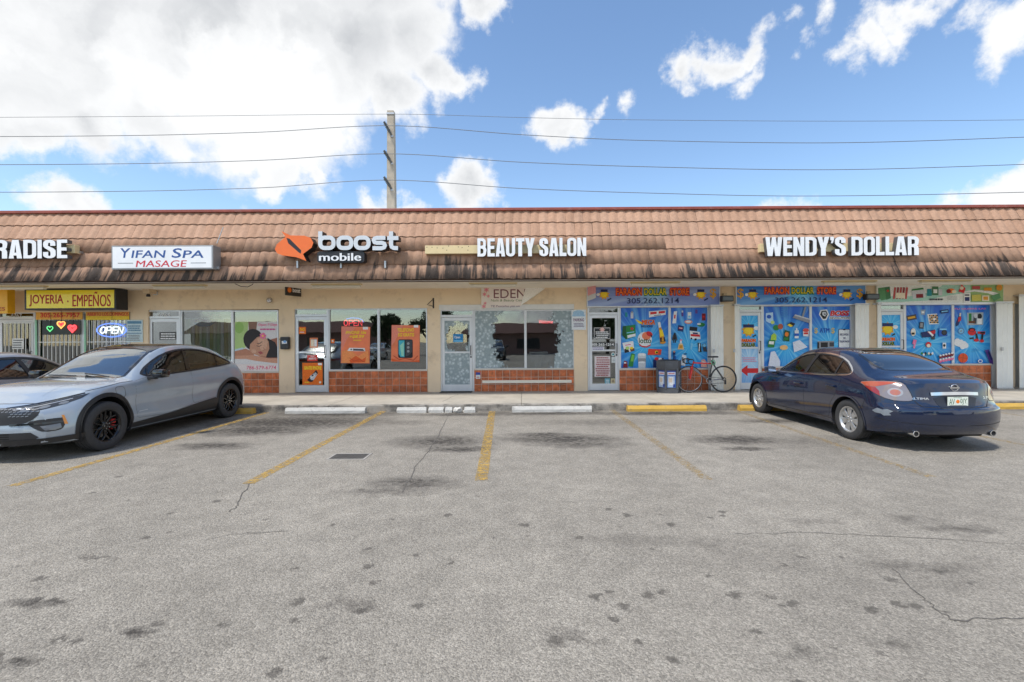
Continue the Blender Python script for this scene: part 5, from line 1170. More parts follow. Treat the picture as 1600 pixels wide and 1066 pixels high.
def floodlight(px, py, w_, label):
    q = W(px, py, YW-.2); r = thing('floodlight', label, 'floodlight', tuple(q)); mb = MB(); mb.rbox(q.x-w_, q.x+w_, YW-.26, YW-.10, q.z-.10, q.z+.07, .025, M('lamp_black', (.02,.02,.022), .4)); put(mb, r, 'housing')
    mb = MB(); mb.rbox(q.x-.05, q.x+.05, YW-.1, YW, q.z+.02, q.z+.16, .01, P_('beige_box')); put(mb, r, 'bracket'); mb = MB(); mb.box(q.x-w_+.03, q.x+w_-.03, YW-.264, YW-.259, q.z-.07, q.z+.04, M('lamp_glass', (.06,.06,.07), .1)); put(mb, r, 'lens')
floodlight(1136, 466, .17, 'black wall floodlight on the pier right of the violet banner')
floodlight(1362, 463, .19, 'black wall floodlight on the pier right of the bright blue banner')
q = W(673.5, 474, YW-.1); r = thing('wall_hook', 'dark metal triangular sign bracket on the pier left of the salon', 'bracket', tuple(q)); mb = MB(); IR = M('dark_iron', (.06,.05,.05), .6, .5)
mb.tube([(q.x+.05, YW-.01, q.z-.1), (q.x+.05, YW-.01, q.z+.13), (q.x-.07, YW-.30, q.z-.06), (q.x+.05, YW-.01, q.z-.08)], .014, IR, 6); mb.box(q.x+.03, q.x+.07, YW-.012, YW, q.z-.14, q.z+.16, IR); put(mb, r, 'frame')
# hanging blade sign of the phone shop
xb = W(446, 455, YW).x; a = W(470, 455, YW-.55)
r = thing('blade_sign', 'small black boost panel hung crosswise from the eave above the phone shop door', 'sign', (a.x, YW-.5, 2.85))
z0, z1 = W(458, 463, YW-.3).z, W(458, 446, YW-.3).z; p0 = Vector((W(446,455,YW-.62).x, YW-.62, 0)); p1 = Vector((W(470,455,YW-.12).x, YW-.12, 0)); d = (p1-p0).normalized(); nn = Vector((d.y, -d.x, 0))
mb = MB(); c = [p0, p1]; vs = [p0+nn*.02, p1+nn*.02, p1-nn*.02, p0-nn*.02]; mb.add([(v.x, v.y, z) for z in (z0, z1) for v in vs], [(3,2,1,0), (4,5,6,7), (0,1,5,4), (1,2,6,5), (2,3,7,6), (3,0,4,7)], M('sign_black', (.03,.026,.022), .4)); put(mb, r, 'panel')
mb = MB(); tm = MB(); L_ = (p1-p0).length; text(tm, 'boost', L_*.42, L_*.93, z0+.10, z1-.08, 0, WH, bold=.03); shape(tm, ell(L_*.22, (z0+z1)/2, .07, .075, 10), 0, ORA)
tm.v = [tuple(p0+d*v[0]+nn*.0225+Vector((0, 0, v[2]))) for v in tm.v]; put(tm, r, 'print')
mb = MB(); mb.tube([p0+d*.05+Vector((0,0,z1)), p0+d*.05+Vector((0,0,ZS))], .006, STEEL, 6); mb.tube([p1-d*.05+Vector((0,0,z1)), p1-d*.05+Vector((0,0,ZS))], .006, STEEL, 6); put(mb, r, 'hanger')
# letter box on the pier
a = R(437.5,526.5,451,546,YW-.12); r = thing('mailbox', 'black rounded mailbox with white sticker on the pier left of the phone shop door', 'mailbox', ((a[0]+a[1])/2, YW-.12, a[2])); mb = MB(); mb.rbox(a[0], a[1], YW-.13, YW, a[2], a[3], .03, M('box_black', (.03,.03,.032), .4)); put(mb, r, 'box'); mb = MB(); mb.rbox(a[0]-.006, a[1]+.006, YW-.145, YW-.05, a[3]-.08, a[3]-.05, .006, M('box_black')); put(mb, r, 'lid')
p = Print(YW-.1325); p.poly([(440,533),(448,533),(448.5,537),(440.5,537.5)], WH).e(445,534,2.5,2,P_('sticker_blue', 120,170,220)); p.put(r, 'sticker')
# loose cable under the eave
r = thing('eave_cable', 'thin dark cable looping under the eave left of the hanging boost panel', 'cable', tuple(W(400, 440, 12.2))); mb = MB()
mb.tube([tuple(W(357,437.5,12.0)), tuple(W(366,443,12.0)), tuple(W(376,447.5,12.0)), tuple(W(387,448.5,12.0)), tuple(W(394,445,12.0)), tuple(W(397,441.5,12.0)), tuple(W(400,441,12.0)), tuple(W(432,441.5,12.0))], .008, K, 6); put(mb, r, 'cable')

# ------------------------------------------------------------------ folded storm shutters
SHU = M('shutter_white', S(243,241,233), .5, .0, var=.05, scale=2, dirt=((.5,.46,.38), 1.8, .6, .4))
def accordion(px0, px1, y0, y1, folds, label):
    x0, x1, z0, z1 = R(px0, y0, px1, y1, YW); r = thing('storm_shutter', label, 'storm shutter', ((x0+x1)/2, YW, Z0), group='folded accordion shutters')
    n = folds*2; w = (x1-x0)/n
    for i in range(n):
        ya, yb = (YW-.15, YW-.09) if i % 2 == 0 else (YW-.09, YW-.15); xa, xb = x0+i*w, x0+(i+1)*w; mb = MB(); t = .014
        mb.add([(xa, ya, Z0+.03), (xb, yb, Z0+.03), (xb+t*.3, yb+t, Z0+.03), (xa+t*.3, ya+t, Z0+.03), (xa, ya, z1), (xb, yb, z1), (xb+t*.3, yb+t, z1), (xa+t*.3, ya+t, z1)], [(0,3,2,1),(4,5,6,7),(0,1,5,4),(1,2,6,5),(2,3,7,6),(3,0,4,7)], SHU); put(mb, r, 'slat')
    mb = MB(); mb.box(x0-.01, x1+.01, YW-.17, YW+.02, z1, z1+.04, STEEL); mb.box(x0-.01, x1+.01, YW-.17, YW+.02, Z0+.002, Z0+.03, STEEL); t_ = MB(); t_.f = mb.f[:6]; t_.v = mb.v[:8]; t_.m = mb.m[:6]; t_.mats = mb.mats; put(t_, r, 'track'); t_ = MB(); t_.f = mb.f[:6]; t_.v = mb.v[8:]; t_.m = mb.m[:6]; t_.mats = mb.mats; put(t_, r, 'track')
    mb = MB(); xm = (x0+x1)/2-.1; zm = Z0+1.15; mb.rbox(xm-.03, xm+.03, YW-.19, YW-.16, zm-.05, zm+.05, .006, STEEL); put(mb, r, 'lock')
accordion(1107.5,1127,479,609,3,'folded white storm shutter beside the window behind the bicycle')
accordion(1331,1352,477,607,3,'folded white storm shutter on the pier left of the grocery banner')
accordion(1549,1574,474,604,3,'folded white storm shutter right of the drill and basketball print')
accordion(1584,1640,463,604,6,'folded white storm shutter at the right picture edge')
accordion(1144.5,1152,478,609,1,'narrow white shutter post left of the door with the red arrow')
accordion(1365,1371,476,606,1,'narrow white shutter post left of the door behind the car roof')
# ------------------------------------------------------------------ cars
def pchip(xs, ys):
    xs = np.array(xs, float); ys = np.array(ys, float); h = np.diff(xs); d = np.diff(ys)/h; m = np.zeros(len(xs))
    for i in range(1, len(xs)-1):
        if d[i-1]*d[i] > 0:
            w1 = 2*h[i]+h[i-1]; w2 = h[i]+2*h[i-1]; m[i] = (w1+w2)/(w1/d[i-1]+w2/d[i])
    m[0] = d[0]; m[-1] = d[-1]
    def f(x):
        x = np.clip(x, xs[0], xs[-1]); i = np.clip(np.searchsorted(xs, x)-1, 0, len(xs)-2); t = (x-xs[i])/h[i]
        return (2*t**3-3*t**2+1)*ys[i]+(t**3-2*t**2+t)*h[i]*m[i]+(-2*t**3+3*t**2)*ys[i+1]+(t**3-t**2)*h[i]*m[i+1]
    return f
def catmull(P, sub):
    """curve through P (k,2), sub[i] pieces in span i"""
    P = np.array(P); out = []; n = len(P)
    for i in range(n-1):
        p0 = P[i-1] if i > 0 else 2*P[0]-P[1]; p3 = P[i+2] if i+2 < n else 2*P[-1]-P[-2]; p1, p2 = P[i], P[i+1]
        a = max(np.linalg.norm(p1-p0), 1e-6)**.5; b = max(np.linalg.norm(p2-p1), 1e-6)**.5; c = max(np.linalg.norm(p3-p2), 1e-6)**.5
        for k in range(sub[i]):
            t = a+b*k/sub[i]; t0, t1, t2, t3 = 0, a, a+b, a+b+c
            A1 = (t1-t)/a*p0+t/a*p1; A2 = (t2-t)/b*p1+(t-t1)/b*p2; A3 = (t3-t)/c*p2+(t-t2)/c*p3
            B1 = (t2-t)/(t2-t0)*A1+(t-t0)/(t2-t0)*A2; B2 = (t3-t)/(t3-t1)*A2+(t-t1)/(t3-t1)*A3
            out.append((t2-t)/b*B1+(t-t1)/b*B2)
    out.append(P[-1]); return np.array(out)

class CarBody:
    """smooth closed shell from stations along x (nose +x), plus tools to cut it and lay panels on it"""
    def __init__(s, keys, nose, tail, zones):
        # keys: list of 10 (ytable, ztable), each table = (xs, vals); nose/tail: (profile of z -> x, plan falloff)
        fy = [pchip(*k[0]) for k in keys]; fz = [pchip(*k[1]) for k in keys]
        x1, x0 = zones['nose'], zones['tail']; zf, zt = zones['front'], zones['rear']
        q = np.linspace(0, 1, 130); st = x0+(x1-x0)*q
        st = np.unique(np.concatenate([st, x1-np.array([.01,.025,.045,.07,.10]), x0+np.array([.01,.025,.045,.07,.10])])); st.sort()
        rings = []
        sub1 = [3, 2]; sub2 = [3, 6, 7, 6, 5, 8, 3, 6]
        nx = lambda y, z: nose[0](z)-nose[1]*np.abs(y)**nose[2]
        tx = lambda y, z: tail[0](z)+tail[1]*np.abs(y)**tail[2]
        for x in st:
            K = np.array([(fy[j](x), fz[j](x)) for j in range(10)])
            a = catmull(K[:3], sub1)[:-1]; b = catmull(K[2:], sub2); c = np.vstack([a, b])
            y, z = c[:, 0], c[:, 1]; X = np.full(len(c), x)
            if x > zf: X = zf+(x-zf)/(x1-zf)*(nx(y, z)-zf)
            elif x < zt: X = zt+(zt-x)/(zt-x0)*(tx(y, z)-zt)
            rings.append(np.column_stack([X, y, z]))
        m = len(rings[0])
        for sgn, ring, fn in ((1, rings[-1], nx), (-1, rings[0], tx)):
            zc = (ring[0, 2]+ring[-1, 2])/2; caps = []
            for sc in (.985, .94, .86, .75, .62, .48, .34, .2, .08):
                y = ring[:, 1]*sc; z = zc+(ring[:, 2]-zc)*sc; caps.append(np.column_stack([fn(y, z), y, z]))
            rings = rings+caps if sgn > 0 else caps[::-1]+rings
        H = np.array(rings); n = len(H)
        full = np.concatenate([H, H[:, m-2:0:-1]*np.array([1, -1, 1])], axis=1); r = full.shape[1]
        s.V = [Vector(p) for p in full.reshape(-1, 3)]; F_ = []
        for i in range(n-1):
            for j in range(r):
                k = (j+1) % r; F_.append((i*r+j, (i+1)*r+j, (i+1)*r+k, i*r+k))
        F_.append(tuple(range(r))); F_.append(tuple((n-1)*r+j for j in range(r))[::-1])
        s.F = F_
        bm = bmesh.new(); vs = [bm.verts.new(v) for v in s.V]
        for f in F_:
            try: bm.faces.new([vs[i] for i in f])
            except ValueError: pass
        bmesh.ops.remove_doubles(bm, verts=bm.verts, dist=1e-4); bmesh.ops.recalc_face_normals(bm, faces=bm.faces); bm.normal_update()
        s.bm = bm; s.tree = BVHTree.FromBMesh(bm); s.bm0 = bm.copy(); s.bm0.verts.ensure_lookup_table(); s.bm0.faces.ensure_lookup_table()
    # projections -------------------------------------------------
    def ray(s, mode, u, v, sd=1):
        if mode == 'side': o, d = Vector((u, 3*sd, v)), Vector((0, -sd, 0))
        elif mode == 'top': o, d = Vector((u, v, 4)), Vector((0, 0, -1))
        elif mode == 'front': o, d = Vector((6, u, v)), Vector((-1, 0, 0))
        elif mode == 'rear': o, d = Vector((-6, u, v)), Vector((1, 0, 0))
        elif mode == 'cylf': o = Vector((1.1+5*math.cos(u), 5*math.sin(u)*1.0, v)); d = (Vector((1.1, 0, v))-o).normalized()
        elif mode == 'cylr': o = Vector((-1.1-5*math.cos(u), 5*math.sin(u), v)); d = (Vector((-1.1, 0, v))-o).normalized()
        h = s.tree.ray_cast(o, d)
        if h[0] is None:
            # just off the silhouette: fall back to the nearest surface point
            g = o+d*4.2 if mode != 'top' else o+d*3
            if mode == 'side': g = Vector((u, .85*sd, v))
            elif mode in ('front',): g = Vector((2.2, u, v))
            elif mode in ('rear',): g = Vector((-2.2, u, v))
            h = s.tree.find_nearest(g)
        f = s.bm0.faces[h[2]]; n = Vector((0, 0, 0)); p = h[0]
        for vv in f.verts: n += vv.normal/max(1e-4, (vv.co-p).length)
        return p, n.normalized()
    def uv(s, mode, p):
        if mode == 'side': return (p.x, p.z)
        if mode == 'top': return (p.x, p.y)
        if mode in ('front', 'rear'): return (p.y, p.z)
    @staticmethod
    def dense(poly, d=.03):
        out = []
        for i in range(len(poly)):
            a, b = Vector(poly[i]), Vector(poly[(i+1) % len(poly)]); n = max(1, int((b-a).length/d))
            out += [tuple(a.lerp(b, k/n)) for k in range(n)]
        return out
    @staticmethod
    def soft(poly, it=2):
        for _ in range(it):
            o = []
            for i in range(len(poly)):
                a, b = Vector(poly[i]), Vector(poly[(i+1) % len(poly)]); o += [tuple(a.lerp(b, .25)), tuple(a.lerp(b, .75))]
            poly = o
        return poly
    @staticmethod
    def inside(p, poly):
        c = False; x, y = p; j = len(poly)-1
        for i in range(len(poly)):
            if (poly[i][1] > y) != (poly[j][1] > y) and x < (poly[j][0]-poly[i][0])*(y-poly[i][1])/(poly[j][1]-poly[i][1])+poly[i][0]: c = not c
            j = i
        return c
    @staticmethod
    def grow(poly, d):
        n = len(poly); ar = sum(poly[i][0]*poly[(i+1) % n][1]-poly[(i+1) % n][0]*poly[i][1] for i in range(n)); sg = 1 if ar > 0 else -1; o = []
        for i in range(n):
            a, b, c = Vector(poly[i-1]), Vector(poly[i]), Vector(poly[(i+1) % n]); e1 = (b-a).normalized(); e2 = (c-b).normalized()
            n1 = Vector((e1.y, -e1.x)); n2 = Vector((e2.y, -e2.x)); q = (n1+n2); q = q.normalized() if q.length > 1e-6 else n1
            k = max(.5, q.dot(n1)); o.append(tuple(b+q*(d*sg/k)))
        return o
    def patch(s, name, root, mode, poly, mat, off=.003, sd=1, step=.035, thick=.012, parent=None):
        """panel, lamp or pane laid on the shell: polygon in the projection's own plane"""
        poly = s.dense(poly, step); us = [p[0] for p in poly]; vs_ = [p[1] for p in poly]; pts = list(poly); k = step*1.02
        u = min(us)+k*.6
        while u < max(us):
            v = min(vs_)+k*.6
            while v < max(vs_):
                if s.inside((u, v), poly) and min((Vector(p)-Vector((u, v))).length for p in poly) > k*.55: pts.append((u, v))
                v += k
            u += k
        n = len(poly); r = delaunay_2d_cdt([Vector(p) for p in pts], [(i, (i+1) % n) for i in range(n)], [list(range(n))], 1, 1e-6)
        P = []; NN = []
        for q in r[0]:
            p, nn = s.ray(mode, q.x, q.y, sd); P.append(p+nn*off); NN.append(nn)
        faces = []
        for f in r[2]:
            a, b, c = (P[i] for i in f[:3]); fn = (b-a).cross(c-a)
            faces.append(tuple(f) if fn.dot(NN[f[0]]) > 0 else tuple(f)[::-1])
        cnt = {}
        for f in faces:
            for i in range(len(f)):
                a, b = f[i], f[(i+1) % len(f)]; cnt.setdefault((min(a, b), max(a, b)), []).append((a, b))
        m0 = len(faces); nv = len(P); back = {}
        for e in cnt.values():
            if len(e) == 1:
                for w in e[0]:
                    if w not in back: back[w] = len(P); P.append(P[w]-NN[w]*thick); NN.append(NN[w])
                a, b = e[0]; faces.append((b, a, back[a], back[b]))
        me = bpy.data.meshes.new(name); me.from_pydata([tuple(p) for p in P], [], faces); me.materials.append(mat)
        me.polygons.foreach_set('use_smooth', [True]*m0+[False]*(len(faces)-m0)); me.update()
        me.normals_split_custom_set_from_vertices([tuple(x) for x in NN])
        o = bpy.data.objects.new(name, me); COL.objects.link(o); o.parent = parent or root; return o
    def strip(s, mb, mode, line, w, mat, off=.0015, sd=1, closed=False, step=.03, both=True):
        """thin band along a line on the shell (shut lines, chrome, seals)"""
        pts = [Vector(p) for p in line]; out = []
        m = len(pts) if closed else len(pts)-1
        for i in range(m):
            a, b = pts[i], pts[(i+1) % len(pts)]; n = max(1, int((b-a).length/step)); out += [a.lerp(b, k/n) for k in range(n)]
        if not closed: out.append(pts[-1])
        n = len(out); vs = []
        for i, p in enumerate(out):
            a = out[i-1] if (i > 0 or closed) else p; b = out[(i+1) % n] if (i < n-1 or closed) else p
            d = (b-a).normalized(); q = Vector((-d.y, d.x))*w/2
            for t in (p+q, p-q):
                pp, nn = s.ray(mode, t.x, t.y, sd); vs.append(pp+nn*off)
        fs = []
        for i in range(n if closed else n-1):
            j = (i+1) % n; f = (2*i, 2*j, 2*j+1, 2*i+1); a, b, c = vs[f[0]], vs[f[1]], vs[f[2]]; _, nn = s.ray(mode, out[i].x, out[i].y, sd)
            fs.append(f if (b-a).cross(c-a).dot(nn) > 0 else f[::-1])
        mb.add(vs, fs, mat)
    def cut(s, mode, poly, test):
        """open a hole in the shell along a polygon, sliding the rim onto its outline"""
        bm = s.bm; kill = [f for f in bm.faces if test(f.calc_center_median(), f.normal) and s.inside(s.uv(mode, f.calc_center_median()), poly)]
        vs = {v for f in kill for v in f.verts}; bmesh.ops.delete(bm, geom=kill, context='FACES')
        dp = s.dense(poly, .012)
        for v in [v for v in vs if v.is_valid and v.link_faces]:
            q = Vector(s.uv(mode, v.co)); t = min(dp, key=lambda w: (w[0]-q.x)**2+(w[1]-q.y)**2); sd = 1 if v.co.y > 0 else -1
            if (Vector(t)-q).length < .06:
                p, _ = s.ray(mode, t[0], t[1], sd)
                if (p-v.co).length < .12: v.co = p
    def finish(s, name, root, paint, top=None, inner=None):
        bm = s.bm
        bmesh.ops.delete(bm, geom=[v for v in bm.verts if not v.link_faces], context='VERTS'); bm.normal_update()
        me = bpy.data.meshes.new(name); bm.to_mesh(me); me.materials.append(paint)
        if top: me.materials.append(top[0])
        for p in me.polygons:
            p.use_smooth = True
            if top and top[1](p.center): p.material_index = 1
        me.set_sharp_from_angle(angle=math.radians(42))
        o = bpy.data.objects.new(name, me); COL.objects.link(o); o.parent = root
        if inner:
            b2 = bm.copy(); b2.normal_update(); nn = {v: v.normal.copy() for v in b2.verts}
            for v in b2.verts: v.co = v.co-nn[v]*.03
            bmesh.ops.delete(b2, geom=[f for f in b2.faces if f.calc_center_median().z < .62], context='FACES')
            bmesh.ops.reverse_faces(b2, faces=b2.faces[:])
            m2 = bpy.data.meshes.new('cabin_lining'); b2.to_mesh(m2); b2.free(); m2.materials.append(inner); o2 = bpy.data.objects.new('cabin_lining', m2); COL.objects.link(o2); o2.parent = root
        return o

RUB = M('tyre_rubber', (.045,.045,.047), .75, var=.12, scale=20, bump=.15, bscale=60)
CAV = M('car_dark', (.012,.012,.013), .7)
PLA = M('black_trim', (.022,.022,.024), .42, var=.1)
GLOB = M('gloss_black', (.008,.008,.009), .12, coat=.6)
CHR = M('chrome', (.75,.76,.78), .12, 1.0)
SEAT = M('seat_dark', (.06,.058,.058), .8); LIN = M('lining', (.05,.05,.052), .9)
def wheel(name, root, x, y, R_, W_, rim_r, rim_mat, spokes, sd, style, disc=True, caliper=None):
    """wheel standing at x, outer face at y on side sd: tyre, rim with spokes, brake disc"""
    e = bpy.data.objects.new('wheel', None); COL.objects.link(e); e.parent = root; e.location = (x, y-sd*W_/2, R_); e.empty_display_size = .1
    M4 = Matrix.Rotation(-sd*PI/2, 4, 'X')                                # local Z -> outwards
    mb = MB(); h = W_/2
    mb.lathe([(rim_r-.012,-h*.8),(rim_r,-h*.86),(rim_r+.05,-h),(R_-.03,-h*.97),(R_-.008,-h*.82),(R_-.002,-h*.55),(R_-.008,-h*.5),(R_-.008,-h*.44),(R_,-h*.4),(R_,-h*.06),(R_-.008,-h*.04),(R_-.008,h*.04),(R_,h*.06),(R_,h*.4),(R_-.008,h*.44),(R_-.008,h*.5),(R_-.002,h*.55),(R_-.008,h*.82),(R_-.03,h*.97),(rim_r+.05,h),(rim_r+.02,h*.96),(rim_r+.004,h*.9),(rim_r-.01,h*.8)], RUB, 56, M4)
    mb.build('tyre', e, smooth=True, angle=35)
    mb = MB(); mb.lathe([(rim_r-.005,-h*.8),(rim_r-.03,-h*.5),(rim_r-.035,h*.4),(rim_r-.022,h*.78),(rim_r-.01,h*.88),(rim_r+.004,h*.88)], rim_mat, 48, M4)
    zc = h*.62
    def bar(a, a2, w0, w1, r0, r1, z0, z1, t=.03):
        c, s_ = math.cos(a), math.sin(a); c2, s2 = math.cos(a2), math.sin(a2)
        p0 = Vector((c*r0, s_*r0, z0)); p1 = Vector((c2*r1, s2*r1, z1)); d = (p1-p0).normalized(); n = Vector((-d.y, d.x, 0)).normalized()
        vs = []
        for p, w in ((p0, w0), (p1, w1)):
            for q, dz in ((-.5, -t), (.5, -t), (.5, -.006), (.32, 0), (-.32, 0), (-.5, -.006)): vs.append(M4 @ (p+n*w*q+Vector((0, 0, dz))))
        fs = [(i, (i+1) % 6, 6+(i+1) % 6, 6+i) for i in range(6)]+[(5,4,3,2,1,0), (6,7,8,9,10,11)]
        mb.add(vs, fs, rim_mat)
    for k in range(spokes):
        a = 2*PI*k/spokes+.3
        if style == 'split':
            bar(a, a, .045, .034, .05, rim_r*.62, zc, zc+.012); bar(a, a-.26, .03, .026, rim_r*.58, rim_r-.02, zc+.012, zc+.01); bar(a, a+.26, .03, .026, rim_r*.58, rim_r-.02, zc+.012, zc+.01)
            bar(a+PI/spokes, a+PI/spokes, .03, .024, .05, rim_r-.02, zc-.004, zc+.008)
        else:
            bar(a-.07, a-.16, .05, .062, .05, rim_r-.02, zc+.012, zc+.004, .022); bar(a+.07, a+.16, .05, .062, .05, rim_r-.02, zc+.012, zc+.004, .022); bar(a, a, .05, .035, .05, rim_r-.03, zc-.004, zc-.012, .02)
    mb.lathe([(0,zc+.018),(.03,zc+.018),(.042,zc+.012),(.062,zc+.002),(.066,zc-.03)], rim_mat, 20, M4)
    for k in range(5):
        a = 2*PI*k/5; c = M4 @ Vector((.045*math.cos(a), .045*math.sin(a), zc+.01)); c2 = M4 @ Vector((.045*math.cos(a), .045*math.sin(a), zc+.028)); mb.tube([c, c2], .009, CHR, 6)
    mb.build('rim', e, smooth=True, angle=35, fixn=True)
    mb = MB(); mb.lathe([(.04,h*.05),(rim_r-.07,h*.05),(rim_r-.07,h*-.08),(.04,-h*.08)], M('brake_steel', (.22,.22,.22), .35, .8), 32, M4); mb.lathe([(0,-h*.3),(rim_r-.04,-h*.3)], CAV, 24, M4); mb.build('brake_disc', e, smooth=True, angle=30)
    if caliper:
        mb = MB(); 
        for zz in (-.045, .045):
            mb.rbox(-rim_r+.05, -rim_r+.13, -.03 if sd > 0 else -.03, .03, zz-.035, zz+.035, .014, caliper)
        mb.v = [(v[0], v[1]+sd*h*.3, v[2]) for v in mb.v]; mb.build('caliper', e)
    return e
def arch_liner(root, x, z, R_, y0, y1):
    mb = MB(); n = 28; vs = []
    for i in range(n+1):
        a = math.radians(-25)+math.radians(230)*i/n
        for y in (y0, y1): vs.append((x+R_*math.cos(a), y, z+R_*math.sin(a)))
    mb.add(vs, [(2*i, 2*i+1, 2*i+3, 2*i+2) for i in range(n)], CAV)
    c = len(mb.v); mb.v.append((x, y0, z)); 
    for i in range(n): mb.f.append((c, 2*i, 2*i+2)); mb.m.append(0)
    mb.build('wheel_arch', root)
def circle_poly(x, z, r, n=48): return [(x+r*math.cos(2*PI*i/n), z+r*math.sin(2*PI*i/n)) for i in range(n)]
def seats(root, xs, ys, z):
    for x in xs:
        for y in ys:
            mb = MB(); mb.rbox(x-.25, x+.27, y-.25, y+.25, z, z+.18, .06, SEAT)
            b = MB(); b.rbox(-.07, .07, -.24, .24, 0, .58, .06, SEAT); b.rbox(-.05, .05, -.13, .13, .60, .78, .045, SEAT)
            mt = Matrix.Translation((x-.25, y, z+.15)) @ Matrix.Rotation(math.radians(-14), 4, 'Y'); mb.add([mt @ Vector(v) for v in b.v], b.f, SEAT); mb.build('seat', root, smooth=True, angle=40)
def mirror(root, x, y, z, sd, mat, size=(.11,.10,.075)):
    mb = MB(); mb.rbox(x-size[0], x+size[0]*.75, y+sd*.06-(0 if sd > 0 else .19), y+sd*.06+(.19 if sd > 0 else 0), z-size[2], z+size[2], .045, mat); mb.rbox(x-.03, x+.05, min(y-sd*.04, y+sd*.1), max(y-sd*.04, y+sd*.1), z-size[2]-.02, z-size[2]+.03, .012, PLA)
    m = mb.build('wing_mirror', root, smooth=True, angle=50); g = MB(); ys = sorted((y+sd*.08, y+sd*.23)); g.box(x-size[0]-.004, x-size[0]+.004, ys[0], ys[1], z-size[2]*.7, z+size[2]*.7, CHR); g.build('mirror_glass', m)
def paint_mat(name, col, rough=.28, metal=.35, coat=.9, flake=.05, dust=None):
    m, N, L, b = nodes_of(name); g = N.new('ShaderNodeTexCoord'); P = g.outputs['Object']
    n = ramp(N, L, noise(N, L, P, 900, 1, .5), .3, .7, 1-flake, 1+flake); n2 = ramp(N, L, noise(N, L, P, 3, 5), .3, .7, .95, 1.05)
    sc = N.new('ShaderNodeVectorMath'); sc.operation = 'SCALE'; sc.inputs[0].default_value = col; L.new(mathn(N, L, 'MULTIPLY', n, n2), sc.inputs['Scale'])
    src = sc.outputs[0]
    if dust:
        sp = N.new('ShaderNodeSeparateXYZ'); L.new(P, sp.inputs[0]); f = mathn(N, L, 'MULTIPLY', ramp(N, L, sp.outputs['Z'], .15, .6, dust, 0), ramp(N, L, noise(N, L, P, 7, 6, .7), .3, .7, .4, 1)); src = mixc(N, L, f, src, (.2,.18,.16))
    L.new(src, b.inputs['Base Color']); b.inputs['Metallic'].default_value = metal; b.inputs['Roughness'].default_value = rough; b.inputs['Coat Weight'].default_value = coat; b.inputs['Coat Roughness'].default_value = .02
    return m
CGL = glass('car_glass', (.46,.51,.53), 1.4, 0, .05); CGD = glass('car_glass_dark', (.10,.12,.14), 1.2, .28, .05); CGW = glass('windscreen_glass', (.55,.62,.64), 2.2, 0, .09)
LENS = M('lamp_lens', (.16,.175,.20), .12, coat=.6); LENSD = M('lamp_dark', (.028,.032,.04), .22, coat=.35); RLENS = M('red_lens', (.30,.018,.014), .1, coat=1.0); AMBL = M('amber_lens', (.75,.27,.03), .2, coat=.6); CLENS = M('clear_lens', (.27,.225,.22), .2, .35, coat=1.0); ORLENS = M('orange_lens', (.42,.08,.035), .1, coat=1.0)
def T(xs, vs): return (xs, vs)

GRY_M = M('script_grey', (.45,.47,.5), .4)
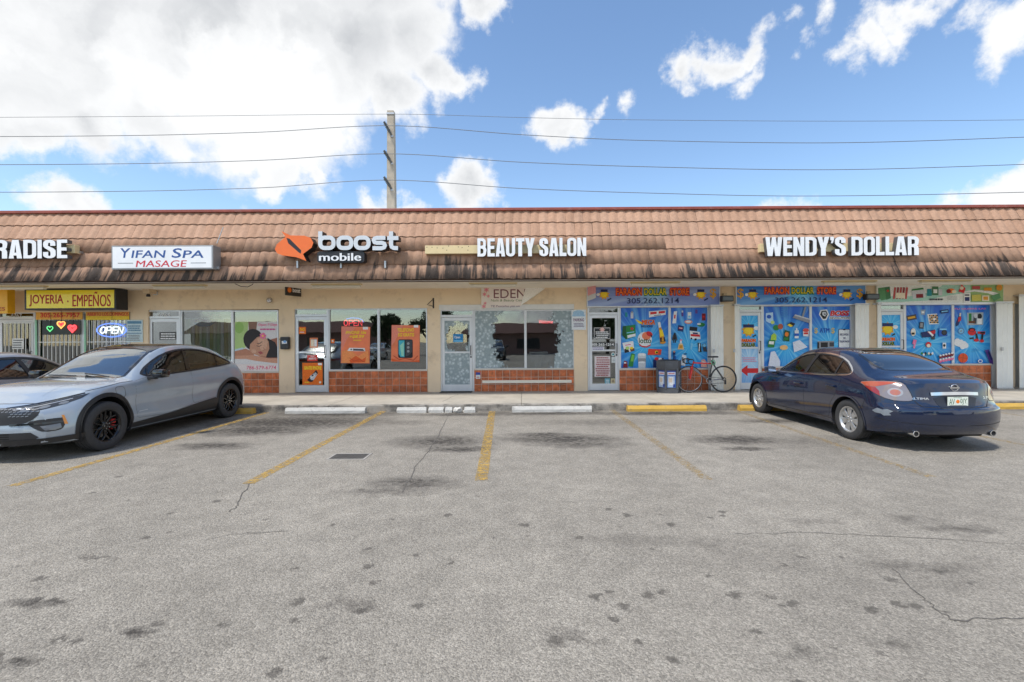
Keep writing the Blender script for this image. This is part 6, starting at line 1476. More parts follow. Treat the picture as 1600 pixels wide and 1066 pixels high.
# --- crossover: light blue grey, black roof
def make_crossover():
    root = thing('parked_crossover', 'light blue grey electric crossover with black wheels and black roof parked nose out at left', 'car')
    PT = paint_mat('blue_grey_paint', (.36,.415,.475), .26, .28, 1.0, .03, .12)
    X = [-2.36,-2.25,-2.0,-1.5,-1.0,-.5,0,.5,1.0,1.5,2.0,2.22,2.35]
    keys = [
     (T([-2.4,2.4],[0,0]), T([-2.36,-2.0,-1.0,1.5,2.1,2.35],[.36,.24,.19,.19,.22,.26])),
     (T([-2.36,-2.1,1.9,2.2,2.35],[.60,.74,.74,.70,.62]), T([-2.36,-2.0,-1.0,1.5,2.1,2.35],[.36,.24,.19,.19,.22,.26])),
     (T([-2.36,-2.25,-1.9,-1.0,1.0,1.9,2.2,2.35],[.68,.80,.88,.885,.885,.885,.82,.70]), T([-2.36,-2.0,-1.0,1.5,2.1,2.35],[.42,.30,.245,.24,.25,.28])),
     (T([-2.36,-2.25,-1.9,-1.5,-1.0,0,1.0,1.5,1.95,2.2,2.35],[.72,.85,.925,.935,.925,.915,.92,.935,.925,.85,.73]), T([-2.36,-1.0,0,1.0,1.9,2.35],[.52,.42,.40,.41,.42,.38])),
     (T([-2.36,-2.25,-1.9,-1.5,-1.0,0,1.0,1.5,1.95,2.2,2.35],[.74,.87,.93,.94,.915,.885,.905,.935,.915,.835,.72]), T([-2.36,-1.5,0,1.5,2.0,2.35],[.72,.68,.62,.62,.60,.52])),
     (T([-2.36,-2.25,-1.9,-1.5,-1.0,0,1.0,1.5,1.95,2.2,2.35],[.72,.85,.915,.94,.925,.905,.91,.925,.885,.80,.69]), T([-2.36,-1.5,-.5,0,1.0,1.5,2.0,2.35],[.93,.90,.86,.85,.84,.83,.74,.64])),
     (T([-2.36,-2.2,-1.9,-1.5,-1.0,0,.6,1.0,1.5,2.0,2.22,2.35],[.66,.76,.83,.865,.87,.87,.865,.86,.865,.80,.70,.62]), T([-2.36,-2.1,-1.8,-1.4,-1.0,0,.6,1.0,1.5,2.0,2.22,2.35],[1.00,1.07,1.12,1.12,1.08,1.03,1.01,1.00,.965,.85,.775,.715])),
     (T([-2.36,-2.2,-1.9,-1.5,-1.0,-.3,.2,.6,1.0,1.5,2.0,2.22,2.35],[.60,.66,.66,.63,.635,.63,.64,.68,.76,.76,.68,.58,.50]), T([-2.36,-2.2,-1.9,-1.5,-1.0,-.4,0,.35,.7,1.0,1.5,2.0,2.22,2.35],[1.03,1.10,1.20,1.40,1.515,1.555,1.52,1.40,1.20,1.045,1.005,.90,.815,.74])),
     (T([-2.36,-2.2,-1.5,-1.0,0,.6,1.0,1.5,2.0,2.35],[.45,.52,.52,.53,.53,.54,.56,.56,.50,.40]), T([-2.36,-2.2,-1.9,-1.5,-1.0,-.4,0,.35,.7,1.0,1.5,2.0,2.22,2.35],[1.045,1.115,1.245,1.455,1.57,1.605,1.565,1.44,1.24,1.075,1.035,.93,.835,.752])),
     (T([-2.4,2.4],[0,0]), T([-2.36,-2.2,-1.9,-1.5,-1.0,-.4,0,.35,.7,1.0,1.5,2.0,2.22,2.35],[1.05,1.125,1.265,1.475,1.59,1.62,1.585,1.465,1.27,1.095,1.05,.945,.845,.755]))]
    nose = (pchip([.2,.30,.42,.55,.68,.78,.9],[2.31,2.37,2.375,2.36,2.345,2.30,2.2]), .34, 2.4)
    tail = (pchip([.2,.40,.55,.75,.95,1.1],[-2.30,-2.38,-2.385,-2.33,-2.27,-2.22]), .30, 2.6)
    B = CarBody(keys, nose, tail, dict(nose=2.35, tail=-2.36, front=1.75, rear=-1.85))
    AX = (1.4925, -1.4925); RW = .372; RA = .425
    for ax in AX: B.cut('side', circle_poly(ax, .40, RA), lambda c, n: abs(c.y) > .55 and c.z < .95)
    sw = B.soft([(.80,1.055),(.50,1.26),(.10,1.435),(-.30,1.505),(-.80,1.50),(-1.25,1.405),(-1.62,1.245),(-1.70,1.185),(-1.45,1.155),(-.9,1.115),(0,1.075)], 1)
    ws = B.soft([(1.02,-.70),(1.06,-.35),(1.08,0),(1.06,.35),(1.02,.70),(.62,.63),(.22,.56),(.16,.3),(.14,0),(.16,-.3),(.22,-.56),(.62,-.63)], 1)
    rw = B.soft([(-1.25,-.5),(-1.2,0),(-1.25,.5),(-1.98,.55),(-2.04,0),(-1.98,-.55)], 1)
    B.cut('side', sw, lambda c, n: abs(c.y) > .5 and c.z > 1.0); B.cut('top', ws, lambda c, n: c.z > 1.02); B.cut('top', rw, lambda c, n: c.z > 1.05)
    B.finish('body', root, PT, (GLOB, lambda c: c.z > 1.2 and abs(c.y) < .60 and -1.9 < c.x < .6), LIN)
    for sd in (1, -1):
        g1 = [(-.30 if False else p[0], p[1]) for p in B.grow(sw, .012)]
        B.patch('side_glass', root, 'side', g1, CGL if sd > 0 else CGL, -.006, sd, .05)
        mb = MB(); B.strip(mb, 'side', sw, .03, PLA, .003, sd, True)
        for x0, x1, w in ((-.36, -.42, .09), (-1.22, -1.30, .05)):
            zt = 1.50 if w > .06 else 1.40; zb = 1.10 if w > .06 else 1.14
            B.strip(mb, 'side', [(x0+.04, zb), (x1, zt)], w, GLOB, .001, sd)
        B.strip(mb, 'side', [(.52,1.24),(.62,1.07)], .03, GLOB, .001, sd)
        mb.build('window_trim', root)
        for ax, nm in ((AX[0], 'wheel_arch_trim'), (AX[1], 'wheel_arch_trim')):
            mb = MB(); arc = [(ax+(RA+.02)*math.cos(a), .40+(RA+.02)*math.sin(a)) for a in [math.radians(-22+224*i/36) for i in range(37)]]
            B.strip(mb, 'side', arc, .062, PLA, .008, sd, False, .04); mb.build(nm, root, smooth=True)
            wheel('wheel', root, ax, sd*.935, RW, .235, .245, M('black_alloy', (.012,.012,.013), .22, .5, coat=.5), 5, sd, 'split', caliper=M('red_caliper', (.42,.02,.02), .4) if ax > 0 else None)
            arch_liner(root, ax, .40, RA+.012, sd*.5, sd*.93)
        B.patch('sill_trim', root, 'side', [(1.08,.20),(1.06,.33),(.95,.335),(.2,.375),(-.55,.46),(-.98,.50),(-1.07,.46),(-1.06,.20)], PLA, .012, sd, .05, .02)
        # doors: gap below, panel proud of it
        fd = B.soft(B.dense([(.93,.40),(.955,.70),(.93,1.0),(.70,1.04),(-.33,1.078),(-.36,.455),(.3,.375)], .1), 1); rd = B.soft(B.dense([(-.375,1.083),(-1.28,1.12),(-1.30,1.0),(-1.10,.72),(-1.04,.525),(-.376,.465)], .1), 1)
        for d in (fd, rd):
            B.patch('door_gap', root, 'side', B.grow(B.dense(d, .05), .004), CAV, .0004, sd, .045, .004)
            dp = B.patch('door', root, 'side', d, PT, .0028, sd, .035, .006)
        mb = MB(); B.strip(mb, 'side', rrect(1.245,.86,.17,.17,.05), .006, CAV, .001, sd, True); mb.build('charge_flap', root)
        for ln in ([(-1.9,1.02),(-2.2,1.03)], [(-1.93,.55),(-1.95,.75),(-2.15,.80)], [(1.75,.93),(1.2,1.0),(.95,1.01)]):
            mb = MB(); B.strip(mb, 'side', ln, .006, CAV, .001, sd); mb.build('shut_line', root)
        hl = [(.24*sd,.742),(.40*sd,.772),(.62*sd,.823),(.80*sd,.868),(.95*sd,.898),(.86*sd,.838),(.68*sd,.765),(.50*sd,.712),(.36*sd,.682),(.25*sd,.685)]
        h = B.patch('headlight', root, 'cylf', hl, LENSD, .004, sd, .03)
        mb = MB(); B.strip(mb, 'cylf', [(.30*sd,.728),(.50*sd,.768),(.78*sd,.840)], .009, M('lamp_silver', (.5,.52,.55), .15, .7), .0065, sd); mb.build('light_bar', h)
        for u, v in ((.40, .722), (.55, .752), (.70, .79)):
            B.patch('projector', root, 'cylf', [(sd*(u+.045*math.cos(a)), v+.017*math.sin(a)+.01*math.cos(a)) for a in [2*PI*i/12 for i in range(12)]], LENS, .0075, sd, .03, .004, h)
        mb = MB(); B.strip(mb, 'cylf', [(.22*sd,.757),(.40*sd,.785),(.62*sd,.836),(.90*sd,.905)], .014, GLOB, .0045, sd); mb.build('hood_gap', root)
        B.patch('fog_light', root, 'cylf', B.soft([(.42*sd,.545),(.46*sd,.585),(.68*sd,.60),(.72*sd,.585),(.71*sd,.46),(.67*sd,.425),(.56*sd,.42),(.50*sd,.46)], 1), PLA, .004, sd, .03)
        mb = MB(); B.strip(mb, 'cylf', [(.28*sd,.532),(.45*sd,.535),(.71*sd,.545)], .026, GLOB, .010, sd); mb.build('bumper_blade', root)
        B.patch('fog_lens', root, 'cylf', [(.53*sd,.50),(.68*sd,.52),(.69*sd,.46),(.64*sd,.435),(.57*sd,.44)], LENS, .007, sd, .03)
        B.patch('side_marker', root, 'side', [(2.035,.50),(2.065,.505),(2.075,.63),(2.055,.63)], AMBL, .012, sd, .03)
        B.patch('tail_light', root, 'cylr', [(.10*sd,.93),(.55*sd,.95),(.75*sd,.98),(.74*sd,1.02),(.5*sd,1.0),(.10*sd,.98)], RLENS, .004, sd, .03)
        mirror(root, .62, sd*.90, 1.105, sd, GLOB)
        mb = MB(); B.strip(mb, 'side', [(.90,.50),(.72,.507)], .012, GRY_M, .005, sd); mb.build('fender_script', root)
    gp = B.soft([(-.60,.755),(0,.762),(.60,.755),(.66,.68),(.56,.565),(.42,.535),(0,.53),(-.42,.535),(-.56,.565),(-.66,.68)], 1)
    gr = B.patch('grille', root, 'front', gp, PLA, .004, 1, .035)
    mb = MB()
    for r_ in range(4):
        for k in range(-13, 14):
            u = k*.046+(r_ % 2)*.023; v = .742-r_*.03-abs(u)*.02
            if abs(u) < .60-r_*.01 and (r_ < 2 or abs(u) > .34): B.strip(mb, 'front', [(u-.016, v), (u+.016, v+.008)], .008, M('grille_silver', (.30,.31,.33), .35, .5), .0065)
    mb.build('grille_mesh', gr)
    li = B.patch('lower_intake', root, 'front', [(-.66,.355),(-.58,.425),(.58,.425),(.66,.355),(.60,.315),(-.60,.315)], PLA, .004, 1, .04)
    mb = MB(); 
    for v in (.35, .38, .41): B.strip(mb, 'front', [(-.36,v),(.36,v)], .012, M('vent_black', (.004,.004,.004), .9), .006)
    mb.build('slot', li)
    mb = MB(); B.strip(mb, 'cylf', [(u, .285+.03*abs(u)) for u in [(-.95+1.9*i/30) for i in range(31)]], .07, PLA, .012); mb.build('front_lip', root)
    B.patch('windscreen', root, 'top', B.grow(ws, .012), CGW, -.004, 1, .06); B.patch('rear_window', root, 'top', B.grow(rw, .012), CGD, -.004, 1, .06)
    mb = MB(); B.strip(mb, 'top', ws, .045, GLOB, .002, 1, True); mb.build('windscreen_surround', root); mb = MB(); B.strip(mb, 'top', rw, .05, GLOB, .002, 1, True); mb.build('rear_window_surround', root)
    mb = MB()
    for y0, y1 in ((.62, .05), (.02, -.55)):
        mb = MB(); mb.tube([B.ray('top', 1.06, y0*.9)[0]+Vector((0,0,.02)), B.ray('top', .98, (y0+y1)/2)[0]+Vector((0,0,.02)), B.ray('top', .93, y1)[0]+Vector((0,0,.015))], .011, PLA, 6); mb.build('wiper', root)
    mb = MB(); B.strip(mb, 'top', [(2.12,-.62),(2.2,-.3),(2.22,0),(2.2,.3),(2.12,.62)], .010, CAV, .001); B.strip(mb, 'top', [(2.0,.45),(1.2,.52)], .006, PT, .003); B.strip(mb, 'top', [(2.0,-.45),(1.2,-.52)], .006, PT, .003); mb.build('hood_line', root)
    mb = MB(); mb.rbox(.45, 1.0, -.74, .74, .72, .99, .05, SEAT); mb.build('dashboard', root, smooth=True, angle=40)
    mb = MB(); mb.tube([(.42+.07*math.sin(a), .38+.18*math.cos(a), .98+.16*math.sin(a)) for a in [2*PI*i/24 for i in range(24)]], .016, PLA, 8, True); mb.build('steering_wheel', root)
    seats(root, (.0, -.95), (.38, -.38), .48)
    mb = MB(); mb.rbox(.30, .34, -.13, .13, 1.36, 1.42, .015, PLA); mb.build('rear_view_mirror', root)
    return root
# --- saloon: dark blue
def make_saloon(paint, label, name='parked_sedan', full=True):
    root = thing(name, label, 'car')
    PT = paint
    keys = [
     (T([-2.5,2.5],[0,0]), T([-2.42,-2.1,-1.0,1.5,2.1,2.40],[.27,.21,.18,.18,.20,.25])),
     (T([-2.42,-2.1,1.9,2.2,2.40],[.60,.72,.72,.66,.55]), T([-2.42,-2.1,-1.0,1.5,2.1,2.40],[.27,.21,.18,.18,.20,.25])),
     (T([-2.42,-2.3,-1.9,-1.0,1.0,1.9,2.2,2.40],[.70,.80,.85,.855,.855,.85,.78,.60]), T([-2.42,-2.1,-1.0,1.5,2.1,2.40],[.30,.235,.215,.22,.23,.27])),
     (T([-2.42,-2.3,-1.9,-1.4,-.9,0,1.0,1.4,1.9,2.2,2.40],[.74,.835,.885,.892,.885,.878,.88,.892,.88,.80,.62]), T([-2.42,-1.9,-1.0,0,1.0,1.9,2.40],[.46,.43,.40,.38,.38,.39,.38])),
     (T([-2.42,-2.3,-1.9,-1.4,-.9,0,1.0,1.4,1.9,2.2,2.40],[.75,.845,.89,.896,.887,.882,.885,.895,.87,.78,.60]), T([-2.42,-1.9,-1.0,0,1.0,1.9,2.40],[.60,.62,.60,.58,.57,.56,.50])),
     (T([-2.42,-2.3,-1.9,-1.4,-.9,0,1.0,1.4,1.9,2.2,2.40],[.72,.81,.868,.885,.88,.876,.875,.872,.82,.72,.55]), T([-2.42,-1.9,-1.4,-.9,0,1.0,1.4,1.9,2.40],[.80,.84,.83,.81,.79,.77,.755,.69,.60])),
     (T([-2.42,-2.3,-2.0,-1.6,-1.2,-.6,0,.6,1.0,1.4,1.9,2.2,2.40],[.64,.72,.775,.80,.825,.84,.845,.84,.835,.815,.74,.62,.48]), T([-2.42,-2.3,-2.0,-1.6,-1.2,-.6,0,.6,1.0,1.4,1.9,2.2,2.40],[.945,.985,1.01,1.015,.995,.965,.945,.925,.91,.875,.79,.71,.635])),
     (T([-2.42,-2.3,-2.0,-1.7,-1.4,-1.1,-.7,-.2,.2,.6,1.0,1.4,1.9,2.2,2.40],[.52,.60,.64,.64,.60,.575,.565,.565,.58,.64,.70,.70,.60,.48,.38]), T([-2.42,-2.3,-2.0,-1.7,-1.4,-1.1,-.7,-.2,.15,.45,.75,1.0,1.4,1.9,2.2,2.40],[.975,1.02,1.06,1.115,1.235,1.33,1.395,1.41,1.365,1.23,1.05,.955,.915,.825,.745,.66])),
     (T([-2.42,-2.0,-1.4,-1.1,0,.6,1.0,1.4,1.9,2.40],[.36,.46,.46,.46,.46,.48,.50,.50,.42,.28]), T([-2.42,-2.3,-2.0,-1.7,-1.4,-1.1,-.7,-.2,.15,.45,.75,1.0,1.4,1.9,2.2,2.40],[.985,1.03,1.075,1.15,1.285,1.385,1.45,1.458,1.41,1.275,1.085,.985,.94,.85,.765,.675])),
     (T([-2.5,2.5],[0,0]), T([-2.42,-2.3,-2.0,-1.7,-1.4,-1.1,-.7,-.2,.15,.45,.75,1.0,1.4,1.9,2.2,2.40],[.99,1.035,1.085,1.165,1.305,1.405,1.468,1.475,1.43,1.30,1.11,1.005,.955,.865,.775,.68]))]
    nose = (pchip([.2,.30,.45,.58,.70,.85],[2.34,2.40,2.405,2.38,2.34,2.24]), .75, 2.1)
    tail = (pchip([.22,.36,.50,.62,.66,.78,.90,1.0,1.1],[-2.34,-2.42,-2.44,-2.43,-2.37,-2.335,-2.315,-2.285,-2.25]), .42, 2.6)
    B = CarBody(keys, nose, tail, dict(nose=2.40, tail=-2.42, front=1.65, rear=-1.75))
    AX = (1.388, -1.388); RW = .325; RA = .362
    for ax in AX: B.cut('side', circle_poly(ax, .335, RA), lambda c, n: abs(c.y) > .5 and c.z < .85)
    sw = B.soft([(.82,.965),(.50,1.15),(.12,1.335),(-.25,1.378),(-.70,1.365),(-1.05,1.285),(-1.32,1.13),(-1.36,1.06),(-1.25,1.03),(-.6,.995),(.1,.975)], 1)
    ws = B.soft([(1.0,-.66),(1.05,-.33),(1.07,0),(1.05,.33),(1.0,.66),(.6,.60),(.22,.51),(.18,.25),(.165,0),(.18,-.25),(.22,-.51),(.6,-.60)], 1)
    rw = B.soft([(-.98,-.46),(-.93,0),(-.98,.46),(-1.68,.575),(-1.76,.3),(-1.785,0),(-1.76,-.3),(-1.68,-.575)], 1)
    B.cut('side', sw, lambda c, n: abs(c.y) > .5 and c.z > .93); B.cut('top', ws, lambda c, n: c.z > .95); B.cut('top', rw, lambda c, n: c.z > 1.0)
    B.finish('body', root, PT, None, LIN)
    for sd in (1, -1):
        B.patch('side_glass', root, 'side', B.grow(sw, .012), CGL, -.006, sd, .05)
        mb = MB(); B.strip(mb, 'side', sw, .022, CHR if full else PLA, .004, sd, True); mb.build('window_chrome', root)
        mb = MB(); B.strip(mb, 'side', B.grow(B.dense(sw, .04), -.018), .022, PLA, .002, sd, True)
        B.strip(mb, 'side', [(-.22,.985),(-.30,1.375)], .085, PLA, .001, sd); B.strip(mb, 'side', [(-1.0,1.01),(-.985,1.30)], .035, PLA, .001, sd); B.strip(mb, 'side', [(.56,1.10),(.60,.975)], .022, PLA, .001, sd)
        mb.build('window_trim', root)
        for ax in AX:
            mb = MB(); B.strip(mb, 'side', [(ax+(RA+.012)*math.cos(a), .335+(RA+.012)*math.sin(a)) for a in [math.radians(-14+208*i/36) for i in range(37)]], .028, PT, .006, sd, False, .04); mb.build('wheel_arch_lip', root, smooth=True)
            wheel('wheel', root, ax, sd*.875, RW, .215, .208, M('silver_cover', (.56,.57,.58), .3, .75), 7, sd, 'cover')
            arch_liner(root, ax, .335, RA+.012, sd*.45, sd*.875)
        fd = B.soft(B.dense([(.90,.285),(.94,.55),(.90,.82),(.74,.925),(-.24,.965),(-.27,.285)], .1), 1); rd = B.soft(B.dense([(-.286,.966),(-1.15,1.008),(-1.22,.93),(-1.14,.72),(-1.0,.55),(-.95,.31),(-.286,.285)], .1), 1)
        for d in (fd, rd):
            B.patch('door_gap', root, 'side', B.grow(B.dense(d, .05), .004), CAV, .0004, sd, .045, .004)
            dp = B.patch('door', root, 'side', d, PT, .0028, sd, .035, .006)
        for hx, hz in ((-.10, .80), (-1.02, .835)):
            p, n = B.ray('side', hx, hz, sd); mb = MB(); mb.rbox(hx-.10, hx+.10, min(p.y, p.y+sd*.045), max(p.y, p.y+sd*.045), hz-.02, hz+.02, .016, PT); mb.build('door_handle', root, smooth=True, angle=50)
        B.patch('sill_trim', root, 'side', [(1.0,.19),(1.02,.265),(-1.0,.28),(-1.0,.20)], PT, .012, sd, .05, .02)
        for ln in ([(-1.66,.42),(-1.74,.60),(-1.80,.74)], [(1.95,.76),(1.3,.895),(.95,.92)]):
            mb = MB(); B.strip(mb, 'side', ln, .007, CAV, .001, sd); mb.build('shut_line', root)
        B.patch('headlight', root, 'cylf', [(.30*sd,.60),(.50*sd,.66),(.75*sd,.745),(.93*sd,.80),(.80*sd,.69),(.60*sd,.60),(.40*sd,.56)], LENS, .004, sd, .03)
        tlp = B.soft([(.52*sd,.985),(.62*sd,1.0),(.85*sd,.985),(1.03*sd,.955),(.92*sd,.90),(.80*sd,.82),(.66*sd,.735),(.50*sd,.725),(.44*sd,.745),(.47*sd,.86)], 1)
        B.patch('lamp_gap', root, 'cylr', B.grow(tlp, .007), CAV, .002, sd, .03, .004)
        tl = B.patch('tail_light', root, 'cylr', B.soft([(.52*sd,.985),(.62*sd,1.0),(.85*sd,.985),(1.03*sd,.955),(.92*sd,.90),(.80*sd,.82),(.66*sd,.735),(.50*sd,.725),(.44*sd,.745),(.47*sd,.86)], 1), CLENS, .005, sd, .028)
        B.patch('red_lens', root, 'cylr', [(.575*sd,.984),(.66*sd,.99),(.85*sd,.978),(1.0*sd,.952),(.93*sd,.915),(.80*sd,.905),(.70*sd,.94)], ORLENS, .0075, sd, .028, .004, tl)
        B.patch('red_lens', root, 'cylr', [(.79*sd,.90),(.93*sd,.91),(.88*sd,.87),(.80*sd,.815),(.74*sd,.78),(.75*sd,.85)], RLENS, .0075, sd, .028, .004, tl)
        B.patch('lamp_bowl', root, 'cylr', [(sd*(.60+.072*math.cos(a)), .845+.062*math.sin(a)) for a in [2*PI*i/16 for i in range(16)]], M('lamp_grey', (.46,.42,.42), .25, .5), .0078, sd, .028, .004, tl)
        B.patch('lamp_bulb', root, 'cylr', [(sd*(.60+.048*math.cos(a)), .845+.042*math.sin(a)) for a in [2*PI*i/14 for i in range(14)]], M('pink_lens', (.42,.14,.10), .1, coat=1), .0095, sd, .028, .004, tl)
        mirror(root, .66, sd*.85, 1.005, sd, PT, (.09,.10,.065))
        mb = MB(); mb.tube([(-2.20, sd*.56, .275), (-2.315, sd*.56, .27)], .042, CHR, 16, False, .046, False); mb.tube([(-2.20, sd*.56, .275), (-2.305, sd*.56, .27)], .031, CAV, 14); mb.lathe([(.046,0),(.044,.004),(.034,.004),(.032,-.02)], CHR, 16, Matrix.Translation((-2.315, sd*.56, .27)) @ Matrix.Rotation(-PI/2, 4, 'Y')); mb.build('exhaust_tip', root, smooth=True, angle=40)
        mb = MB(); B.strip(mb, 'cylr', [(.43*sd,.735),(.40*sd,.69),(.36*sd,.655),(.2*sd,.645),(0,.645)], .008, CAV, .001, sd); B.strip(mb, 'cylr', [(.44*sd,.75),(.48*sd,.88),(.52*sd,.98)], .006, CAV, .001, sd); mb.build('trunk_gap', root)
        mb = MB(); B.strip(mb, 'cylr', [(.08*sd,.40),(.35*sd,.41),(.62*sd,.43),(.80*sd,.45)], .008, CAV, .001, sd); mb.build('bumper_line', root)
    B.patch('windscreen', root, 'top', B.grow(ws, .012), CGW, -.004, 1, .06); B.patch('rear_window', root, 'top', B.grow(rw, .012), glass('rear_glass_blue', (.06,.09,.13), 1.7, 0, .13), -.004, 1, .06)
    mb = MB(); B.strip(mb, 'top', ws, .04, GLOB, .002, 1, True); mb.build('windscreen_surround', root); mb = MB(); B.strip(mb, 'top', rw, .04, GLOB, .002, 1, True); mb.build('rear_window_surround', root)
    # trunk: bright bar, plate recess, plate
    B.patch('number_plate_recess', root, 'rear', B.soft([(-.33,.815),(.33,.815),(.26,.665),(.22,.652),(-.22,.652),(-.26,.665)], 1), M('recess_dark', (.02,.026,.04), .4), .003, 1, .03, .004)
    g = MB(); B.strip(g, 'rear', [(-.34,.835),(-.2,.842),(0,.845),(.2,.842),(.34,.835)], .045, CHR, .014); g.build('trunk_garnish', root, smooth=True)
    pl = MB(); px = B.ray('rear', 0, .73)[0].x; pl.rbox(px-.016, px-.006, -.155, .155, .655, .805, .004, PLA); fr = pl.build('number_plate', root)
    pp = MB(); pp.box(px-.0185, px-.0165, -.148, .148, .672, .802, P_('plate_white', 226,234,222)); pp.build('plate_face', fr)
    def rear_text(t, y0, y1, z0, z1, mat, nm, par, x=None, bold=.02):
        m = MB(); text(m, t, y0, y1, z0, z1, 0, mat, bold=bold)
        vs = []
        for v in m.v:
            xx = x if x is not None else B.ray('rear', -v[0], v[2])[0].x-.004
            vs.append((xx+v[1]*1.0, -v[0], v[2]))
        m.v = vs; return m.build(nm, par)
    if full:
        rear_text('AV', -.125, -.045, .69, .775, DGN, 'plate_text', fr, px-.0192, .0); rear_text('0JY', .035, .13, .69, .775, DGN, 'plate_text', fr, px-.0192, .0)
        rear_text('MYFLORIDA', -.06, .06, .785, .798, DGN, 'plate_text', fr, px-.0192, .0); rear_text('SUNSHINE', -.05, .05, .657, .667, LGR, 'plate_text', fr, px-.0172, .01)
        m = MB(); m.lathe([(0,.001),(.026,0)], ORA, 14, Matrix.Translation((px-.0188, 0, .735)) @ Matrix.Rotation(-PI/2, 4, 'Y')); m.build('plate_orange', fr)
        rear_text('ALTIMA', -.585, -.365, .755, .785, CHR, 'badge_text', root); rear_text('2.5S', .44, .57, .765, .795, CHR, 'badge_text', root)
        bx = B.ray('rear', 0, .93)[0].x-.008; m = MB(); m.tube([(bx, .052*math.cos(a), .925+.045*math.sin(a)) for a in [2*PI*i/22 for i in range(22)]], .008, CHR, 6, True); m.box(bx-.008, bx+.002, -.068, .068, .915, .936, CHR); m.build('badge', root, smooth=True, angle=40)
        B.patch('bare_patch', root, 'side', [(-1.92,.555),(-2.0,.60),(-2.08,.585),(-2.13,.60),(-2.19,.575),(-2.15,.545),(-2.17,.515),(-2.09,.50),(-2.05,.525),(-1.97,.53)], M('bare_primer', (.20,.23,.26), .6, var=.15, scale=20), .004, 1, .02, .003)
        mb = MB(); B.strip(mb, 'side', rrect(-1.62,.76,.02,.001,.0005), .001, CAV, .0005, 1)
    mb = MB(); mb.rbox(-2.05, -1.2, -.68, .68, .17, .24, .03, CAV); mb.build('underbody', root)
    mb = MB(); mb.rbox(.5, 1.02, -.7, .7, .66, .92, .05, SEAT); mb.build('dashboard', root, smooth=True, angle=40)
    mb = MB(); mb.tube([(.44+.07*math.sin(a), .37+.18*math.cos(a), .90+.16*math.sin(a)) for a in [2*PI*i/24 for i in range(24)]], .016, PLA, 8, True); mb.build('steering_wheel', root)
    seats(root, (.02, -.85), (.36, -.36), .38)
    return root
crossover = make_crossover(); crossover.location = (-7.28, 8.56, 0); crossover.rotation_euler = (0, 0, math.radians(-90))
NAVY = paint_mat('navy_paint', (.0035,.012,.042), .16, .1, 1.0, .08, .04)
sedan = make_saloon(NAVY, 'dark blue sedan with scraped grey patch on its rear bumper parked nose in'); sedan.location = (6.15, 8.90, 0); sedan.rotation_euler = (0, 0, math.radians(90.8))
SILV = paint_mat('silver_paint', (.42,.43,.45), .3, .5, 1.0, .05, .2)
third = make_saloon(SILV, 'silver grey car seen only by its roof and windows behind the crossover', full=False); third.location = (-10.15, 9.0, 0); third.rotation_euler = (0, 0, math.radians(90))
# ------------------------------------------------------------------ kerb stops, rubble, cover
STW = M('white_stop_paint', (.54,.53,.50), .8, var=.14, scale=6, bump=.3, bscale=50, dirt=((.15,.14,.13), 6, .54, .65))
STY = M('yellow_stop_paint', (.58,.36,.07), .8, var=.15, scale=6, bump=.3, bscale=50, dirt=((.20,.17,.13), 6, .53, .65))
BRK = M('broken_concrete', (.62,.60,.56), .9, var=.15, scale=12, bump=.5, bscale=40)
YK = 10.47
def stop_geo(mb, x0, x1, mat, h=.125, rag0=0.0, rag1=0.0):
    prof = [(0,0),(0,.06),(.035,h),(.125,h),(.16,.06),(.16,0)]; n = 10; vs = []
    for i in range(n+1):
        x = x0+(x1-x0)*i/n
        for j, (y, z) in enumerate(prof):
            e = 0
            if i == 0: e = rag0*random.uniform(0, 1)
            if i == n: e = -rag1*random.uniform(0, 1)
            vs.append((x+e, YK+y+random.uniform(-.003, .003), z+(random.uniform(-.004, .002) if j in (2, 3) else 0)))
    fs = [(i*6+j, (i+1)*6+j, (i+1)*6+j+1, i*6+j+1) for i in range(n) for j in range(5)]+[(5,4,3,2,1,0), tuple(n*6+j for j in range(6))]
    mb.add(vs, fs, mat)
def stop(px0, px1, mat, label, **k):
    x0, x1 = W(px0, 640, YK).x, W(px1, 640, YK).x; r = thing('wheel_stop', label, 'wheel stop', ((x0+x1)/2, YK, 0), group='concrete wheel stops along the kerb'); mb = MB(); stop_geo(mb, x0, x1, mat, **k); put(mb, r, 'block', fixn=True)
    mb = MB()
    for x in (x0+.25, x1-.25): mb.lathe([(0,.128),(.016,.127),(.018,.118)], M('rusty_pin', (.16,.09,.06), .8), 10, Matrix.Translation((x, YK+.08, 0)))
    put(mb, r, 'anchor_pin')
stop(445, 570, STW, 'white concrete wheel stop in front of the phone shop door')
stop(800, 925, STW, 'intact white concrete wheel stop in front of the salon window')
stop(981, 1104.5, STY, 'yellow concrete wheel stop in front of the litter bin')
stop(272, 394, STY, 'yellow wheel stop partly hidden behind the rear wheel of the crossover')
stop(1157, 1280, STY, 'yellow wheel stop mostly hidden behind the front of the dark blue sedan')
stop(1556, 1680, STY, 'yellow wheel stop at the right picture edge behind the dark blue sedan')
for (a, b_, l) in ((618.5,667,'longest white fragment of the broken wheel stop at its left end'),(668.3,693.6,'second white fragment of the broken wheel stop beside a crack'),(694.4,707,'third short white fragment of the broken wheel stop'),(724,743,'right end white fragment of the broken wheel stop')):
    x0, x1 = W(a, 640, YK).x, W(b_, 640, YK).x; r = thing('wheel_stop_fragment', l, 'concrete fragment', ((x0+x1)/2, YK, 0)); mb = MB(); stop_geo(mb, x0, x1, STW, .118, .03, .03); put(mb, r, 'block', fixn=True)
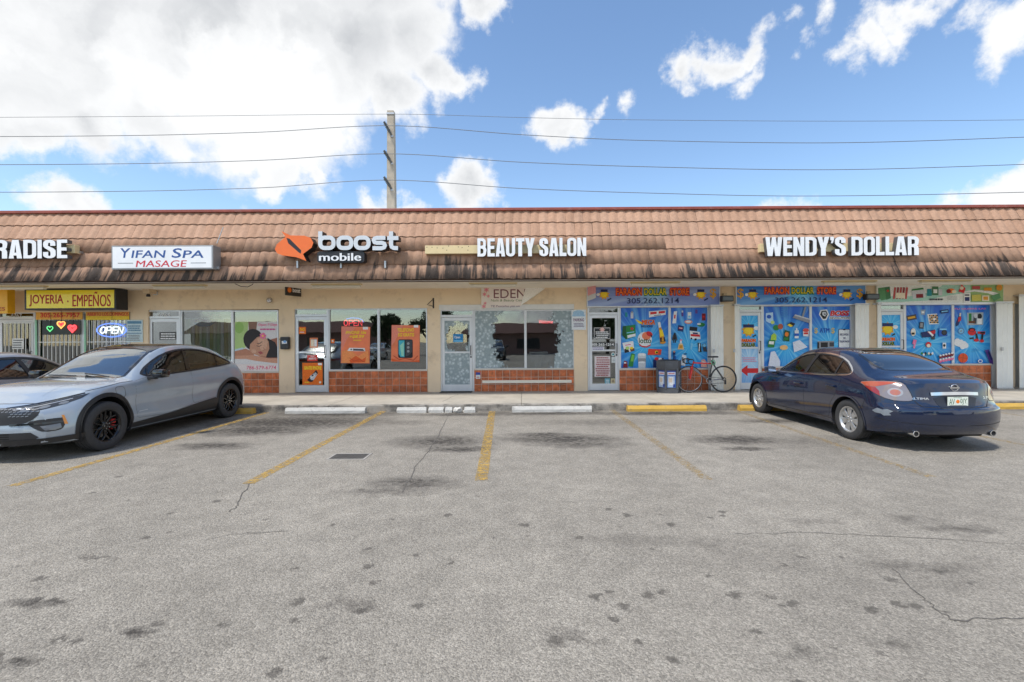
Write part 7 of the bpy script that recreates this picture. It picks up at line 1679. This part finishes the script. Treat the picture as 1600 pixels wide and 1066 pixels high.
def chunk(x, y, sx, sy, sz, seed):
    q = random.Random(seed); bm = bmesh.new(); bmesh.ops.create_icosphere(bm, subdivisions=2, radius=1)
    for v in bm.verts:
        k = 1+q.uniform(-.22, .22); v.co = Vector((v.co.x*sx*k, v.co.y*sy*k, max(0, v.co.z*.6+.35)*sz*k))
    bm.verts.index_update(); mb = MB(); mb.add([v.co+Vector((x, y, 0)) for v in bm.verts], [[v.index for v in f.verts] for f in bm.faces], BRK); bm.free(); return mb
c = W(715, 640, YK+.05); r = thing('concrete_rubble', 'broken white lump of concrete between the wheel stop fragments', 'rubble', (c.x, YK+.05, 0)); put(chunk(c.x, YK+.04, .10, .10, .13, 4), r, 'lump')
for i, (px, py, s_, l) in enumerate(((664,644,.06,'small white rubble by the longest stop fragment'),(659,643,.035,'tiny white crumb at the left of the broken stop'),(671,644.5,.03,'tiny white crumb in front of the second stop fragment'),(726,643.5,.05,'small white rubble in front of the right stop fragment'),(708,644,.03,'tiny white crumb in front of the broken concrete lump'))):
    g = G(px, py); r = thing('concrete_rubble', l, 'rubble', tuple(g)); put(chunk(g.x, g.y, s_, s_*.8, s_*.6, 20+i), r, 'lump')
a, b_, c, d = G(511,718), G(569,718), G(567,710), G(515,710)
r = thing('meter_cover', 'dark rectangular meter cover in a pale concrete frame set in the asphalt', 'cover', tuple((a+c)/2)); mb = MB(); cx = (a.x+b_.x)/2; x0, x1, y0, y1 = a.x+.02, b_.x-.02, a.y, d.y
for q in ((x0-.03,x1+.03,y0-.03,y0),(x0-.03,x1+.03,y1,y1+.03),(x0-.03,x0,y0,y1),(x1,x1+.03,y0,y1)): mb.box(q[0], q[1], q[2], q[3], -.02, .007, M('cover_frame', (.34,.32,.29), .9, var=.15))
put(mb, r, 'frame'); mb = MB(); mb.box(x0, x1, y0, y1, -.02, .004, M('cast_iron', (.085,.08,.075), .7, .2, var=.25))
for i in range(9):
    for j in range(4): mb.box(x0+.03+i*(x1-x0-.05)/9, x0+.03+i*(x1-x0-.05)/9+.022, y0+.02+j*(y1-y0)/4, y0+.02+j*(y1-y0)/4+.03, .004, .0065, M('cast_iron'))
put(mb, r, 'lid')
q = R(689, 612, 738, 617, YW-.02); r = thing('doormat', 'thin dark mat at the foot of the salon door', 'doormat', ((q[0]+q[1])/2, YW-.2, Z0)); mb = MB(); mb.rbox(q[0], q[1], YW-.30, YW+.02, Z0+.001, Z0+.016, .004, M('mat_dark', (.05,.05,.05), .95, var=.2, scale=40)); put(mb, r, 'mat')

# ------------------------------------------------------------------ litter bin
BIN = M('bin_grey', (.105,.11,.12), .7, var=.12, scale=10, bump=.3, bscale=80)
c = W(1045, 600, 12.95); r = thing('litter_bin', 'dark grey six sided litter bin with blue poster panels on the walkway', 'litter bin', (c.x, 12.95, Z0), math.radians(-2))
def hexp(R_, a0=math.radians(0)): return [(R_*math.cos(a0+PI*i/3), R_*math.sin(a0+PI*i/3)) for i in range(6)]
def prism(mb, pts, z0, z1, mat, k=1.0):
    n = len(pts); mb.add([(x, y, z0) for x, y in pts]+[(x*k, y*k, z1) for x, y in pts], [tuple(range(n))[::-1], tuple(range(n, 2*n))]+[(i, (i+1) % n, n+(i+1) % n, n+i) for i in range(n)], mat)
mb = MB(); prism(mb, hexp(.335), 0, .13, BIN); prism(mb, hexp(.30), .13, .66, BIN); prism(mb, hexp(.335), .66, .72, BIN)
for i in range(6):
    a = PI*i/3; x, y = .318*math.cos(a), .318*math.sin(a); mb.tube([(x, y, .12), (x, y, .68)], .034, BIN, 6)
mb.build('body', r); mb = MB(); prism(mb, hexp(.345), .722, .90, BIN, .985); prism(mb, hexp(.26), .901, .915, CAV); mb.build('lid', r)
for i in (3, 4, 5):
    a = PI*i/3+PI/6; n = Vector((math.cos(a), math.sin(a), 0)); t = Vector((-n.y, n.x, 0)); o = n*(.30*math.cos(PI/6)+.004)
    def bp(u, v, e=0): return o+n*e+t*u+Vector((0, 0, v))
    def quad(mb, u0, u1, v0, v1, e, mat): mb.add([bp(u0, v0, e), bp(u1, v0, e), bp(u1, v1, e), bp(u0, v1, e)], [(0,1,2,3)], mat)
    mb = MB(); quad(mb, -.118, .118, .155, .62, 0, P_('bin_blue', 70,120,200)); quad(mb, -.11, .11, .50, .585, .002, P_('bin_pale', 224,226,236)); quad(mb, -.105, .09, .165, .47, .002, P_('bin_sky', 190,208,232)); quad(mb, -.06, .05, .22, .45, .004, P_('bin_white', 236,236,240)); quad(mb, -.08, .02, .30, .42, .006, P_('bin_sand', 226,206,186)); quad(mb, -.08, .08, .53, .555, .004, P_('bin_red', 220,120,120)); quad(mb, -.118, .118, .585, .62, .002, P_('bin_deep', 40,70,160)); quad(mb, .04, .10, .17, .25, .004, P_('bin_deep'))
    mb.build('poster_panel', r)

# ------------------------------------------------------------------ bicycle
YB = 12.78
def bpt(px, py, dy=0.0): v = W(px, py, YB); return Vector((v.x, YB+dy, v.z))
rw = bpt(1130.3, 592.5); fw = bpt(1077, 592.5); WR = rw.z-Z0-.001; fw.z = rw.z
r = thing('bicycle', 'road bicycle with red front fork and black drop bars leaning by the shutter post', 'bicycle', ((rw.x+fw.x)/2, YB, Z0))
BT = M('bike_tyre', (.03,.03,.032), .7); SPK = M('spoke_steel', (.45,.45,.46), .35, .8); RDF = M('bike_red', S(226,52,44), .35, coat=.5); FRM = M('bike_silver', (.26,.27,.30), .35, .5); BLKF = M('bike_black', (.03,.03,.033), .4)
for c_, nm in ((rw, 'rear'), (fw, 'front')):
    e = bpy.data.objects.new('wheel', None); COL.objects.link(e); e.location = c_; adopt(r, e); ring = lambda R_, n=40: [(R_*math.cos(2*PI*i/n), 0, R_*math.sin(2*PI*i/n)) for i in range(n)]
    m = MB(); m.tube(ring(WR-.014), .0145, BT, 8, True); m.build('tyre', e, smooth=True); m = MB(); m.tube(ring(WR-.034), .010, BLKF if nm == 'rear' else SPK, 6, True); m.build('rim', e, smooth=True)
    m = MB(); m.tube([(0,-.05,0),(0,.05,0)], .02, SPK, 10)
    for i in range(24):
        a = 2*PI*i/24; sgn = 1 if i % 2 else -1; m.tube([(.018*math.cos(a+sgn), sgn*.03, .018*math.sin(a+sgn)), ((WR-.036)*math.cos(a), 0, (WR-.036)*math.sin(a))], .0016, SPK, 4)
    m.build('spokes', e)
hd_t, hd_b = bpt(1083.5, 566.5), bpt(1081, 574.5); st = bpt(1113.5, 565.5); bb = bpt(1107.5, 594.5)
m = MB(); m.tube([hd_t+Vector((0,0,-.01)), st+Vector((0,0,-.05))], .020, RDF, 8); m.tube([hd_b, bb], .022, FRM, 8); m.tube([st+Vector((0,0,.02)), bb], .016, BLKF, 8); m.tube([hd_t+Vector((.01,0,.03)), hd_b], .021, RDF, 8)
for s_ in (-.04, .04): m.tube([st+Vector((0, s_*.5, -.04)), rw+Vector((0, s_, 0))], .010, BLKF, 6); m.tube([bb+Vector((0, s_*.6, 0)), rw+Vector((0, s_, 0))], .011, FRM, 6)
put(m, r, 'frame', smooth=True)
m = MB()
for s_ in (-.05, .05): m.tube([hd_b+Vector((0, s_*.6, 0)), hd_b.lerp(fw, .5)+Vector((-.0, s_, 0)), fw+Vector((0, s_, 0))], .026, RDF, 8, r2=.017)
m.tube([hd_b+Vector((-.01,-.05,.0)), hd_b+Vector((-.01,.05,.0))], .036, RDF, 8); put(m, r, 'fork', smooth=True)
m = MB(); m.tube([hd_t+Vector((0,0,.02)), hd_t+Vector((.0,0,.07)), hd_t+Vector((-.10,0,.09))], .014, BLKF, 8); hb = hd_t+Vector((-.10,0,.09)); m.tube([hb+Vector((0,-.20,0)), hb+Vector((0,.20,0))], .014, BLKF, 8)
for s_ in (-.20, .20): m.tube([hb+Vector((0,s_,0)), hb+Vector((-.08,s_,.005)), hb+Vector((-.125,s_,-.035)), hb+Vector((-.11,s_,-.095)), hb+Vector((-.05,s_,-.125)), hb+Vector((.03,s_,-.125))], .017, BT, 8); m.tube([hb+Vector((-.10,s_,.02)), hb+Vector((-.13,s_,.05)), hb+Vector((-.135,s_,-.05))], .012, BLKF, 6)
put(m, r, 'handlebar', smooth=True)
m = MB(); m.tube([st, st+Vector((.012,0,.12))], .013, BLKF, 8); put(m, r, 'seat_post'); m = MB(); sv = st+Vector((.01,0,.135)); m.rbox(sv.x-.14, sv.x+.12, YB-.03, YB+.03, sv.z-.02, sv.z+.022, .016, BT); m.rbox(sv.x+.0, sv.x+.13, YB-.07, YB+.07, sv.z-.018, sv.z+.026, .02, BT); put(m, r, 'saddle', smooth=True, angle=50)
m = MB(); m.tube([bb+Vector((.085*math.cos(2*PI*i/20), -.05, .085*math.sin(2*PI*i/20))) for i in range(20)], .008, SPK, 5, True); m.tube([bb+Vector((0,-.06,0)), bb+Vector((.10,-.07,-.13))], .010, SPK, 6); m.tube([bb+Vector((0,.06,0)), bb+Vector((-.10,.07,.13))], .010, SPK, 6); m.box(bb.x+.06, bb.x+.15, YB-.14, YB-.06, bb.z-.145, bb.z-.125, BLKF); m.box(bb.x-.15, bb.x-.06, YB+.06, YB+.14, bb.z+.12, bb.z+.14, BLKF); put(m, r, 'crank')
m = MB(); m.tube([bb+Vector((0,-.05,.085)), rw+Vector((0,-.05,.035))], .006, BLKF, 5); m.tube([bb+Vector((0,-.05,-.085)), rw+Vector((.02,-.05,-.10)), rw+Vector((.03,-.05,-.03))], .006, BLKF, 5); m.tube([rw+Vector((.045*math.cos(2*PI*i/14), -.05, .045*math.sin(2*PI*i/14))) for i in range(14)], .010, BLKF, 5, True); m.rbox(rw.x-.0, rw.x+.05, YB-.07, YB-.045, rw.z-.14, rw.z-.02, .008, BLKF); put(m, r, 'chain_drive')
m = MB()
for i in range(3): m.tube([st+Vector((.0+.05*math.cos(a+i), -.05+.02*i, -.02+.06*math.sin(a))) for a in [2*PI*k/12 for k in range(12)]], .011, BLKF if i else P_('lock_green', 120,190,150), 6, True)
put(m, r, 'cable_lock', smooth=True)

# ------------------------------------------------------------------ utility pole and wires behind the building
YPO = 24.0
CONP = M('pole_concrete', (.44,.39,.32), .85, var=.12, scale=3, bump=.2, bscale=40)
b0 = W(612, 300, YPO).x; zt = W(612, 175, YPO).z
r = thing('utility_pole', 'square grey concrete utility pole rising behind the roof', 'utility pole', (b0, YPO, 0))
mb = MB(); w0, w1 = .27, .165; mb.add([(b0+a*w, YPO+c*w, z) for z, w in ((0, w0), (zt, w1)) for a, c in ((-1,-1),(1,-1),(1,1),(-1,1))], [(3,2,1,0),(4,5,6,7),(0,1,5,4),(1,2,6,5),(2,3,7,6),(3,0,4,7)], CONP); put(mb, r, 'pole')
INS = M('insulator', (.10,.11,.115), .5)
att = []
for (ya, yb) in ((195,213),(239.5,256),(280,297)):
    a = W(612.5, yb, YPO-.2); b_ = W(603, ya, YPO-.2); a = Vector((a.x, YPO-.16, a.z)); e = Vector((b_.x, YPO-.55, b_.z)); mb = MB(); mb.tube([a, a.lerp(e, .35), e], .055, INS, 8)
    for k in range(6):
        p = a.lerp(e, .35+.1*k); d = (e-a).normalized(); mb.tube([p-d*.02, p+d*.02], .085, INS, 10)
    mb.lathe([(0,.07),(.07,.06),(.08,0),(.08,-.04)], STEEL, 10, Matrix.Translation(a)); put(mb, r, 'insulator_arm'); att.append(e)
mb = MB(); mb.box(b0-.19, b0+.19, YPO-.2, YPO-.14, zt-.22, zt-.12, STEEL); put(mb, r, 'top_clamp')
WIRE = M('wire_grey', (.13,.14,.155), .6)
Yw = YPO-.5
spec = [('thin topmost overhead wire from the pole top', .011, [(-500,186),(0,183.5),(300,181.5),(612,178.5),(820,184),(1000,187.5),(1300,189.5),(1600,187.5),(2100,176)]),
 ('second overhead wire from the top, meeting the upper insulator', .017, [(-500,209),(0,213.5),(200,212),(400,207),(603,196.5),(820,211),(1000,219.5),(1270,223.5),(1600,214.5),(2000,192)]),
 ('third overhead wire from the top, meeting the middle insulator', .017, [(-500,258),(0,257.5),(200,256),(400,251),(603,240.5),(820,254),(1000,260.5),(1270,265.5),(1600,257),(2000,236)]),
 ('lowest overhead wire above the roof, meeting the bottom insulator', .017, [(-500,300),(0,300.5),(200,299),(400,294),(603,281.5),(820,295),(1000,301.5),(1250,306.5),(1600,300.5),(2000,280)])]
for l, rad, pts in spec:
    f = pchip([p[0] for p in pts], [p[1] for p in pts]); xs = np.linspace(pts[0][0], pts[-1][0], 90); P3 = [tuple(W(x, float(f(np.array(x))), Yw)) for x in xs]
    r = thing('overhead_wire', l, 'wire', P3[45]); mb = MB(); mb.tube(P3, rad, WIRE, 5); put(mb, r, 'wire')
# ------------------------------------------------------------------ what stands across the lot and shows in the glass
OB = M('brown_stucco', (.27,.17,.15), .9, var=.12); OR = M('dark_brown_roof', (.13,.065,.055), .85, var=.15); OT = M('tan_panel', (.34,.27,.20), .9, var=.08)
def far_shop(label, x0, x1, h, hr, Y, tan):
    r = thing('far_building', label, 'building', ((x0+x1)/2, Y, 0)); mb = MB(); mb.box(x0, x1, Y-10, Y, 0, h, OB); put(mb, r, 'wall')
    mb = MB(); mb.add([(x0-.5, Y+1.2, h-.3), (x1+.5, Y+1.2, h-.3), (x1-.6, Y-.5, h+hr), (x0+.6, Y-.5, h+hr), (x0-.5, Y-10, h-.3), (x1+.5, Y-10, h-.3), (x1-.6, Y-9, h+hr), (x0+.6, Y-9, h+hr)], [(0,1,2,3),(3,2,6,7),(1,5,6,2),(4,0,3,7),(5,4,7,6),(0,4,5,1)], OR); put(mb, r, 'roof')
    n = int((x1-x0)/4)
    for i in range(n):
        a = x0+(i+.25)*(x1-x0)/n; b_ = x0+(i+.8)*(x1-x0)/n; mb = MB(); mb.box(a, b_, Y-.05, Y+.03, .6, h-.9, (OT if (i % 3 == tan) else M('far_glass', (.03,.035,.04), .1))); put(mb, r, 'window')
far_shop('low dark brown building across the lot mirrored in the phone shop window', -38, -17.5, 2.9, 1.0, -26, 1)
far_shop('brown shop building across the lot mirrored in the salon window', -6.2, 7.5, 2.7, .8, -25, 9)
far_shop('long brown building across the lot mirrored in the right hand shutters and doors', 22, 52, 3.0, 1.0, -28, 2)
LEAF = M('far_leaf', (.045,.075,.028), .8, var=.4, scale=3); BARK = M('far_bark', (.08,.06,.045), .95, var=.2)
def tree(label, x, y, h, rad, seed):
    q = random.Random(seed); r = thing('tree', label, 'tree', (x, y, 0)); mb = MB(); mb.tube([(x, y, 0), (x+.1, y, h*.25), (x-.05, y+.1, h*.5)], .2, BARK, 8, r2=.1)
    for i in range(6):
        a = q.uniform(0, 6.28); mb.tube([(x, y, h*.3), (x+math.cos(a)*rad*.4, y+math.sin(a)*rad*.4, h*.55), (x+math.cos(a)*rad*.7, y+math.sin(a)*rad*.7, h*.72)], .08, BARK, 6, r2=.025)
    put(mb, r, 'trunk'); mb = MB(); vs = []; fs = []
    cl = [(q.uniform(-1, 1)*rad*.7, q.uniform(-1, 1)*rad*.7, h*(.45+.5*q.random()), rad*q.uniform(.25, .5)) for _ in range(16)]
    for (cx_, cy_, cz_, cr) in cl:
        for _ in range(170):
            d = Vector((q.gauss(0, 1), q.gauss(0, 1), q.gauss(0, 1))).normalized()*cr*q.uniform(.55, 1.05); p = Vector((x+cx_, y+cy_, cz_))+Vector((d.x, d.y, d.z*.75)); u = Vector((q.gauss(0, 1), q.gauss(0, 1), q.gauss(0, 1))).normalized()*.16; w = u.orthogonal().normalized()*.09; o = len(vs); vs += [p-u, p+w, p+u, p-w]; fs.append((o, o+1, o+2, o+3))
    mb.add(vs, fs, LEAF); o = put(mb, r, 'crown'); o['kind'] = 'stuff'
for i, (x, y, h, rad, l) in enumerate(((-14.5,-23,4.2,2.0,'dark leafy tree across the lot mirrored beside the second phone poster'),(-10.2,-24,4.9,2.3,'taller dark tree across the lot mirrored at the right edge of the phone shop window'),(9.5,-24,4.6,2.4,'tree across the lot just right of the brown shop building'),(13.5,-25,5.4,2.8,'tall bushy tree across the lot mirrored in the dollar store door'),(18.5,-24,4.4,2.3,'round tree across the lot left of the long brown building'))): tree(l, x, y, h, rad, 50+i)
r = thing('utility_pole', 'dark wooden pole across the lot mirrored in the left salon window', 'utility pole', (-3.1, -12.5, 0)); mb = MB(); mb.tube([(-3.1,-12.5,0),(-3.1,-12.5,9)], .17, BARK, 10, r2=.13); put(mb, r, 'pole'); mb = MB(); mb.box(-4.0,-2.2,-12.42,-12.3,8.2,8.32,BARK); put(mb, r, 'crossarm')
def copy_car(src, label, loc, rz, paint, old):
    def cp(o, par):
        c = o.copy(); COL.objects.link(c); c.parent = par
        if c.type == 'MESH':
            for i, sl in enumerate(c.material_slots):
                if sl.material == old: sl.link = 'OBJECT'; sl.material = paint
        for ch in o.children: cp(ch, c)
        return c
    c = cp(src, None); c['label'] = label; c.location = loc; c.rotation_euler = (0, 0, math.radians(rz)); return c
copy_car(crossover, 'black crossover parked across the lot mirrored in the left salon window', (-2.3, -12.5, 0), 90, paint_mat('black_paint', (.012,.012,.014)), MATS['blue_grey_paint'])
copy_car(third, 'pale sedan parked across the lot mirrored low in the phone shop window', (-12.4, -13.5, 0), 268, paint_mat('pale_paint', (.5,.5,.48)), SILV)
copy_car(sedan, 'dark sedan parked across the lot mirrored low in the dollar store glass', (7.5, -13, 0), 88, paint_mat('graphite_paint', (.05,.05,.055)), NAVY) if False else None
